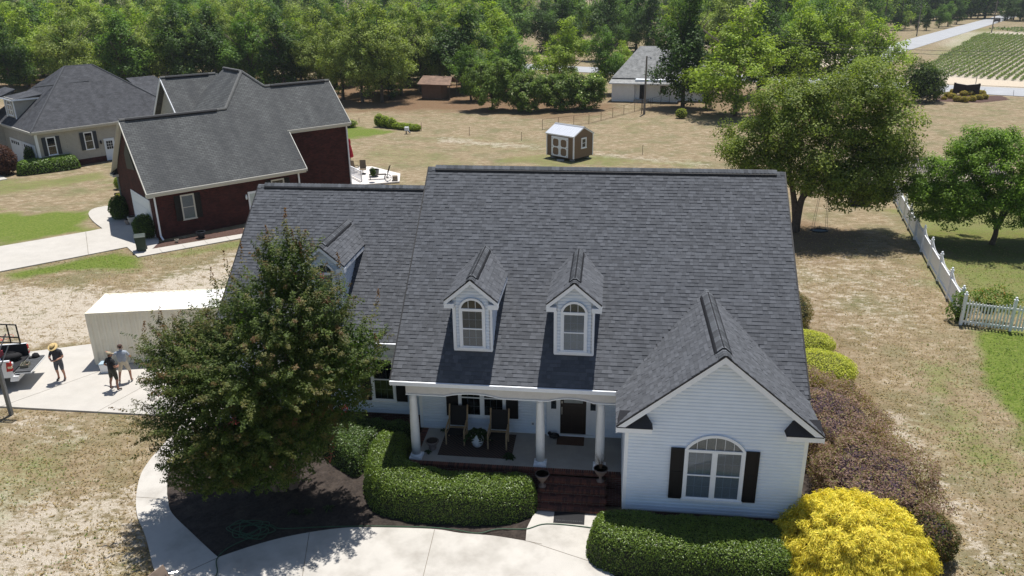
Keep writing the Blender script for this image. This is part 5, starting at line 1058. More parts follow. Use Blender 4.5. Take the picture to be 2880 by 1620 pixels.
def stand(sp=.12):
    J = dict(pelvis=(0, 0, .97), spine=(0, 0, 1.18), chest=(0, .01, 1.38), neck=(0, .01, 1.53), head0=(0, -.01, 1.58), head=(0, -.02, 1.665), head2=(0, -.01, 1.74), face=(0, -.12, 1.66))
    for s, g_ in (('L', 1), ('R', -1)): J.update({'sh'+s: (g_*.19, .01, 1.44), 'hip'+s: (g_*.1, 0, .93), 'kn'+s: (g_*sp, -.02, .5), 'an'+s: (g_*(sp+.01), .02, .1), 'toe'+s: (g_*(sp+.03), -.15, .045), 'el'+s: (g_*.27, .03, 1.15), 'wr'+s: (g_*.29, -.04, .91), 'pa'+s: (g_*.29, -.06, .83)})
    return J
SKIN = mat('skin', (.42, .22, .15), .55, .08, spec=.3); SKIN2 = mat('tan_skin', (.3, .15, .1), .55, .08)
J = stand(.13); J.update(elL=(.3, -.06, 1.16), wrL=(.1, -.3, 1.12), paL=(.04, -.36, 1.12), elR=(-.3, -.06, 1.16), wrR=(-.1, -.3, 1.1), paR=(-.04, -.36, 1.11), neck=(0, -.02, 1.53), head0=(0, -.07, 1.57), head=(0, -.11, 1.64), head2=(0, -.12, 1.71), face=(0, -.2, 1.58))
p = G(850*.207, 880+925*.207); m1 = person('man in straw hat and grey shirt looking down at his phone', (p[0], p[1], .046), math.radians(8), J, dict(skin=SKIN, shirt=mat('charcoal_shirt', (.045, .048, .055), .85, .15, 12.), short=mat('slate_shorts', (.085, .09, .105), .85, .12, 10.), shoe=mat('dark_shoe', (.05, .03, .028), .7), hair=mat('brown_hair', (.05, .03, .02), .8), hat=mat('straw', (.62, .45, .2), .8, .12, 40.)), 'straw')
q = MB(); q.box(-.04, .04, -.42, -.28, 1.13, 1.14); ph = q.build('phone', BLACK, label='dark phone held by the man in the straw hat', cat='phone'); ph.location = m1.location; ph.rotation_euler = m1.rotation_euler
J = stand(.17); J.update(anL=(.24, .05, .1), toeL=(.3, -.1, .045), knL=(.19, 0, .5), elL=(.3, .1, 1.2), wrL=(.2, -.14, 1.05), paL=(.13, -.2, 1.04), elR=(-.3, .06, 1.18), wrR=(-.2, -.16, 1.08), paR=(-.13, -.22, 1.08), face=(-.03, -.12, 1.64))
p = (G(1505*.207, 880+1075*.207)+G(1660*.207, 880+1040*.207))/2; person('man in black shirt and beige cap standing with his back turned', (p[0], p[1], .046), math.radians(160), J, dict(skin=SKIN2, shirt=mat('black_shirt', (.014, .014, .016), .85, .15, 12.), short=mat('dark_olive_shorts', (.045, .043, .032), .85, .12, 10.), shoe=mat('dark_shoe', (0, 0, 0)), hair=mat('dark_hair', (.015, .012, .01), .8), hat=mat('beige_cap', (.36, .29, .19), .8, .12, 20.)), 'cap')
J = stand(.2); J.update(anL=(.27, .02, .1), toeL=(.29, -.15, .045), knL=(.2, 0, .5), elL=(.36, -.05, 1.36), wrL=(.5, -.2, 1.42), paL=(.56, -.25, 1.43), elR=(-.32, -.02, 1.2), wrR=(-.3, -.22, 1.08), paR=(-.29, -.3, 1.06))
p = G(1690*.207, 880+955*.207); person('man in pale blue shirt and beige shorts reaching towards the container', (p[0]+.1, p[1]+.05, .046), math.radians(205), J, dict(skin=SKIN, shirt=mat('pale_blue_shirt', (.34, .38, .44), .85, .1, 12.), short=mat('beige_shorts', (.55, .49, .38), .85, .08, 10.), shoe=mat('grey_shoe', (.3, .28, .26), .7), hair=mat('brown_hair', (0, 0, 0)), hat=mat('brown_cap', (.08, .045, .035), .8)), 'cap')
# ------------------------------------------------------------------ fences, poles, sign, deck things
PVC = mat('white_pvc', (.88, .89, .9), .4, .03)
def picket_fence(name, label, pts, spacing, pw, gap, hpost, hfun, npick_side=-1, z0=.06, rails=(.2, 1.15)):
    f = thing(name, label, 'fence', (pts[0][0], pts[0][1], 0)); o = X3((*pts[0], 0)); PK = {}
    segs = [];
    for a, b_ in zip(pts[:-1], pts[1:]):
        a = X3(a, float); b_ = X3(b_, float); n = max(1, round(np.linalg.norm(b_-a)/spacing)); segs += [(a+(b_-a)*k/n, a+(b_-a)*(k+1)/n) for k in range(n)]
    pm = None
    for k, (a, b_) in enumerate(segs+[(segs[-1][1], segs[-1][1])]):
        if pm is None:
            q = MB(); q.box(-.065, .065, -.065, .065, 0, hpost); q.box(-.08, .08, -.08, .08, hpost, hpost+.025); q.lathe([(.05, hpost+.025), (.03, hpost+.05), (.065, hpost+.1), (.05, hpost+.15), (.002, hpost+.18)], n=10); pm = q.mesh('post', PVC)
        obj('post', pm, f, loc=(a[0]-o[0], a[1]-o[1], 0))
    for a, b_ in segs:
        d = b_-a; L = np.linalg.norm(d); d /= L; ang = math.atan2(d[1], d[0]); nrm = X3((-d[1], d[0]))
        for z in rails:
            q = MB(); A_ = a-o[:2]+d*.065; B_ = b_-o[:2]-d*.065; q.bar((*A_, z), (*B_, z), .045, .09); q.build('rail', PVC, f)
        n = int((L-.16)/(pw+gap)); s0 = (L-n*(pw+gap)+gap)/2
        for k in range(n):
            s = s0+k*(pw+gap); h = round(hfun((s+pw/2)/L), 2)
            if h not in PK:
                q = MB(); q.box(0, pw, -.011, .011, z0, h); q.prism([(0, -.011, h), (pw, -.011, h), (pw*.5, -.011, h+pw*.5)], (0, .022, 0)); PK[h] = q.mesh('picket', PVC)
            p = a-o[:2]+d*s+nrm*npick_side*.036; c = obj('picket', PK[h], f, loc=(p[0], p[1], 0)); c.rotation_euler = (0, 0, ang)
    return f
sc = lambda s: 1.24+.3*abs(2*s-1)**2.2
picket_fence('picket_fence', 'long white fence with scalloped top running back along the right yard', [(24.95, 17.0), (26.33, 25.21), (27.68, 33.), (29.01, 40.34), (30.41, 48.03)], 2.5, .1, .012, 1.62, sc, -1)
picket_fence('picket_fence', 'short white picket fence with open gaps overgrown by a vine', [(24.72, 16.1), (26.79, 15.54), (28.9, 15.0), (31, 14.45)], 2.15, .075, .07, 1.62, lambda s: 1.22+.22*abs(2*s-1)**2, -1)
def post_fence(name, label, pts, sp, h, m, rails, pr=.03, tops=True):
    f = thing(name, label, 'fence', (*pts[0][:2], 0)); o = X3((*pts[0][:2], 0)); pm = MB().tube([(0, 0, 0), (0, 0, h)], pr, 6).mesh('post', m)
    for a, b_ in zip(pts[:-1], pts[1:]):
        a = X3((*a[:2], 0), float)-o; b_ = X3((*b_[:2], 0), float)-o; n = max(1, round(np.linalg.norm(b_-a)/sp))
        for k in range(n+1): obj('post', pm, f, loc=a+(b_-a)*k/n)
        for z in rails: q = MB(); q.tube([a+(0, 0, z), b_+(0, 0, z)], pr*.6, 5); q.build('rail', m, f)
        for z in np.arange(.2, h-.05, .25): q = MB(); q.tube([a+(0, 0, z), b_+(0, 0, z)], .006, 4); q.build('wire', m, f)
RUST = mat('rusty_steel', (.1, .06, .045), .8, .2); DKW = mat('dark_fence', (.045, .035, .03), .9, .2)
post_fence('chain_link_fence', 'rusty chain link fence beside the white flowering shrubs', [(-1., 70.5), (4.28, 75.01), (9.97, 84.63), (12.2, 88.4)], 2.6, 1.2, RUST, (1.2, .06))
post_fence('chain_link_fence', 'black chain link fence against the white house', [(12.4, 88.6), (15.02, 93.33)], 2.4, 1.25, BLACK, (1.25, .08))
post_fence('wood_fence', 'dark wooden rail fence running down from the round dark bush', [(41.0, 79.4), (42.44, 81.75), (52.74, 98.6)], 2.2, 1.2, DKW, (1.1, .6), .07)
q = MB(); [q.box(x, x+.12, 0, .03, 0, 1.3) for x in np.arange(0, 8.2, .16)]; q.box(0, 8.2, .03, .08, .3, .4); q.box(0, 8.2, .03, .08, 1.0, 1.1); gf_ = q.build('grey_fence', mat('weathered_fence', (.26, .25, .25), .9, .15), label='weathered grey board fence behind the right hand tree', cat='fence'); gf_.location = (*G(2535, 478)[:2], 0); gf_.rotation_euler = (0, 0, math.radians(-20))
for k, (x, y) in enumerate(((135, 925), (280, 905), (605, 985), (967, 1020), (1360, 1060), (2272, 1165))):
    p = G(960+x*.3727, y*.3727); q = MB(); q.tube([(0, 0, -.1), (0, 0, .95 if k else .6)], .025, 6); q.bar((-.02, 0, .9 if k else .5), (.06, 0, .9 if k else .5), .03); o = q.build('metal_stake', RUST, label='thin rusty stake standing in the dry field', cat='stake', group='rusty stakes across the dry field'); o.location = tuple(p)
POLE = mat('grey_wood_pole', (.2, .175, .15), .9, .15, 5.)
def upole(name, p, h, label, arm=True):
    t_ = thing(name, label, 'pole', (p[0], p[1], -.05)); MB().tube([(0, 0, 0), (0, 0, h)], [.16, .1], 10).build('pole', POLE, t_)
    if arm: q = MB(); q.bar((-.9, 0, h-.5), (.9, 0, h-.5), .1); q.build('crossarm', POLE, t_)
    return t_
u_ = upole('utility_pole', G(960+2285*.3727, 860*.3727), 7.3, 'grey wooden pole in front of the white house', False); q = MB(); q.bar((.1, 0, 7.1), (.5, 0, 7.15), .05); q.lathe([(.1, 0), (.06, .16)], (.52, 0, 6.95), 8); q.build('lamp_arm', GREYM, u_)
q = MB(); q.tube([(0, 0, 0), (0, 0, 2.6)], .05, 8); o = q.build('fence_post', DKW, label='thin dark post beside the grey wooden pole', cat='post'); o.location = tuple(G(960+2265*.3727, 858*.3727))
upole('utility_pole', G(1920+2330*.3727, 245*.3727), 9., 'dark utility pole at the corner of the crop field'); upole('utility_pole', (150, 338, 0), 9.5, 'utility pole far down the road'); upole('utility_pole', G(1920+1765*.3727, 270*.3727), 8.5, 'utility pole left of the far road'); upole('utility_pole', (6, 330, 0), 19, 'tall utility pole rising from the far wood')
p = G(1920+2200*.3727, 690*.3727); o = MB().tube([(0, 0, 0), (0, 0, 2.3)], .05, 8).build('sign_post', GREYM, label='thin grey post behind the brown sign', cat='post'); o.location = tuple(p)
for py, lb in ((385, 'lower power line crossing in front of the crop field'), (357, 'upper power line crossing in front of the crop field')):
    a = G(1920+1640*.3727, py*.3727, 7.5); b_ = G(2880, (py+16)*.3727, 7.5); d = b_-a; P_ = [a-d*1.2+d*s*3.4+X3((0, 0, 1.6*(abs(s-.5)*2)**2-.35)) for s in np.linspace(0, 1, 15)]; MB().tube(P_, .022, 4).build('power_line', BLACK, label=lb, cat='power line')
# sign
p = (G(1920+2070*.3727, 720*.3727)+G(1920+2195*.3727, 722*.3727))/2; SG = thing('entrance_sign', 'dark brown entrance sign among yellow shrubs by the road', 'sign', (p[0], p[1], 0), math.radians(-20))
q = MB(); q.prism([(-1.5, 0, .3), (1.5, 0, .3), (1.5, 0, 1.65), (0, 0, 1.45), (-1.5, 0, 1.65)], (0, .25, 0)); q.build('board', mat('sign_brown', (.035, .02, .018), .7), SG); q = MB(); [q.box(x-.14, x+.14, -.03, .28, 0, 1.75) for x in (-1.55, 1.55)]; q.build('post', mat('sign_brown', (0, 0, 0)), SG); q = MB(); q.hexa([(-1.4, -.02, 1.66), (0, -.02, 1.46), (0, .27, 1.46), (-1.4, .27, 1.66), (-1.4, -.02, 1.7), (0, -.02, 1.5), (0, .27, 1.5), (-1.4, .27, 1.7)]); q.hexa([(0, -.02, 1.461), (1.4, -.02, 1.66), (1.4, .27, 1.66), (0, .27, 1.461), (0, -.02, 1.5), (1.4, -.02, 1.7), (1.4, .27, 1.7), (0, .27, 1.5)]); q.build('top_cap', mat('pale_cap', (.5, .45, .4), .7), SG)
# bin, pots beside the brick house
p = G(400, 706); BIN = thing('wheelie_bin', 'dark green wheeled bin at the driveway corner', 'bin', (p[0], p[1], .045), math.radians(30)); GB = mat('bin_green', (.03, .05, .035), .5, .1)
q = MB(); q.hexa([(-.27, -.3, .06), (.27, -.3, .06), (.27, .3, .06), (-.27, .3, .06), (-.33, -.38, 1.), (.33, -.38, 1.), (.33, .38, 1.), (-.33, .38, 1.)]); q.build('body', GB, BIN); q = MB(); q.hexa([(-.35, -.42, 1.0), (.35, -.42, 1.0), (.35, .42, 1.0), (-.35, .42, 1.0), (-.3, -.34, 1.07), (.3, -.34, 1.07), (.3, .34, 1.07), (-.3, .34, 1.07)]); q.build('lid', mat('lid_green', (.07, .085, .075), .45), BIN); q = MB(); [q.tube([(x, .3, .12), (x+.06, .3, .12)], [.12, .12], 10) for x in (-.33, .27)]; q.build('wheel', RUB, BIN)
def pot(px, py, r, h, col, label, z=0.):
    p = G(px, py, z); o = thing('plant_pot', label, 'pot', tuple(p)); MB().lathe([(r*.6, 0), (r*.95, h*.5), (r, h*.85), (r*1.08, h*.9), (r*1.08, h), (r*.9, h), (r*.85, h*.8)], n=14).build('body', mat('pot_%d%d' % (px, py), col, .6), o, smooth=True); MB().lathe([(r*.9, h*.82), (.002, h*.84)], n=10).build('soil', SOIL, o); return o
pot(320+1375*.1794, 480+1045*.1794, .3, .42, (.02, .024, .034), 'dark blue pot on the mulch by the brick wall', .05); pot(320+990*.1794, 480+1120*.1794, .13, .2, (.55, .5, .42), 'small cream pot on the mulch by the brick wall', .05)
pot(320+300*.1794, 480+845*.1794, .28, .6, (.5, .47, .42), 'large pale jar beside the garage door', .04); pot(320+225*.1794, 480+850*.1794, .2, .4, (.3, .25, .22), 'small brown jar beside the pale jar'); pot(320+75*.1794, 480+420*.1794, .28, .35, (.07, .06, .05), 'dark tub of yellow flowers on the lawn by the brick house')
# patio behind the brick house
slab('patio', [(-14.24, 42.2), (-11.2, 43.6), (-11.9, 46.6), (-15.38, 49.4), (-20.5, 48.2), (-17.5, 42.5)], 0, .12, mat('patio_paving', (.62, .58, .54), .9, .06, 1.))
PR = thing('patio_railing', 'white railing along the patio steps of the brick house', 'railing', (-17.0, 46.4, .12)); d = X3((-14.5+17., 43.3-46.4, 0)); L_ = np.linalg.norm(d)
q = MB(); [q.bar(X3((0, 0, 0))+d*s, X3((0, 0, 1.))+d*s, .1) for s in (0, 1)]; q.build('post', WHITE, PR); q = MB(); q.bar((0, 0, .9), d+(0, 0, .9), .08); q.bar((0, 0, .15), d+(0, 0, .15), .06); q.build('rail', WHITE, PR)
bal = MB().box(-.02, .02, -.02, .02, .15, .9).mesh('baluster', WHITE)
for k in range(1, 20): obj('baluster', bal, PR, loc=tuple(d*k/20))
p = G(940+435*.1104, 380+800*.1104, .5); UM = thing('patio_umbrella', 'closed red patio umbrella beside the brick house corner', 'umbrella', (p[0], p[1], .12)); MB().tube([(0, 0, 0), (0, 0, 2.9)], .03, 8).build('pole', DKW, UM); q = MB(); q.lathe([(.05, 2.95), (.12, 2.8), (.14, 2.55), (.1, 2.45), (.2, 2.0), (.3, 1.35), (.26, 1.25), (.02, 1.3)], n=9); q.build('canopy', mat('umbrella_red', (.35, .012, .025), .8, .15), UM); MB().lathe([(.3, 0), (.3, .06), (.04, .1)], n=12).build('base', GREYM, UM)
PCH = mat('patio_sling', (.17, .13, .09), .8, .1)
for px, py, rz, lb in ((735, 990, .2, 'brown swivel patio chair at the middle of the patio'), (515, 950, 2.9, 'brown sling patio chair by the white railing')):
    p = G(940+px*.1104, 380+py*.1104, .12); c = thing('patio_chair', lb, 'chair', tuple(p), rz, 'brown patio chairs'); MB().lathe([(.3, 0), (.28, .04), (.04, .09), (.03, .4)], n=14).build('base', BLACK, c); MB().box(-.28, .28, -.28, .28, .4, .45).build('seat', PCH, c); MB().hexa([(-.28, .25, .45), (.28, .25, .45), (.28, .29, .45), (-.28, .29, .45), (-.27, .42, 1.2), (.27, .42, 1.2), (.27, .45, 1.2), (-.27, .45, 1.2)]).build('backrest', PCH, c); q = MB(); [q.bar((s*.32, -.2, .66), (s*.32, .33, .7), .04) for s in (-1, 1)]; [q.bar((s*.32, -.18, .42), (s*.32, -.18, .66), .03) for s in (-1, 1)]; q.build('armrest', BLACK, c)
pot(940+1030*.1104, 380+1050*.1104, .42, .62, (.09, .095, .09), 'big grey planter with a small shrub on the patio', .12)
p = G(940+1110*.1104, 380+1120*.1104, .12); BT = thing('patio_bench', 'low slatted bench on the patio edge', 'bench', tuple(p), .25)
for k in range(4): MB().box(-.75, .75, -.22+k*.115, -.13+k*.115, .4, .43).build('slat', DKW, BT)
for x in (-.65, .65): q = MB(); q.bar((x, -.2, 0), (x, -.18, .4), .04); q.bar((x, .2, 0), (x, .18, .4), .04); q.build('leg', DKW, BT)
p = G(940+1370*.1104, 380+1170*.1104, .1); WA = thing('wagon_planter', 'black iron wagon ornament at the patio end', 'ornament', tuple(p), .3)
q = MB(); q.tube([(.3*math.cos(a), 0, .3+.3*math.sin(a)) for a in np.linspace(0, 6.2832, 17)], .025, 5, cap=False); [q.bar((.3*math.cos(a), 0, .3+.3*math.sin(a)), (-.3*math.cos(a), 0, .3-.3*math.sin(a)), .025) for a in np.linspace(0, 2.4, 4)]; q.build('wheel', BLACK, WA); q = MB(); q.bar((-.1, .05, .3), (.3, .05, 1.4), .05); q.bar((-.1, -.15, .3), (.2, -.15, 1.4), .05); q.bar((.0, -.05, .8), (.2, -.05, 1.3), .2, .03); q.build('frame', BLACK, WA); MB().box(.4, .85, -.25, .25, .0, .45).build('tub', mat('tub_tan', (.28, .23, .17), .8), WA)
# white pump box in the field, saucer swing, covered grill, parked vehicle, far car
p = G(960+500*.3727, 1008*.3727); WBX = thing('well_pump', 'small white utility box standing in the dry field', 'utility box', tuple(p)); q = MB(); q.box(-.3, .15, -.2, .2, .35, .75); q.build('cover', WHITE, WBX); q = MB(); q.box(-.2, -.1, -.1, .1, -.05, .35); q.tube([(.05, 0, .4), (.35, -.1, .1)], .08, 8); q.build('pipe', GREYM, WBX)
p = G(1920+1030*.3727, 540+290*.3727, .5); SW = thing('saucer_swing', 'round blue grey saucer swing under the big tree', 'swing', (p[0], p[1], 0)); q = MB(); q.tube([(.55*math.cos(a), .4*math.sin(a), .5) for a in np.linspace(0, 6.2832, 21)], .05, 8, cap=False); q.build('ring', BLACK, SW); MB().prism([(.5*math.cos(a), .36*math.sin(a), .47) for a in np.linspace(0, 6.2832, 16, endpoint=False)], (0, 0, .02)).build('seat', mat('swing_blue', (.09, .13, .15), .7), SW); q = MB(); [q.tube([(x, y, .5), (x*.3, y*.3, 4.6)], .012, 5) for x in (-.45, .45) for y in (-.25, .25)]; q.build('rope', mat('rope', (.3, .26, .2), .9), SW)
p = G(2416, 575); q = MB(); q.hexa([(-.75, -.4, 0), (.75, -.4, 0), (.75, .4, 0), (-.75, .4, 0), (-.68, -.32, 1.15), (.68, -.32, 1.15), (.68, .32, 1.15), (-.68, .32, 1.15)]); gr = q.build('covered_grill', mat('grill_cover', (.02, .02, .022), .6, .15), label='dark covered grill half hidden behind the big tree', cat='grill'); gr.location = tuple(p); q = MB(); q.hexa([(-.7, -.34, 1.16), (.7, -.34, 1.16), (.7, .34, 1.16), (-.7, .34, 1.16), (-.5, -.2, 1.32), (.5, -.2, 1.32), (.5, .2, 1.32), (-.5, .2, 1.32)]); q.build('hood', mat('grill_cover', (0, 0, 0)), gr)
def car(loc, rz, paint, label):
    c = thing('parked_car', label, 'car', loc, rz); q = MB(); q.prism([(x, -.88, z) for x, z in ((-2.2, .35), (2.2, .35), (2.25, .7), (1.1, .95), (.5, 1.45), (-1.1, 1.48), (-1.9, .98), (-2.25, .9))], (0, 1.76, 0)); q.build('body', paint, c); q = MB(); q.prism([(x, -.89, z) for x, z in ((.95, .98), (.45, 1.38), (-1.05, 1.4), (-1.6, 1.0))], (0, 1.78, 0)); q.build('window', mat('matt_window', (.012, .014, .016), .5), c)
    for x in (-1.35, 1.35):
        for y in (-.9, .7): q = MB(); q.tube([(x, y, .32), (x, y+.2, .32)], [.32, .32], 14); q.build('wheel', RUB, c)
car(tuple(G(52, 225)), .6, mat('red_paint', (.25, .03, .03), .3), 'dark red car parked under the pines'); car((*G(2803, 62)[:2], .03), 1.05, mat('dark_paint', (.015, .015, .017), .7, spec=.1), 'dark car driving down the far road')
# ------------------------------------------------------------------ plants
def grid_surface(poly, h, r, seed, st=.1, lump=.12):
    xs = np.arange(min(p[0] for p in poly)-.05, max(p[0] for p in poly)+st, st); ys = np.arange(min(p[1] for p in poly)-.05, max(p[1] for p in poly)+st, st)
    X, Y = np.meshgrid(xs, ys); i = inpoly(X, Y, poly); sd = np.where(i, polydist(X, Y, poly), -1)
    t_ = np.clip(sd/r, 0, 1); Z = h*(1-(1-t_)**3.2)**.5*(1-.0*t_)+lump*(fbm(X, Y, 1.4, seed)-.5)*(t_ > .1); Z[sd < 0] = 0
    return X, Y, Z, sd
def scatter(X, Y, Z, ok, n, g):
    P = np.stack([X, Y, Z], -1); a = P[:-1, :-1]; b_ = P[:-1, 1:]; c = P[1:, 1:]; d = P[1:, :-1]; m_ = (ok[:-1, :-1] | ok[1:, 1:] | ok[:-1, 1:] | ok[1:, :-1])
    T1 = np.stack([a[m_], b_[m_], c[m_]], 1); T2 = np.stack([a[m_], c[m_], d[m_]], 1); T = np.concatenate([T1, T2]); nr = np.cross(T[:, 1]-T[:, 0], T[:, 2]-T[:, 0]); ar = np.linalg.norm(nr, axis=1)+1e-9
    k = g.choice(len(T), n, p=ar/ar.sum()); u, v = g.random(n), g.random(n); f = u+v > 1; u[f] = 1-u[f]; v[f] = 1-v[f]
    return T[k, 0]+(T[k, 1]-T[k, 0])*u[:, None]+(T[k, 2]-T[k, 0])*v[:, None], unit(nr[k])
def mixcol(g, n, cols, wts, v=.25):
    c = X3(cols)[g.choice(len(cols), n, p=X3(wts)/sum(wts))]; return c*g.uniform(1-v, 1+v, (n, 1))*X3((2.25, 2.3, 1.25))
def hedge(name, label, cat, poly, h, r, n, size, cols, wts, seed, mt=LEAFG, lump=.12, group=None):
    g = np.random.default_rng(seed); c0 = np.mean(X3(poly), 0); t_ = thing(name, label, cat, (c0[0], c0[1], 0), 0, group); pl = [(p[0]-c0[0], p[1]-c0[1]) for p in poly]
    X, Y, Z, sd = grid_surface(pl, h, r, seed, .1, lump); ok = sd > 0; P, nr = scatter(X, Y, Z, ok, n, g); keep = P[:, 2] > .06; P, nr = P[keep], nr[keep]; m_ = len(P)
    P = P+nr*g.uniform(-.09, .035, (m_, 1)); n2 = unit(nr*.8+(0, 0, .35)+g.normal(0, .55, (m_, 3)))
    obj('foliage', quads_mesh(name+'_foliage', leaves(g, P, n2, g.uniform(.7, 1.3, m_)*size, .5), mixcol(g, m_, cols, wts), mt), t_)
    ny_, nx_ = X.shape; idx = np.arange(nx_*ny_).reshape(ny_, nx_); Fq = np.stack([idx[:-1, :-1], idx[:-1, 1:], idx[1:, 1:], idx[1:, :-1]], -1)[(ok[:-1, :-1] | ok[1:, 1:] | ok[:-1, 1:] | ok[1:, :-1])]
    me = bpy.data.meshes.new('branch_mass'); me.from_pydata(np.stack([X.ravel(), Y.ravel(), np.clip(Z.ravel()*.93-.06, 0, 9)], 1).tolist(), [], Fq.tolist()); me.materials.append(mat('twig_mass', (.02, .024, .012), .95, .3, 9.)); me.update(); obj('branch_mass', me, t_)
    return t_
def bush(name, label, cat, loc, rad, n, size, cols, wts, seed, mt=LEAF, asp=.5, lump=.16, droop=False, group=None, z0=None, clumps=0, camp=.3):
    g = np.random.default_rng(seed); t_ = thing(name, label, cat, loc, 0, group); rad = X3(rad, float); zc = rad[2]*.85 if z0 is None else z0
    d = unit(g.normal(size=(n, 3))); d = d[(d[:, 2] > -.75)]; n = len(d); th = np.arctan2(d[:, 1], d[:, 0]); L_ = 1+lump*2*(fbm(th*1.4+5, d[:, 2]*2.2+5, 1.3, seed)-.5)+lump*.7*(fbm(th*4+5, d[:, 2]*6+5, 1., seed+1)-.5)
    if clumps:
        cd_ = unit(g.normal(size=(clumps, 3))); k = np.argmax(d@cd_.T, 1); dist = np.arccos(np.clip(np.max(d@cd_.T, 1), -1, 1)); L_ = L_*(1.05-np.minimum(dist*dist*clumps*.03, camp))
    f = L_*g.uniform(.86, 1.03, n); P = d*rad*f[:, None]+(0, 0, zc); nr = unit(d/rad*rad.mean()); n2 = unit(nr*.7+(0, 0, .35)+g.normal(0, .5, (n, 3))); keep = P[:, 2] > .03; P, n2, d, nr = P[keep], n2[keep], d[keep], nr[keep]; m_ = len(P)
    tg = unit(nr*.5+X3((0, 0, -.8))+g.normal(0, .45, (m_, 3))) if droop else None
    if droop: n2 = unit(nr+g.normal(0, .5, (m_, 3)))
    obj('foliage', quads_mesh(name+'_foliage', leaves(g, P, n2, g.uniform(.7, 1.3, m_)*size, asp, tg), mixcol(g, m_, cols, wts), mt), t_)
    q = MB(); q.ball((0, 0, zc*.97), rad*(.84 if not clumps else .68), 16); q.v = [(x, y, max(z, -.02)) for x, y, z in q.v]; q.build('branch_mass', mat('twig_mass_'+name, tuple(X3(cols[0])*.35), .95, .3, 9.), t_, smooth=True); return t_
HG = [(.043, .069, .012), (.064, .09, .017), (.024, .043, .009)]
hedge('hedge', 'clipped green hedge curving round the left of the brick steps', 'hedge', [tuple(p) for p in smooth_poly([(-.15, 1.75), (-1.05, 1.7), (-1.25, .7), (-1.0, -.6), (-.35, -1.7), (.6, -2.05), (1.8, -2.12), (3.2, -2.08), (4.3, -1.85), (4.9, -1.3), (4.9, -.7), (4.2, -.35), (2.9, -.5), (1.8, -.45), (.7, -.2), (.25, .6), (.2, 1.5)], 4, True)], 1.18, .5, 56000, .055, HG, (.5, .35, .15), 51, lump=.3)
hedge('hedge', 'clipped green hedge under the arched gable window', 'hedge', [tuple(p) for p in smooth_poly([(7.05, -2.1), (6.75, -2.7), (6.85, -3.4), (7.5, -3.85), (9, -4.05), (10.8, -4.15), (12.3, -4.1), (12.7, -3.4), (12.4, -2.2), (10.5, -2.05), (8.6, -2.0)], 4, True)], 1.16, .5, 52000, .055, HG, (.5, .35, .15), 52, lump=.3)
DK = [(.022, .042, .014), (.035, .06, .018), (.05, .075, .02)]
hedge('hedge', 'loose shaded hedge below the left window, behind the clipped one', 'hedge', [tuple(p) for p in smooth_poly([(-3.3, 2.9), (-.2, 2.7), (-.35, 2.0), (-1.1, 1.9), (-1.35, .9), (-1.5, .1), (-2.2, .5), (-3.3, 1.6)], 4, True)], 1.0, .45, 22000, .06, DK, (.4, .35, .25), 53, lump=.4); bush('shrub', 'low dark shrub against the left house wing', 'shrub', (-4.3, 2.2, 0), (1.2, .7, .7), 7000, .06, DK, (.5, .35, .15), 55)
# right side: purple shrubs, lime bushes, golden thread cypress
PU = [(.14, .088, .13), (.098, .062, .09), (.11, .105, .062), (.185, .125, .17)]
bush('purple_shrub', 'large purple leaved shrub against the right house wall', 'shrub', (15.4, 4.6, 0), (2.2, 3.1, 1.0), 40000, .085, PU, (.4, .3, .2, .1), 61, lump=.3, asp=.4, clumps=90); bush('purple_shrub', 'purple leaved shrub behind the golden cypress', 'shrub', (16.0, .6, 0), (1.9, 2.8, 1.05), 38000, .085, PU, (.4, .3, .22, .08), 62, lump=.3, asp=.4, clumps=90)
bush('purple_shrub', 'thin greenish purple shrub beside the golden cypress base', 'shrub', (16.9, -1.9, 0), (.8, .9, .75), 7000, .08, [(.06, .05, .03), (.04, .05, .02), (.09, .055, .05)], (.4, .3, .3), 63); bush('shrub', 'reddish brown shrub by the back right corner of the house', 'shrub', (16.2, 15.6, 0), (1.1, 2., .9), 9000, .08, [(.1, .065, .045), (.07, .06, .03), (.05, .055, .025)], (.4, .35, .25), 64, lump=.25, asp=.4)
LM = [(.21, .215, .06), (.28, .27, .09), (.13, .15, .035)]
bush('lime_bush', 'clipped lime green bush by the house wall, the farther of two', 'bush', (16.2, 11.9, 0), (1.35, .95, .62), 12000, .07, LM, (.5, .3, .2), 65, lump=.08); bush('lime_bush', 'clipped lime green bush next to the purple shrub, the nearer of two', 'bush', (16.3, 9.3, 0), (1.55, 1.35, .68), 17000, .07, LM, (.5, .3, .2), 66, lump=.08)
GO = [(.375, .305, .08), (.315, .27, .06), (.42, .35, .12), (.2, .195, .04)]
bush('golden_cypress', 'big golden yellow thread cypress at the bottom right', 'shrub', (14.45, -2.8, 0), (2.2, 2.05, 1.6), 95000, .15, GO, (.45, .3, .15, .1), 67, NEEDLE, .14, .1, True, z0=.55, clumps=500, camp=.17)
bush('shrub', 'shaded olive shrub between the golden cypress and the house', 'shrub', (12.75, -1.1, 0), (.55, .6, .85), 7000, .1, [(.1, .1, .02), (.06, .07, .015)], (.5, .5), 68, NEEDLE, .2, .1, True)

def trunk(paths, name, parent, m=TRUNK, n=8):
    q = MB()
    for pts, r0, r1 in paths: s = smooth_poly(pts, 4); q.tube(s, list(np.linspace(r0, r1, len(s))), n)
    return q.build(name, m, parent, smooth=True)
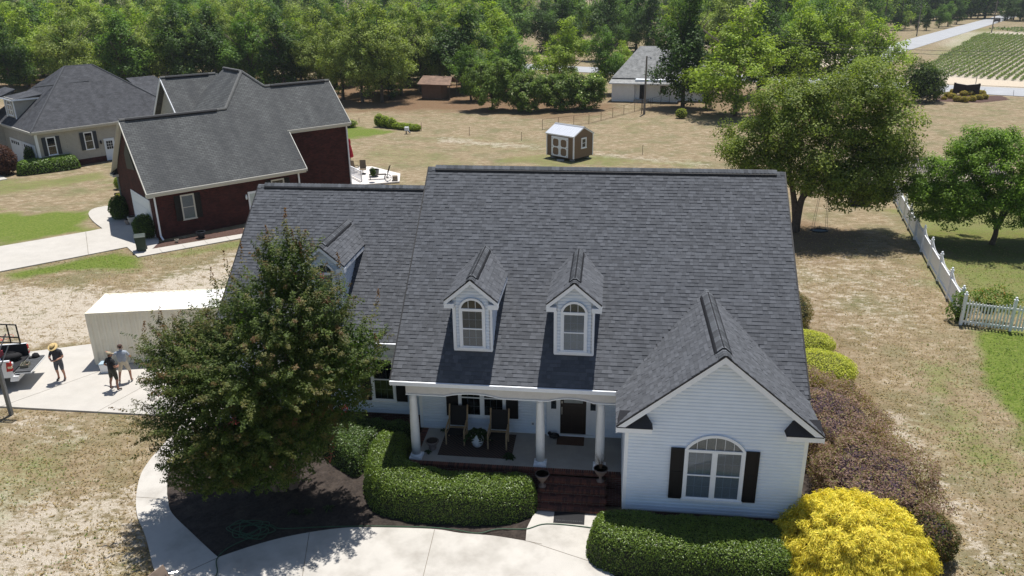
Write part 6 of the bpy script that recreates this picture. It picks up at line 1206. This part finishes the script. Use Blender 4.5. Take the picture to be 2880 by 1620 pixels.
# --- crape myrtle in front of the left wing
g = np.random.default_rng(71); CM = thing('crape_myrtle', 'large crape myrtle with rusty shoot tips in front of the left wing', 'tree', (-3.8, -.75, 0)); O0 = X3((-3.8, -.75, 0))
BL = X3([(-3.1, -.1, 7.75, 1.15, 1.2, 1.35), (-3.4, -.2, 6.3, 2.4, 2.2, 1.5), (-4.4, -.4, 4.6, 3.7, 3.0, 1.8), (-5.2, -.9, 2.9, 3.2, 2.7, 1.5), (-1.5, -.2, 5.0, 1.6, 1.8, 1.2), (-6.6, -.5, 4.6, 1.7, 1.8, 1.5), (-5.2, -2.2, 2.1, 2.2, 1.2, 1.0), (-3.2, -1.5, 2.5, 1.8, 1.3, 1.3), (-2.1, .1, 3.6, 1.6, 1.5, 1.5), (-5.7, -2.2, 1.5, 1.8, 1.1, .8), (-4.0, -2.0, 1.6, 1.7, 1.0, .95)])
KS = .955; BL[:, :3] = CAM+(BL[:, :3]-CAM)*KS; BL[:, 3:] *= KS
wt = (BL[:, 3]*BL[:, 4]*BL[:, 5])**.7; wt /= wt.sum(); P, NN, TT, CC, SS = [], [], [], [], []
ns = 1700
for k in range(ns):
    b_ = BL[g.choice(len(BL), p=wt)]; d = unit(g.normal(size=3)+X3((0, -.15, .35)))
    r0 = g.uniform(.5, .72); r1 = g.uniform(.9, 1.1)+(.16 if g.random() < .12 else 0); a = b_[:3]+d*b_[3:]*r0; e = b_[:3]+d*b_[3:]*r1+X3((0, 0, g.uniform(.05, .45))); L_ = np.linalg.norm(e-a); nl = int(40+L_*60); s = np.sort(g.random(nl)); rad = .27*(1.05-s*.8)*g.uniform(.7, 1.3)
    o = unit(g.normal(size=(nl, 3)))*rad[:, None]*g.uniform(.3, 1, (nl, 1)); pp = a+(e-a)*s[:, None]+o; P.append(pp); NN.append(unit(o*2.6+d*.45+X3((0, 0, .75))+g.normal(0, .3, (nl, 3)))); tn = g.uniform(.75, 1.25); base = mixcol(g, nl, [(.037, .053, .021), (.052, .068, .026), (.026, .038, .018)], (.45, .3, .25))*tn
    if g.random() < .7 and (d[2] > -.25):
        w_ = np.clip((s-.5)/.4, 0, 1)*g.uniform(.3, 1.)*(g.random(nl) < .9); tip = X3((.19, .105, .05)) if g.random() < .55 else X3((.17, .15, .045)); base = base*(1-w_[:, None])+tip*g.uniform(.6, 1.2, (nl, 1))*w_[:, None]
    CC.append(base); SS.append(np.full(nl, .08)*g.uniform(.7, 1.25, nl))
for sx, sy, z0_, z1_ in ((-3.05, -.4, 8.6, 10.0), (-3.3, -.3, 8.4, 9.4), (-2.5, -.2, 8.3, 9.25), (-2.3, -.3, 8., 8.9), (-4.4, -.4, 7.6, 8.9), (-4.9, -.2, 7.3, 8.5), (-5.5, -.4, 6.8, 8.0), (-1.3, -.1, 7.3, 8.5), (-7.4, -.6, 5.6, 6.7), (-.4, -.3, 6.2, 7.4), (-8.3, -.6, 5.2, 6.1), (-.1, -.4, 5.2, 5.9)):
    nl = 120; s = g.random(nl); a = CAM+(X3((sx, sy, z0_-.5))-CAM)*KS; e = CAM+(X3((sx+g.uniform(-.35, .35), sy, z1_))-CAM)*KS; o = unit(g.normal(size=(nl, 3)))*(.24*(1.05-s))[:, None]; P.append(a+(e-a)*s[:, None]+o); NN.append(unit(o*3+X3((0, 0, .5))+g.normal(0, .4, (nl, 3)))); base = mixcol(g, nl, [(.04, .07, .022), (.06, .085, .026)], (.5, .5)); w_ = np.clip((s-.35)/.5, 0, 1)[:, None]; CC.append(base*(1-w_)+X3((.22, .12, .06))*w_); SS.append(np.full(nl, .085))
for k in range(12):                                        # a few pink flower heads
    b_ = BL[g.choice(len(BL), p=wt)]; d = unit(g.normal(size=3)+X3((0, -.3, .5))); c = b_[:3]+d*b_[3:]*1.08; nl = 22; P.append(c+g.normal(0, .07, (nl, 3))); NN.append(unit(g.normal(size=(nl, 3))+(0, 0, .5))); CC.append(X3((.42, .09, .1))*g.uniform(.6, 1.2, (nl, 1))); SS.append(np.full(nl, .06))
nf = 30000; b_ = BL[g.choice(len(BL), nf, p=wt)]; d = unit(g.normal(size=(nf, 3))); P.append(b_[:, :3]+d*b_[:, 3:]*g.uniform(.35, .8, (nf, 1))); NN.append(unit(g.normal(size=(nf, 3))+(0, 0, .4))); CC.append(mixcol(g, nf, [(.03, .052, .018), (.022, .04, .015)], (.5, .5))); SS.append(np.full(nf, .14))
P = np.concatenate(P)-O0; keep = P[:, 2] > .25; obj('crown', quads_mesh('crape_crown', leaves(g, P[keep], np.concatenate(NN)[keep], np.concatenate(SS)[keep], .52), np.concatenate(CC)[keep], LEAF), CM)
trunk([([(x*.12, y*.12, -.1), (x*.3, y*.3, 1.2), (x*.7, y*.7, 3.), (x, y, z)], .11, .03) for x, y, z in ((-2.6, -.4, 5.2), (-1., .8, 6.2), (.6, .2, 7.4), (1.6, -.4, 5.6), (-3.8, -.2, 4.4), (-.4, -1.4, 4.6), (-2., -1.5, 4.), (2.2, .3, 4.9), (-.8, .1, 7.0))], 'trunk', CM, mat('crape_bark', (.2, .14, .1), .8, .3, 5.))

# --- general trees: clumped crowns
def crown_mesh(name, seed, blobs, ncl, per, clr, size, cols, wts, mt=LEAF, inner=.62, droop=0., flat=.75, asp=.6):
    g = np.random.default_rng(seed); BL = X3(blobs, float); wt = (BL[:, 3]*BL[:, 4]*BL[:, 5])**.67; wt /= wt.sum(); k = g.choice(len(BL), ncl, p=wt); d = unit(g.normal(size=(ncl, 3))+(0, 0, .15)); rr_ = g.uniform(inner, 1.03, ncl)
    C = BL[k, :3]+d*BL[k, 3:]*rr_[:, None]; tone = g.uniform(.82, 1.38, ncl); cr_ = clr*g.uniform(.6, 1.35, ncl)
    ci = np.repeat(np.arange(ncl), per); n = len(ci); o = unit(g.normal(size=(n, 3)))*(g.random((n, 1))**.45)*cr_[ci][:, None]*X3((1, 1, flat)); o[:, 2] -= droop*np.hypot(o[:, 0], o[:, 1])
    P = C[ci]+o; nr = unit(o/clr*.7+d[ci]*.45+(0, 0, .8)+g.normal(0, .42, (n, 3))); col = mixcol(g, n, cols, wts, .22)*tone[ci][:, None]
    keep = P[:, 2] > .2; return quads_mesh(name, leaves(g, P[keep], nr[keep], g.uniform(.7, 1.3, keep.sum())*size, asp), col[keep], mt)
# big shade tree at the right
BT_ = thing('shade_tree', 'big spreading shade tree behind the right end of the roof', 'tree', (19.85, 31.8, 0))
BB = [(-.6, 0, 7.6, 3.3, 3.2, 2.6), (2.3, .2, 8.6, 3.4, 3.2, 2.6), (4.6, -.2, 7., 2.6, 2.8, 2.6), (-3.0, .1, 6.2, 2.7, 2.5, 1.9), (0.6, -.6, 5.2, 3.6, 3.2, 2.0), (4.4, -.6, 4.3, 2.8, 2.6, 1.7), (5.6, .2, 5.4, 2.0, 2.3, 1.8), (-1.6, .2, 9.0, 2.0, 2.2, 1.5), (3.8, .2, 9.9, 2.0, 2.2, 1.4), (-3.9, 0, 5.2, 1.6, 1.7, 1.2), (2.0, -1.2, 3.9, 2.0, 1.8, 1.0), (5.0, -.4, 2.7, .8, .8, 1.0), (1.0, -1., 4.1, 2.0, 2.0, 1.1), (-2.4, -.2, 4.5, 1.8, 1.9, 1.2), (4.6, -.5, 3.3, 1.4, 1.5, 1.1), (5.0, -.4, 2.0, .55, .6, .9), (3.4, -.8, 2.7, .7, .7, .9), (2.2, -1., 3.0, .7, .6, .8), (.3, -1.2, 3.2, .6, .6, .6)]
obj('crown', crown_mesh('shade_crown', 81, BB, 760, 150, .78, .16, [(.066, .088, .024), (.095, .115, .036), (.125, .14, .055), (.042, .06, .02)], (.4, .3, .12, .18), inner=.55, droop=.25), BT_)
trunk([([(0, 0, -.1), (.05, 0, 1.2), (.3, 0, 2.6), (1.4, .1, 5.4), (2.6, .2, 8.5)], .34, .08), ([(.02, 0, .5), (-.3, .05, 2.2), (-.9, .1, 4.6), (-1.5, .1, 8)], .27, .06), ([(.3, 0, 2.4), (2.2, -.2, 4.4), (4.8, -.3, 6.4)], .16, .05), ([(-.5, 0, 3), (-2., 0, 4.8), (-3.6, 0, 6)], .13, .04), ([(1., 0, 4), (1.2, -1., 5.4), (1.6, -1.8, 6.5)], .12, .04)], 'trunk', BT_)
# tree beyond the white fence
YT = thing('yard_tree', 'round green tree beyond the long white fence', 'tree', (31.85, 29.9, 0))
obj('crown', crown_mesh('yard_crown', 82, [(0, 0, 5.2, 3.6, 3.4, 1.9), (-3.2, 0, 4.4, 2.6, 2.6, 1.6), (2.6, 0, 4.8, 2.6, 2.6, 1.8), (-1.4, -.6, 3.5, 3.2, 2.4, 1.2), (-1.6, 0, 6.3, 2.0, 2.0, 1.1), (-4.6, .1, 3.6, 1.3, 1.4, 1.0), (1.5, -1.2, 3.6, 2.2, 2.0, 1.2), (-3.4, 0, 3.1, 2.5, 2.4, 1.3), (-.4, -.8, 2.7, 2.8, 2.2, 1.1), (3.2, 0, 3, 3, 2.5, 1.5), (-1.4, 0, 6.6, 2.2, 2.0, 1.0), (-3.4, -.2, 2.3, 1.9, 1.9, 1.0), (3.4, -.4, 2.2, 2.4, 2.0, 1.1), (1.6, .6, 2.4, 1.6, 1.5, 1.0)], 820, 130, .6, .14, [(.06, .1, .018), (.085, .13, .025), (.04, .068, .014)], (.45, .3, .25), inner=.5, droop=.1, flat=.6), YT)
trunk([([(0, 0, -.1), (.1, 0, 1), (-.5, 0, 2.4), (-2., .1, 4.4)], .2, .05), ([(.1, 0, .9), (.7, .1, 2.4), (2.2, .2, 4.4)], .15, .05), ([(0, 0, 1.), (.1, -.5, 3), (0, -.8, 5)], .13, .04)], 'trunk', YT)
# --- tree kinds for the wood (each tree: crown + trunk)
def kind(nm, seed, h, w_, cols, wts, ncl=150, per=75, clr=1.0, size=.34, conic=False, base=.28, inner=.5, mt=LEAF, nb=9, asp=.6):
    g = np.random.default_rng(seed); bl = []
    for k in range(nb):
        z = h*(base+(1-base)*(k+.5)/nb); f = math.sin(math.pi*min(1, ((k+.7)/nb))**.8) if not conic else (1.05-(k/nb))
        a = g.uniform(0, 6.28); R_ = w_/2*max(.3, f); bl.append((math.cos(a)*R_*.35, math.sin(a)*R_*.35, z-.3, R_*.75, R_*.75, h*(1-base)/nb*1.5))
    me = crown_mesh(nm+'_crown', seed, bl, ncl, per, clr, size, cols, wts, mt, inner, .1, .8, asp)
    q = MB(); q.tube(smooth_poly([(0, 0, -.2), (g.uniform(-.2, .2), 0, h*.25), (g.uniform(-.3, .3), .2, h*.55), (0, 0, h*.85)], 3), list(np.linspace(.26*h/12, .05, 10)), 7)
    for k in range(7): a = g.uniform(0, 6.28); z = h*g.uniform(.2, .6); q.tube([(0, 0, z), (math.cos(a)*w_*.18, math.sin(a)*w_*.18, z+h*.1), (math.cos(a)*w_*.34, math.sin(a)*w_*.34, z+h*.22)], [.09, .06, .03], 5)
    return me, q.mesh(nm+'_trunk', TRUNK, True)
OL = ([(.118, .14, .058), (.098, .124, .05), (.145, .165, .085), (.05, .07, .026)], (.4, .3, .15, .15))
BR = ([(.105, .14, .028), (.13, .165, .035), (.07, .1, .022)], (.45, .3, .25)); MD = ([(.05, .09, .022), (.07, .112, .03), (.032, .06, .016)], (.45, .25, .3)); DKc = ([(.026, .05, .014), (.038, .066, .018), (.018, .034, .011)], (.45, .25, .3)); PN = ([(.03, .05, .018), (.045, .065, .024), (.02, .036, .014)], (.4, .3, .3))
K = dict(olive=[kind('olive', 101+i, 13, 10, *OL, ncl=210, per=85, clr=.9, size=.26, base=.2) for i in range(3)], bright=[kind('bright', 111+i, 12.5, 11.5, *BR, ncl=170, per=80, clr=1.05, size=.32, base=.14) for i in range(2)], mid=[kind('mid', 121+i, 12, 9.5, *MD, ncl=160, per=75, size=.32, base=.16) for i in range(3)], dark=[kind('dark', 131+i, 13.5, 9, *DKc, ncl=170, per=75, size=.32, base=.1) for i in range(2)], pine=[kind('pine', 141+i, 15, 7.5, *PN, ncl=150, per=80, size=.36, conic=True, base=.22, clr=.8, asp=.3) for i in range(2)])
LBL = dict(olive='feathery olive green tree at the edge of the wood', bright='bright green broadleaf tree', mid='mid green broadleaf tree', dark='dark green dense tree', pine='tall dark pine')
tg_ = random.Random(12); USED = []
def plant(kd, x, y, h, label=None, group=None, wsc=1., name=None):
    v = tg_.choice(K[kd]); H0 = dict(olive=13, bright=12.5, mid=12, dark=13.5, pine=15)[kd]; s = h/H0
    t_ = thing(name or dict(pine='pine_tree').get(kd, 'tree'), label or LBL[kd], 'tree', (x, y, 0), tg_.uniform(0, 6.28), group); t_.scale = (s*wsc, s*wsc, s); obj('crown', v[0], t_); obj('trunk', v[1], t_); USED.append((x, y)); return t_
gp = lambda px, py: G(px, py)[:2]
for px, py, h in ((575, 232, 12.5), (640, 238, 13.5), (705, 236, 13), (770, 242, 13.5), (850, 250, 13), (905, 262, 12.5), (965, 280, 12.5), (1020, 287, 13), (1075, 288, 13.5), (1130, 268, 13), (1185, 258, 12.5), (1240, 250, 12.5), (1300, 246, 12)): plant('olive', *gp(px, py), h, 'feathery olive tree in the front row of the wood, %s from its left end' % ORD(1+sum(o.get('group') == 'olive trees along the wood edge' for o in bpy.data.objects)), 'olive trees along the wood edge', .95)
for px, py, h, kd, lb in ((30, 240, 15.5, 'pine', 'tall dark pine at the far left behind the tan house'), (-30, 250, 15, 'pine', 'dark pine at the very left edge of the picture'), (95, 228, 14.5, 'pine', 'dark pine right of the leftmost pines'), (175, 225, 13.5, 'bright', 'yellow green tree behind the tan house roof'), (270, 222, 14, 'bright', 'tall yellow green tree right of the pines'), (345, 228, 11, 'bright', 'bright green tree behind the tan roof peak'), (440, 222, 11.5, 'mid', 'open branched green tree between the two roofs'), (520, 224, 11, 'mid', 'green tree with many bare stems left of the brick house peak'), (835, 243, 8.2, 'mid', 'small round green tree behind the brick house roof'), (740, 236, 8., 'mid', 'low green tree behind the brick house ridge')): plant(kd, *gp(px, py), h, lb)
plant('dark', *gp(1095, 279), 4.2, 'dark evergreen bush left of the small brown barn', wsc=1.6, name='bush'); plant('mid', *gp(1325, 283), 8, 'green tree right of the small brown barn'); plant('mid', *gp(1440, 262), 9.8, 'rounded green tree behind the white flowering shrubs, left', wsc=1.2); plant('bright', *gp(1590, 255), 10.5, 'tall rounded green tree behind the flowering shrubs, middle', wsc=1.1); plant('mid', *gp(1690, 262), 10, 'green tree left of the white house', wsc=.9); plant('bright', *gp(1745, 225), 6.5, 'low bright green tree at the left of the white house roof'); plant('bright', *gp(1420, 240), 8.5, 'bright green tree behind the rounded trees')
plant('dark', 16.6, 89.6, 15.5, 'very dark tree in front of the white house', wsc=.95); plant('bright', 22.6, 82.2, 12.8, 'large bright green tree with bare trunk beside the white house', wsc=1.18); plant('dark', *gp(1985, 305), 7, 'dark low tree under the large bright tree', wsc=.9)
for x, y, h, kd in ((28, 99, 13.5, 'dark'), (33.5, 101, 13.5, 'bright'), (39, 101.5, 13, 'bright'), (44.5, 102, 11.5, 'bright'), (36, 106, 13.5, 'mid')): plant(kd, x, y, h, 'tall leafy tree in the row behind the big shade tree, %s' % {28: 'leftmost', 33.5: 'second from left', 39: 'third from left', 44.5: 'rightmost', 36: 'the farthest back'}[x], 'row of trees behind the shade tree')
# crape myrtles with white flowers in the field
def crape(px, py, h, w_, label, seed, white):
    p = G(px, py); t_ = thing('crape_myrtle', label, 'tree', (p[0], p[1], 0)); cols = [(.055, .085, .022), (.08, .11, .03), (.04, .06, .018), (.4, .4, .42)]
    R_ = w_/2; obj('crown', crown_mesh('field_crape', seed, [(0, 0, h*.5, R_, R_*.9, h*.38), (-R_*.45, 0, h*.55, R_*.6, R_*.6, h*.35), (R_*.4, -.2, h*.62, R_*.6, R_*.6, h*.34), (0, -R_*.3, h*.3, R_*.85, R_*.7, h*.26)], 190, 95, .62, .24, cols, (.45, .3, .25-.0, white), inner=.45), t_)
    trunk([([(0, 0, -.1), (math.cos(a)*.3, math.sin(a)*.3, h*.3), (math.cos(a)*R_*.6, math.sin(a)*R_*.6, h*.75)], .1, .03) for a in np.linspace(0, 6.28, 6, endpoint=False)], 'trunk', t_)
crape(1385, 308, 7.4, 7.5, 'tall dense dark green crape myrtle in the field', 91, .0); crape(1480, 312, 5.3, 6.0, 'crape myrtle with few white flowers right of the tall one', 92, .015); crape(1575, 308, 5.4, 6.6, 'crape myrtle dotted with white flowers', 93, .03); crape(1645, 306, 5., 5.4, 'rightmost crape myrtle covered in white flowers', 94, .05)
# bushes of the neighbours and the far field
bush('bush', 'round dark bush by the road end of the rail fence', 'bush', tuple(G(2590, 285)), (2.9, 2.5, 2.9), 6000, .3, [(.028, .045, .016), (.045, .065, .024)], (.6, .4), 201, lump=.45, clumps=40)
a, b_ = G(82, 492)[:2], G(200, 476)[:2]; d = unit(b_-a); nn = X3((-d[1], d[0])); hedge('hedge', 'clipped long green hedge in front of the tan house', 'hedge', [tuple(p) for p in smooth_poly([a-d*.2-nn*.2, b_+d*.3-nn*.2, b_+d*.9+nn*.9, b_+d*.2+nn*1.7, a+nn*1.7, a-d*.8+nn*.8], 4, True)], 1.25, .7, 9000, .13, [(.06, .1, .012), (.045, .08, .01)], (.5, .5), 203)
bush('burgundy_bush', 'round burgundy bush at the left edge by the tan house', 'bush', tuple(G(8, 490)), (1.4, 1.4, 1.5), 5000, .16, [(.055, .022, .025), (.035, .015, .018)], (.5, .5), 204)
bush('bush', 'dark clipped bush left of the brick house garage door', 'bush', tuple(G(341, 615)), (.75, .75, .95), 5000, .1, DK, (.5, .3, .2), 205); bush('bush', 'dark bush at the brick house corner behind the bin', 'bush', tuple(G(413, 668)), (.85, .75, .9), 5000, .1, DK, (.6, .3, .1), 206)
bush('bush', 'small yellow green bush by the brick house downspout', 'bush', tuple(G(345, 530)), (.6, .6, .6), 1800, .12, BR[0], BR[1], 207); fern('flowers', tuple(G(333, 548, .4)), 24, .4, 'tuft of yellow flowers in the dark tub', 208, col=(.28, .28, .04)); bush('bush', 'narrow dark conifer beside the tan garage door', 'bush', tuple(G(92, 478)), (.5, .5, 1.2), 2500, .12, DK, (.5, .3, .2), 209); bush('shrub', 'small shrub growing in the big grey patio planter', 'shrub', tuple(G(940+990*.1104, 380+1040*.1104, .65)), (.25, .25, .4), 500, .09, DK, (.5, .3, .2), 210)
i = 0
for px, py in ((2000, 735), (2030, 745), (2068, 765), (2125, 770), (2180, 765), (2232, 755), (2272, 750), (2118, 725), (2172, 722), (2040, 712), (1970, 755), (2218, 712), (2255, 722)):
    p = G(1920+px*.3727, py*.3727); bush('yellow_shrub', 'small round yellow shrub in the bed of the brown sign', 'shrub', tuple(p), (.55, .55, .42) if px != 1970 else (.35, .35, .26), 800, .14, [(.17, .135, .045), (.13, .125, .035), (.18, .105, .05)], (.5, .3, .2), 220+i, group='yellow shrubs round the brown sign'); i += 1
a, b_ = G(960+290*.3727, 955*.3727)[:2], G(960+560*.3727, 985*.3727)[:2]
for k in range(7): p = a+(b_-a)*k/6; bush('field_shrub', 'low yellow green shrub in a short row along the field lawn', 'shrub', (p[0], p[1], 0), (.7, .6, .85-.1*k if k < 3 else .4), 700, .17, [(.14, .17, .035), (.1, .13, .03)], (.5, .5), 250+k, group='low shrubs along the field lawn')
bush('shrub', 'small yellow green bush in the shade near the white house', 'shrub', tuple(G(1915, 332)), (.7, .6, .65), 700, .17, [(.16, .17, .04), (.1, .12, .03)], (.5, .5), 260); bush('shrub', 'green shrub at the back corner of the brick house', 'shrub', tuple(G(975, 357)), (1.4, .9, .5), 900, .16, BR[0], BR[1], 261)
# climbing rose on the white fence
bush('fence_vine', 'leafy vine with orange tips climbing over the white picket fence', 'vine', (26.1, 16.6, .35), (1.35, .55, .75), 2600, .11, [(.05, .085, .02), (.08, .1, .03), (.2, .1, .05)], (.6, .3, .1), 262, lump=.5, z0=.75); bush('fence_vine', 'leafy vine at the corner post of the white fence', 'vine', (24.75, 16.6, 0), (.5, .5, .8), 1300, .11, [(.05, .085, .02), (.07, .1, .03)], (.6, .4), 263, lump=.5)
for o in bpy.data.objects:
    if o.name.startswith('branch_mass') and o.parent and o.parent.name.startswith('fence_vine'): o.scale = (.35, .35, .5)
bush('bush', 'dark shrub beyond the gate at the right edge', 'bush', (32.3, 17.8, 0), (.8, .8, .9), 2200, .12, DK, (.5, .3, .2), 264)
# --- the wood behind: one tree after another, none on roads or fields
g = random.Random(33); n_ = 0
def free(x, y):
    yr_ = 105.83+(55.67-x)*.4935                         # near edge of the cross road
    if yr_-6 < y < yr_+16: return False
    if x > 36 and y < yr_+16: return False
    cx_ = 60+(y-145)*.582
    if y > 110 and x > cx_-14-(y-110)*.05: return x > cx_+75 and y > 300 or y > 345 and x > cx_+16
    if -75 < x < -48 and 128 < y < 150: return False
    return all((x-a)**2+(y-b_)**2 > 30 for a, b_ in USED)
FW = []                                                   # far wood: one mass
def far_tree(x, y, h, kd): FW.append((x, y, h, kd))
for px in range(2400, 2800, 13):
    for dy_ in (0, -9, -17):
        py = 64-(px-2400)*.035+dy_+g.uniform(-2, 2); far_tree(*gp(px+g.uniform(-8, 8), py), g.uniform(13, 19), g.choice(('dark', 'dark', 'mid', 'pine')))
for px, py, h in ((2832, 58, 9), (2850, 56, 10), (2868, 60, 10), (2885, 55, 12), (2860, 45, 14), (2890, 40, 15), (2840, 42, 14), (2815, 42, 13), (2905, 62, 12)): plant('dark', *gp(px, py), h, 'dark tree right of the far road end', 'dark trees right of the far road', 1.2)
for band, (y0, y1, cnt, hmin, hmax) in enumerate(((100, 150, 75, 11, 14), (150, 230, 95, 12, 16), (230, 420, 190, 13, 18))):
    tries = 0; k = 0
    while k < cnt and tries < 9000:
        tries += 1; y = g.uniform(y0, y1); wv = 1.12*(y+23)*.66; x = 7-.127*(y+23)+g.uniform(-wv, wv)
        if band == 0 and -12 < x < 36: continue
        if not free(x, y): continue
        kd = g.choices(('olive', 'mid', 'dark', 'bright', 'pine'), (1.2 if x < 0 else .4, 2, 2.2, 1.2, .8))[0]
        if band == 2: far_tree(x, y, g.uniform(hmin, hmax), kd); USED.append((x, y)); k += 1; continue
        plant(kd, x, y, g.uniform(hmin, hmax), {'olive': 'olive green tree', 'mid': 'mid green tree', 'dark': 'dark green tree', 'bright': 'bright green tree', 'pine': 'dark pine'}[kd]+(' in the wood behind the houses', ' in the middle of the wood', ' in the far wood near the horizon')[band], ('trees of the near wood', 'trees of the middle wood', 'trees of the far wood')[band], g.uniform(.95, 1.25)); k += 1
for px, py, h, kd in ((2490, 75, 8, 'mid'), (2520, 86, 6, 'dark'), (2545, 80, 7, 'bright'), (2575, 84, 4.5, 'dark'), (2605, 86, 7, 'dark'), (2640, 78, 7.5, 'mid'), (2665, 74, 8, 'mid'), (2690, 68, 8.5, 'dark')): plant(kd, *gp(px, py), h, 'young tree in the group left of the far road', 'young trees left of the far road')

g2 = np.random.default_rng(77); VV, CC2 = [], []; CK = dict(olive=OL, bright=BR, mid=MD, dark=DKc, pine=PN)
for x, y, h, kd in FW:
    nb = 46; per = 26; z = h*g2.uniform(.12, 1., nb); f = np.sin(np.pi*np.clip(z/h, .02, .98)**.8)**.6 if kd != 'pine' else (1.08-z/h); R_ = h*.36*f; a = g2.uniform(0, 6.28, nb); rr_ = R_*g2.uniform(.45, 1, nb); C_ = np.c_[x+np.cos(a)*rr_, y+np.sin(a)*rr_, z]; ci = np.repeat(np.arange(nb), per); o = unit(g2.normal(size=(nb*per, 3)))*g2.random((nb*per, 1))**.4*h*.085
    VV.append(leaves(g2, C_[ci]+o, unit(o/h*6+X3((0, 0, .8))+g2.normal(0, .42, (nb*per, 3))), g2.uniform(.5, .95, nb*per), .65)); CC2.append(mixcol(g2, nb*per, *CK[kd], .2)*np.repeat(g2.uniform(.72, 1.25, nb), per)[:, None])
fw = obj('far_wood', quads_mesh('far_wood', np.concatenate(VV), np.concatenate(CC2), LEAF), label='far wood of mixed dark and green trees along the horizon', cat='wood', kind='stuff')
q = MB(); [q.tube([(x, y, -.2), (x, y, h*.7)], [.25, .1], 5) for x, y, h, kd in FW]; tag(q.build('far_trunks', TRUNK, fw), kind='stuff')

# --- grass tufts on the near lawns
def lookup(A_, x, y): return A_[np.clip(np.searchsorted(gy, y), 0, ny-1), np.clip(np.searchsorted(gx, x), 0, nx-1)]
g3 = np.random.default_rng(91); n = 800000; rr_ = 14+44*g3.random(n)**1.2; aa = g3.uniform(-.82, .82, n); x = CAM[0]+rr_*np.sin(aa-YAW); y = CAM[1]+rr_*np.cos(aa-YAW)
ok = ~(inpoly(x, y, [(-7.9, 3.4), (-9.7, 3.5), (-9.3, -.6), (-8.1, -2.8), (-5.9, -5.4), (-4.4, -7.4), (0, -12), (16, -9.5), (15.6, -5), (16.8, -2), (17, 7), (16.4, 17), (13, 17), (13, 14.6), (-7.7, 14.6)]) | inpoly(x, y, [(-70, 3.5), (-7.6, 3.42), (-7.6, 14), (-10, 14.2), (-13, 12.2), (-17.96, 9.63), (-20.26, 8.58), (-24, 7.4), (-30, 6.9), (-70, 6.9)]) | inpoly(x, y, P3))
s_ = lookup(SAND, x, y); ok &= g3.random(n) > s_*1.0+.35*(fbm(x, y, .9, 3) > .52)
x, y = x[ok][:110000], y[ok][:110000]; n = len(x); gr_ = np.clip(lookup(GREEN, x, y)*1.1+(fbm(x, y, .7, 8)-.55), 0, 1); isg = g3.random(n) < gr_
base = mixcol(g3, n, [(.135, .094, .085), (.175, .13, .115), (.1, .08, .055)], (.4, .35, .25), .25); grc = mixcol(g3, n, [(.05, .075, .016), (.07, .095, .022)], (.5, .5), .25); col = np.where(isg[:, None], grc, base)
h = g3.uniform(.03, .075, n); P_ = np.c_[x, y, h*.25-.012]; tg2 = unit(np.c_[g3.normal(0, 1., (n, 2)), .45*np.ones(n)]); nr = unit(g3.normal(0, .35, (n, 3))+X3((0, 0, 1.))); obj('grass_tufts', quads_mesh('grass_tufts', leaves(g3, P_, nr, h*1.7, .4, tg2), col, LEAF), label='short dry and green grass tufts of the lawns', cat='grass', kind='stuff')

# --- summer haze: one closed box round everything
m = bpy.data.materials.new('haze'); t, nd, lk = nodes(m); nd.remove(nd['Principled BSDF']); pv = N(t, 'ShaderNodeVolumePrincipled'); pv.inputs['Color'].default_value = (.86, .93, 1., 1); pv.inputs['Density'].default_value = .00016; pv.inputs['Anisotropy'].default_value = .25
lk.new(pv.outputs[0], nd['Material Output'].inputs['Volume'])
hz = MB().box(gx.min()-20, gx.max()+20, gy.min()-20, gy.max()+20, -1.3, 32).build('haze', m, label='thin summer haze over the fields and wood', cat='haze', kind='stuff')
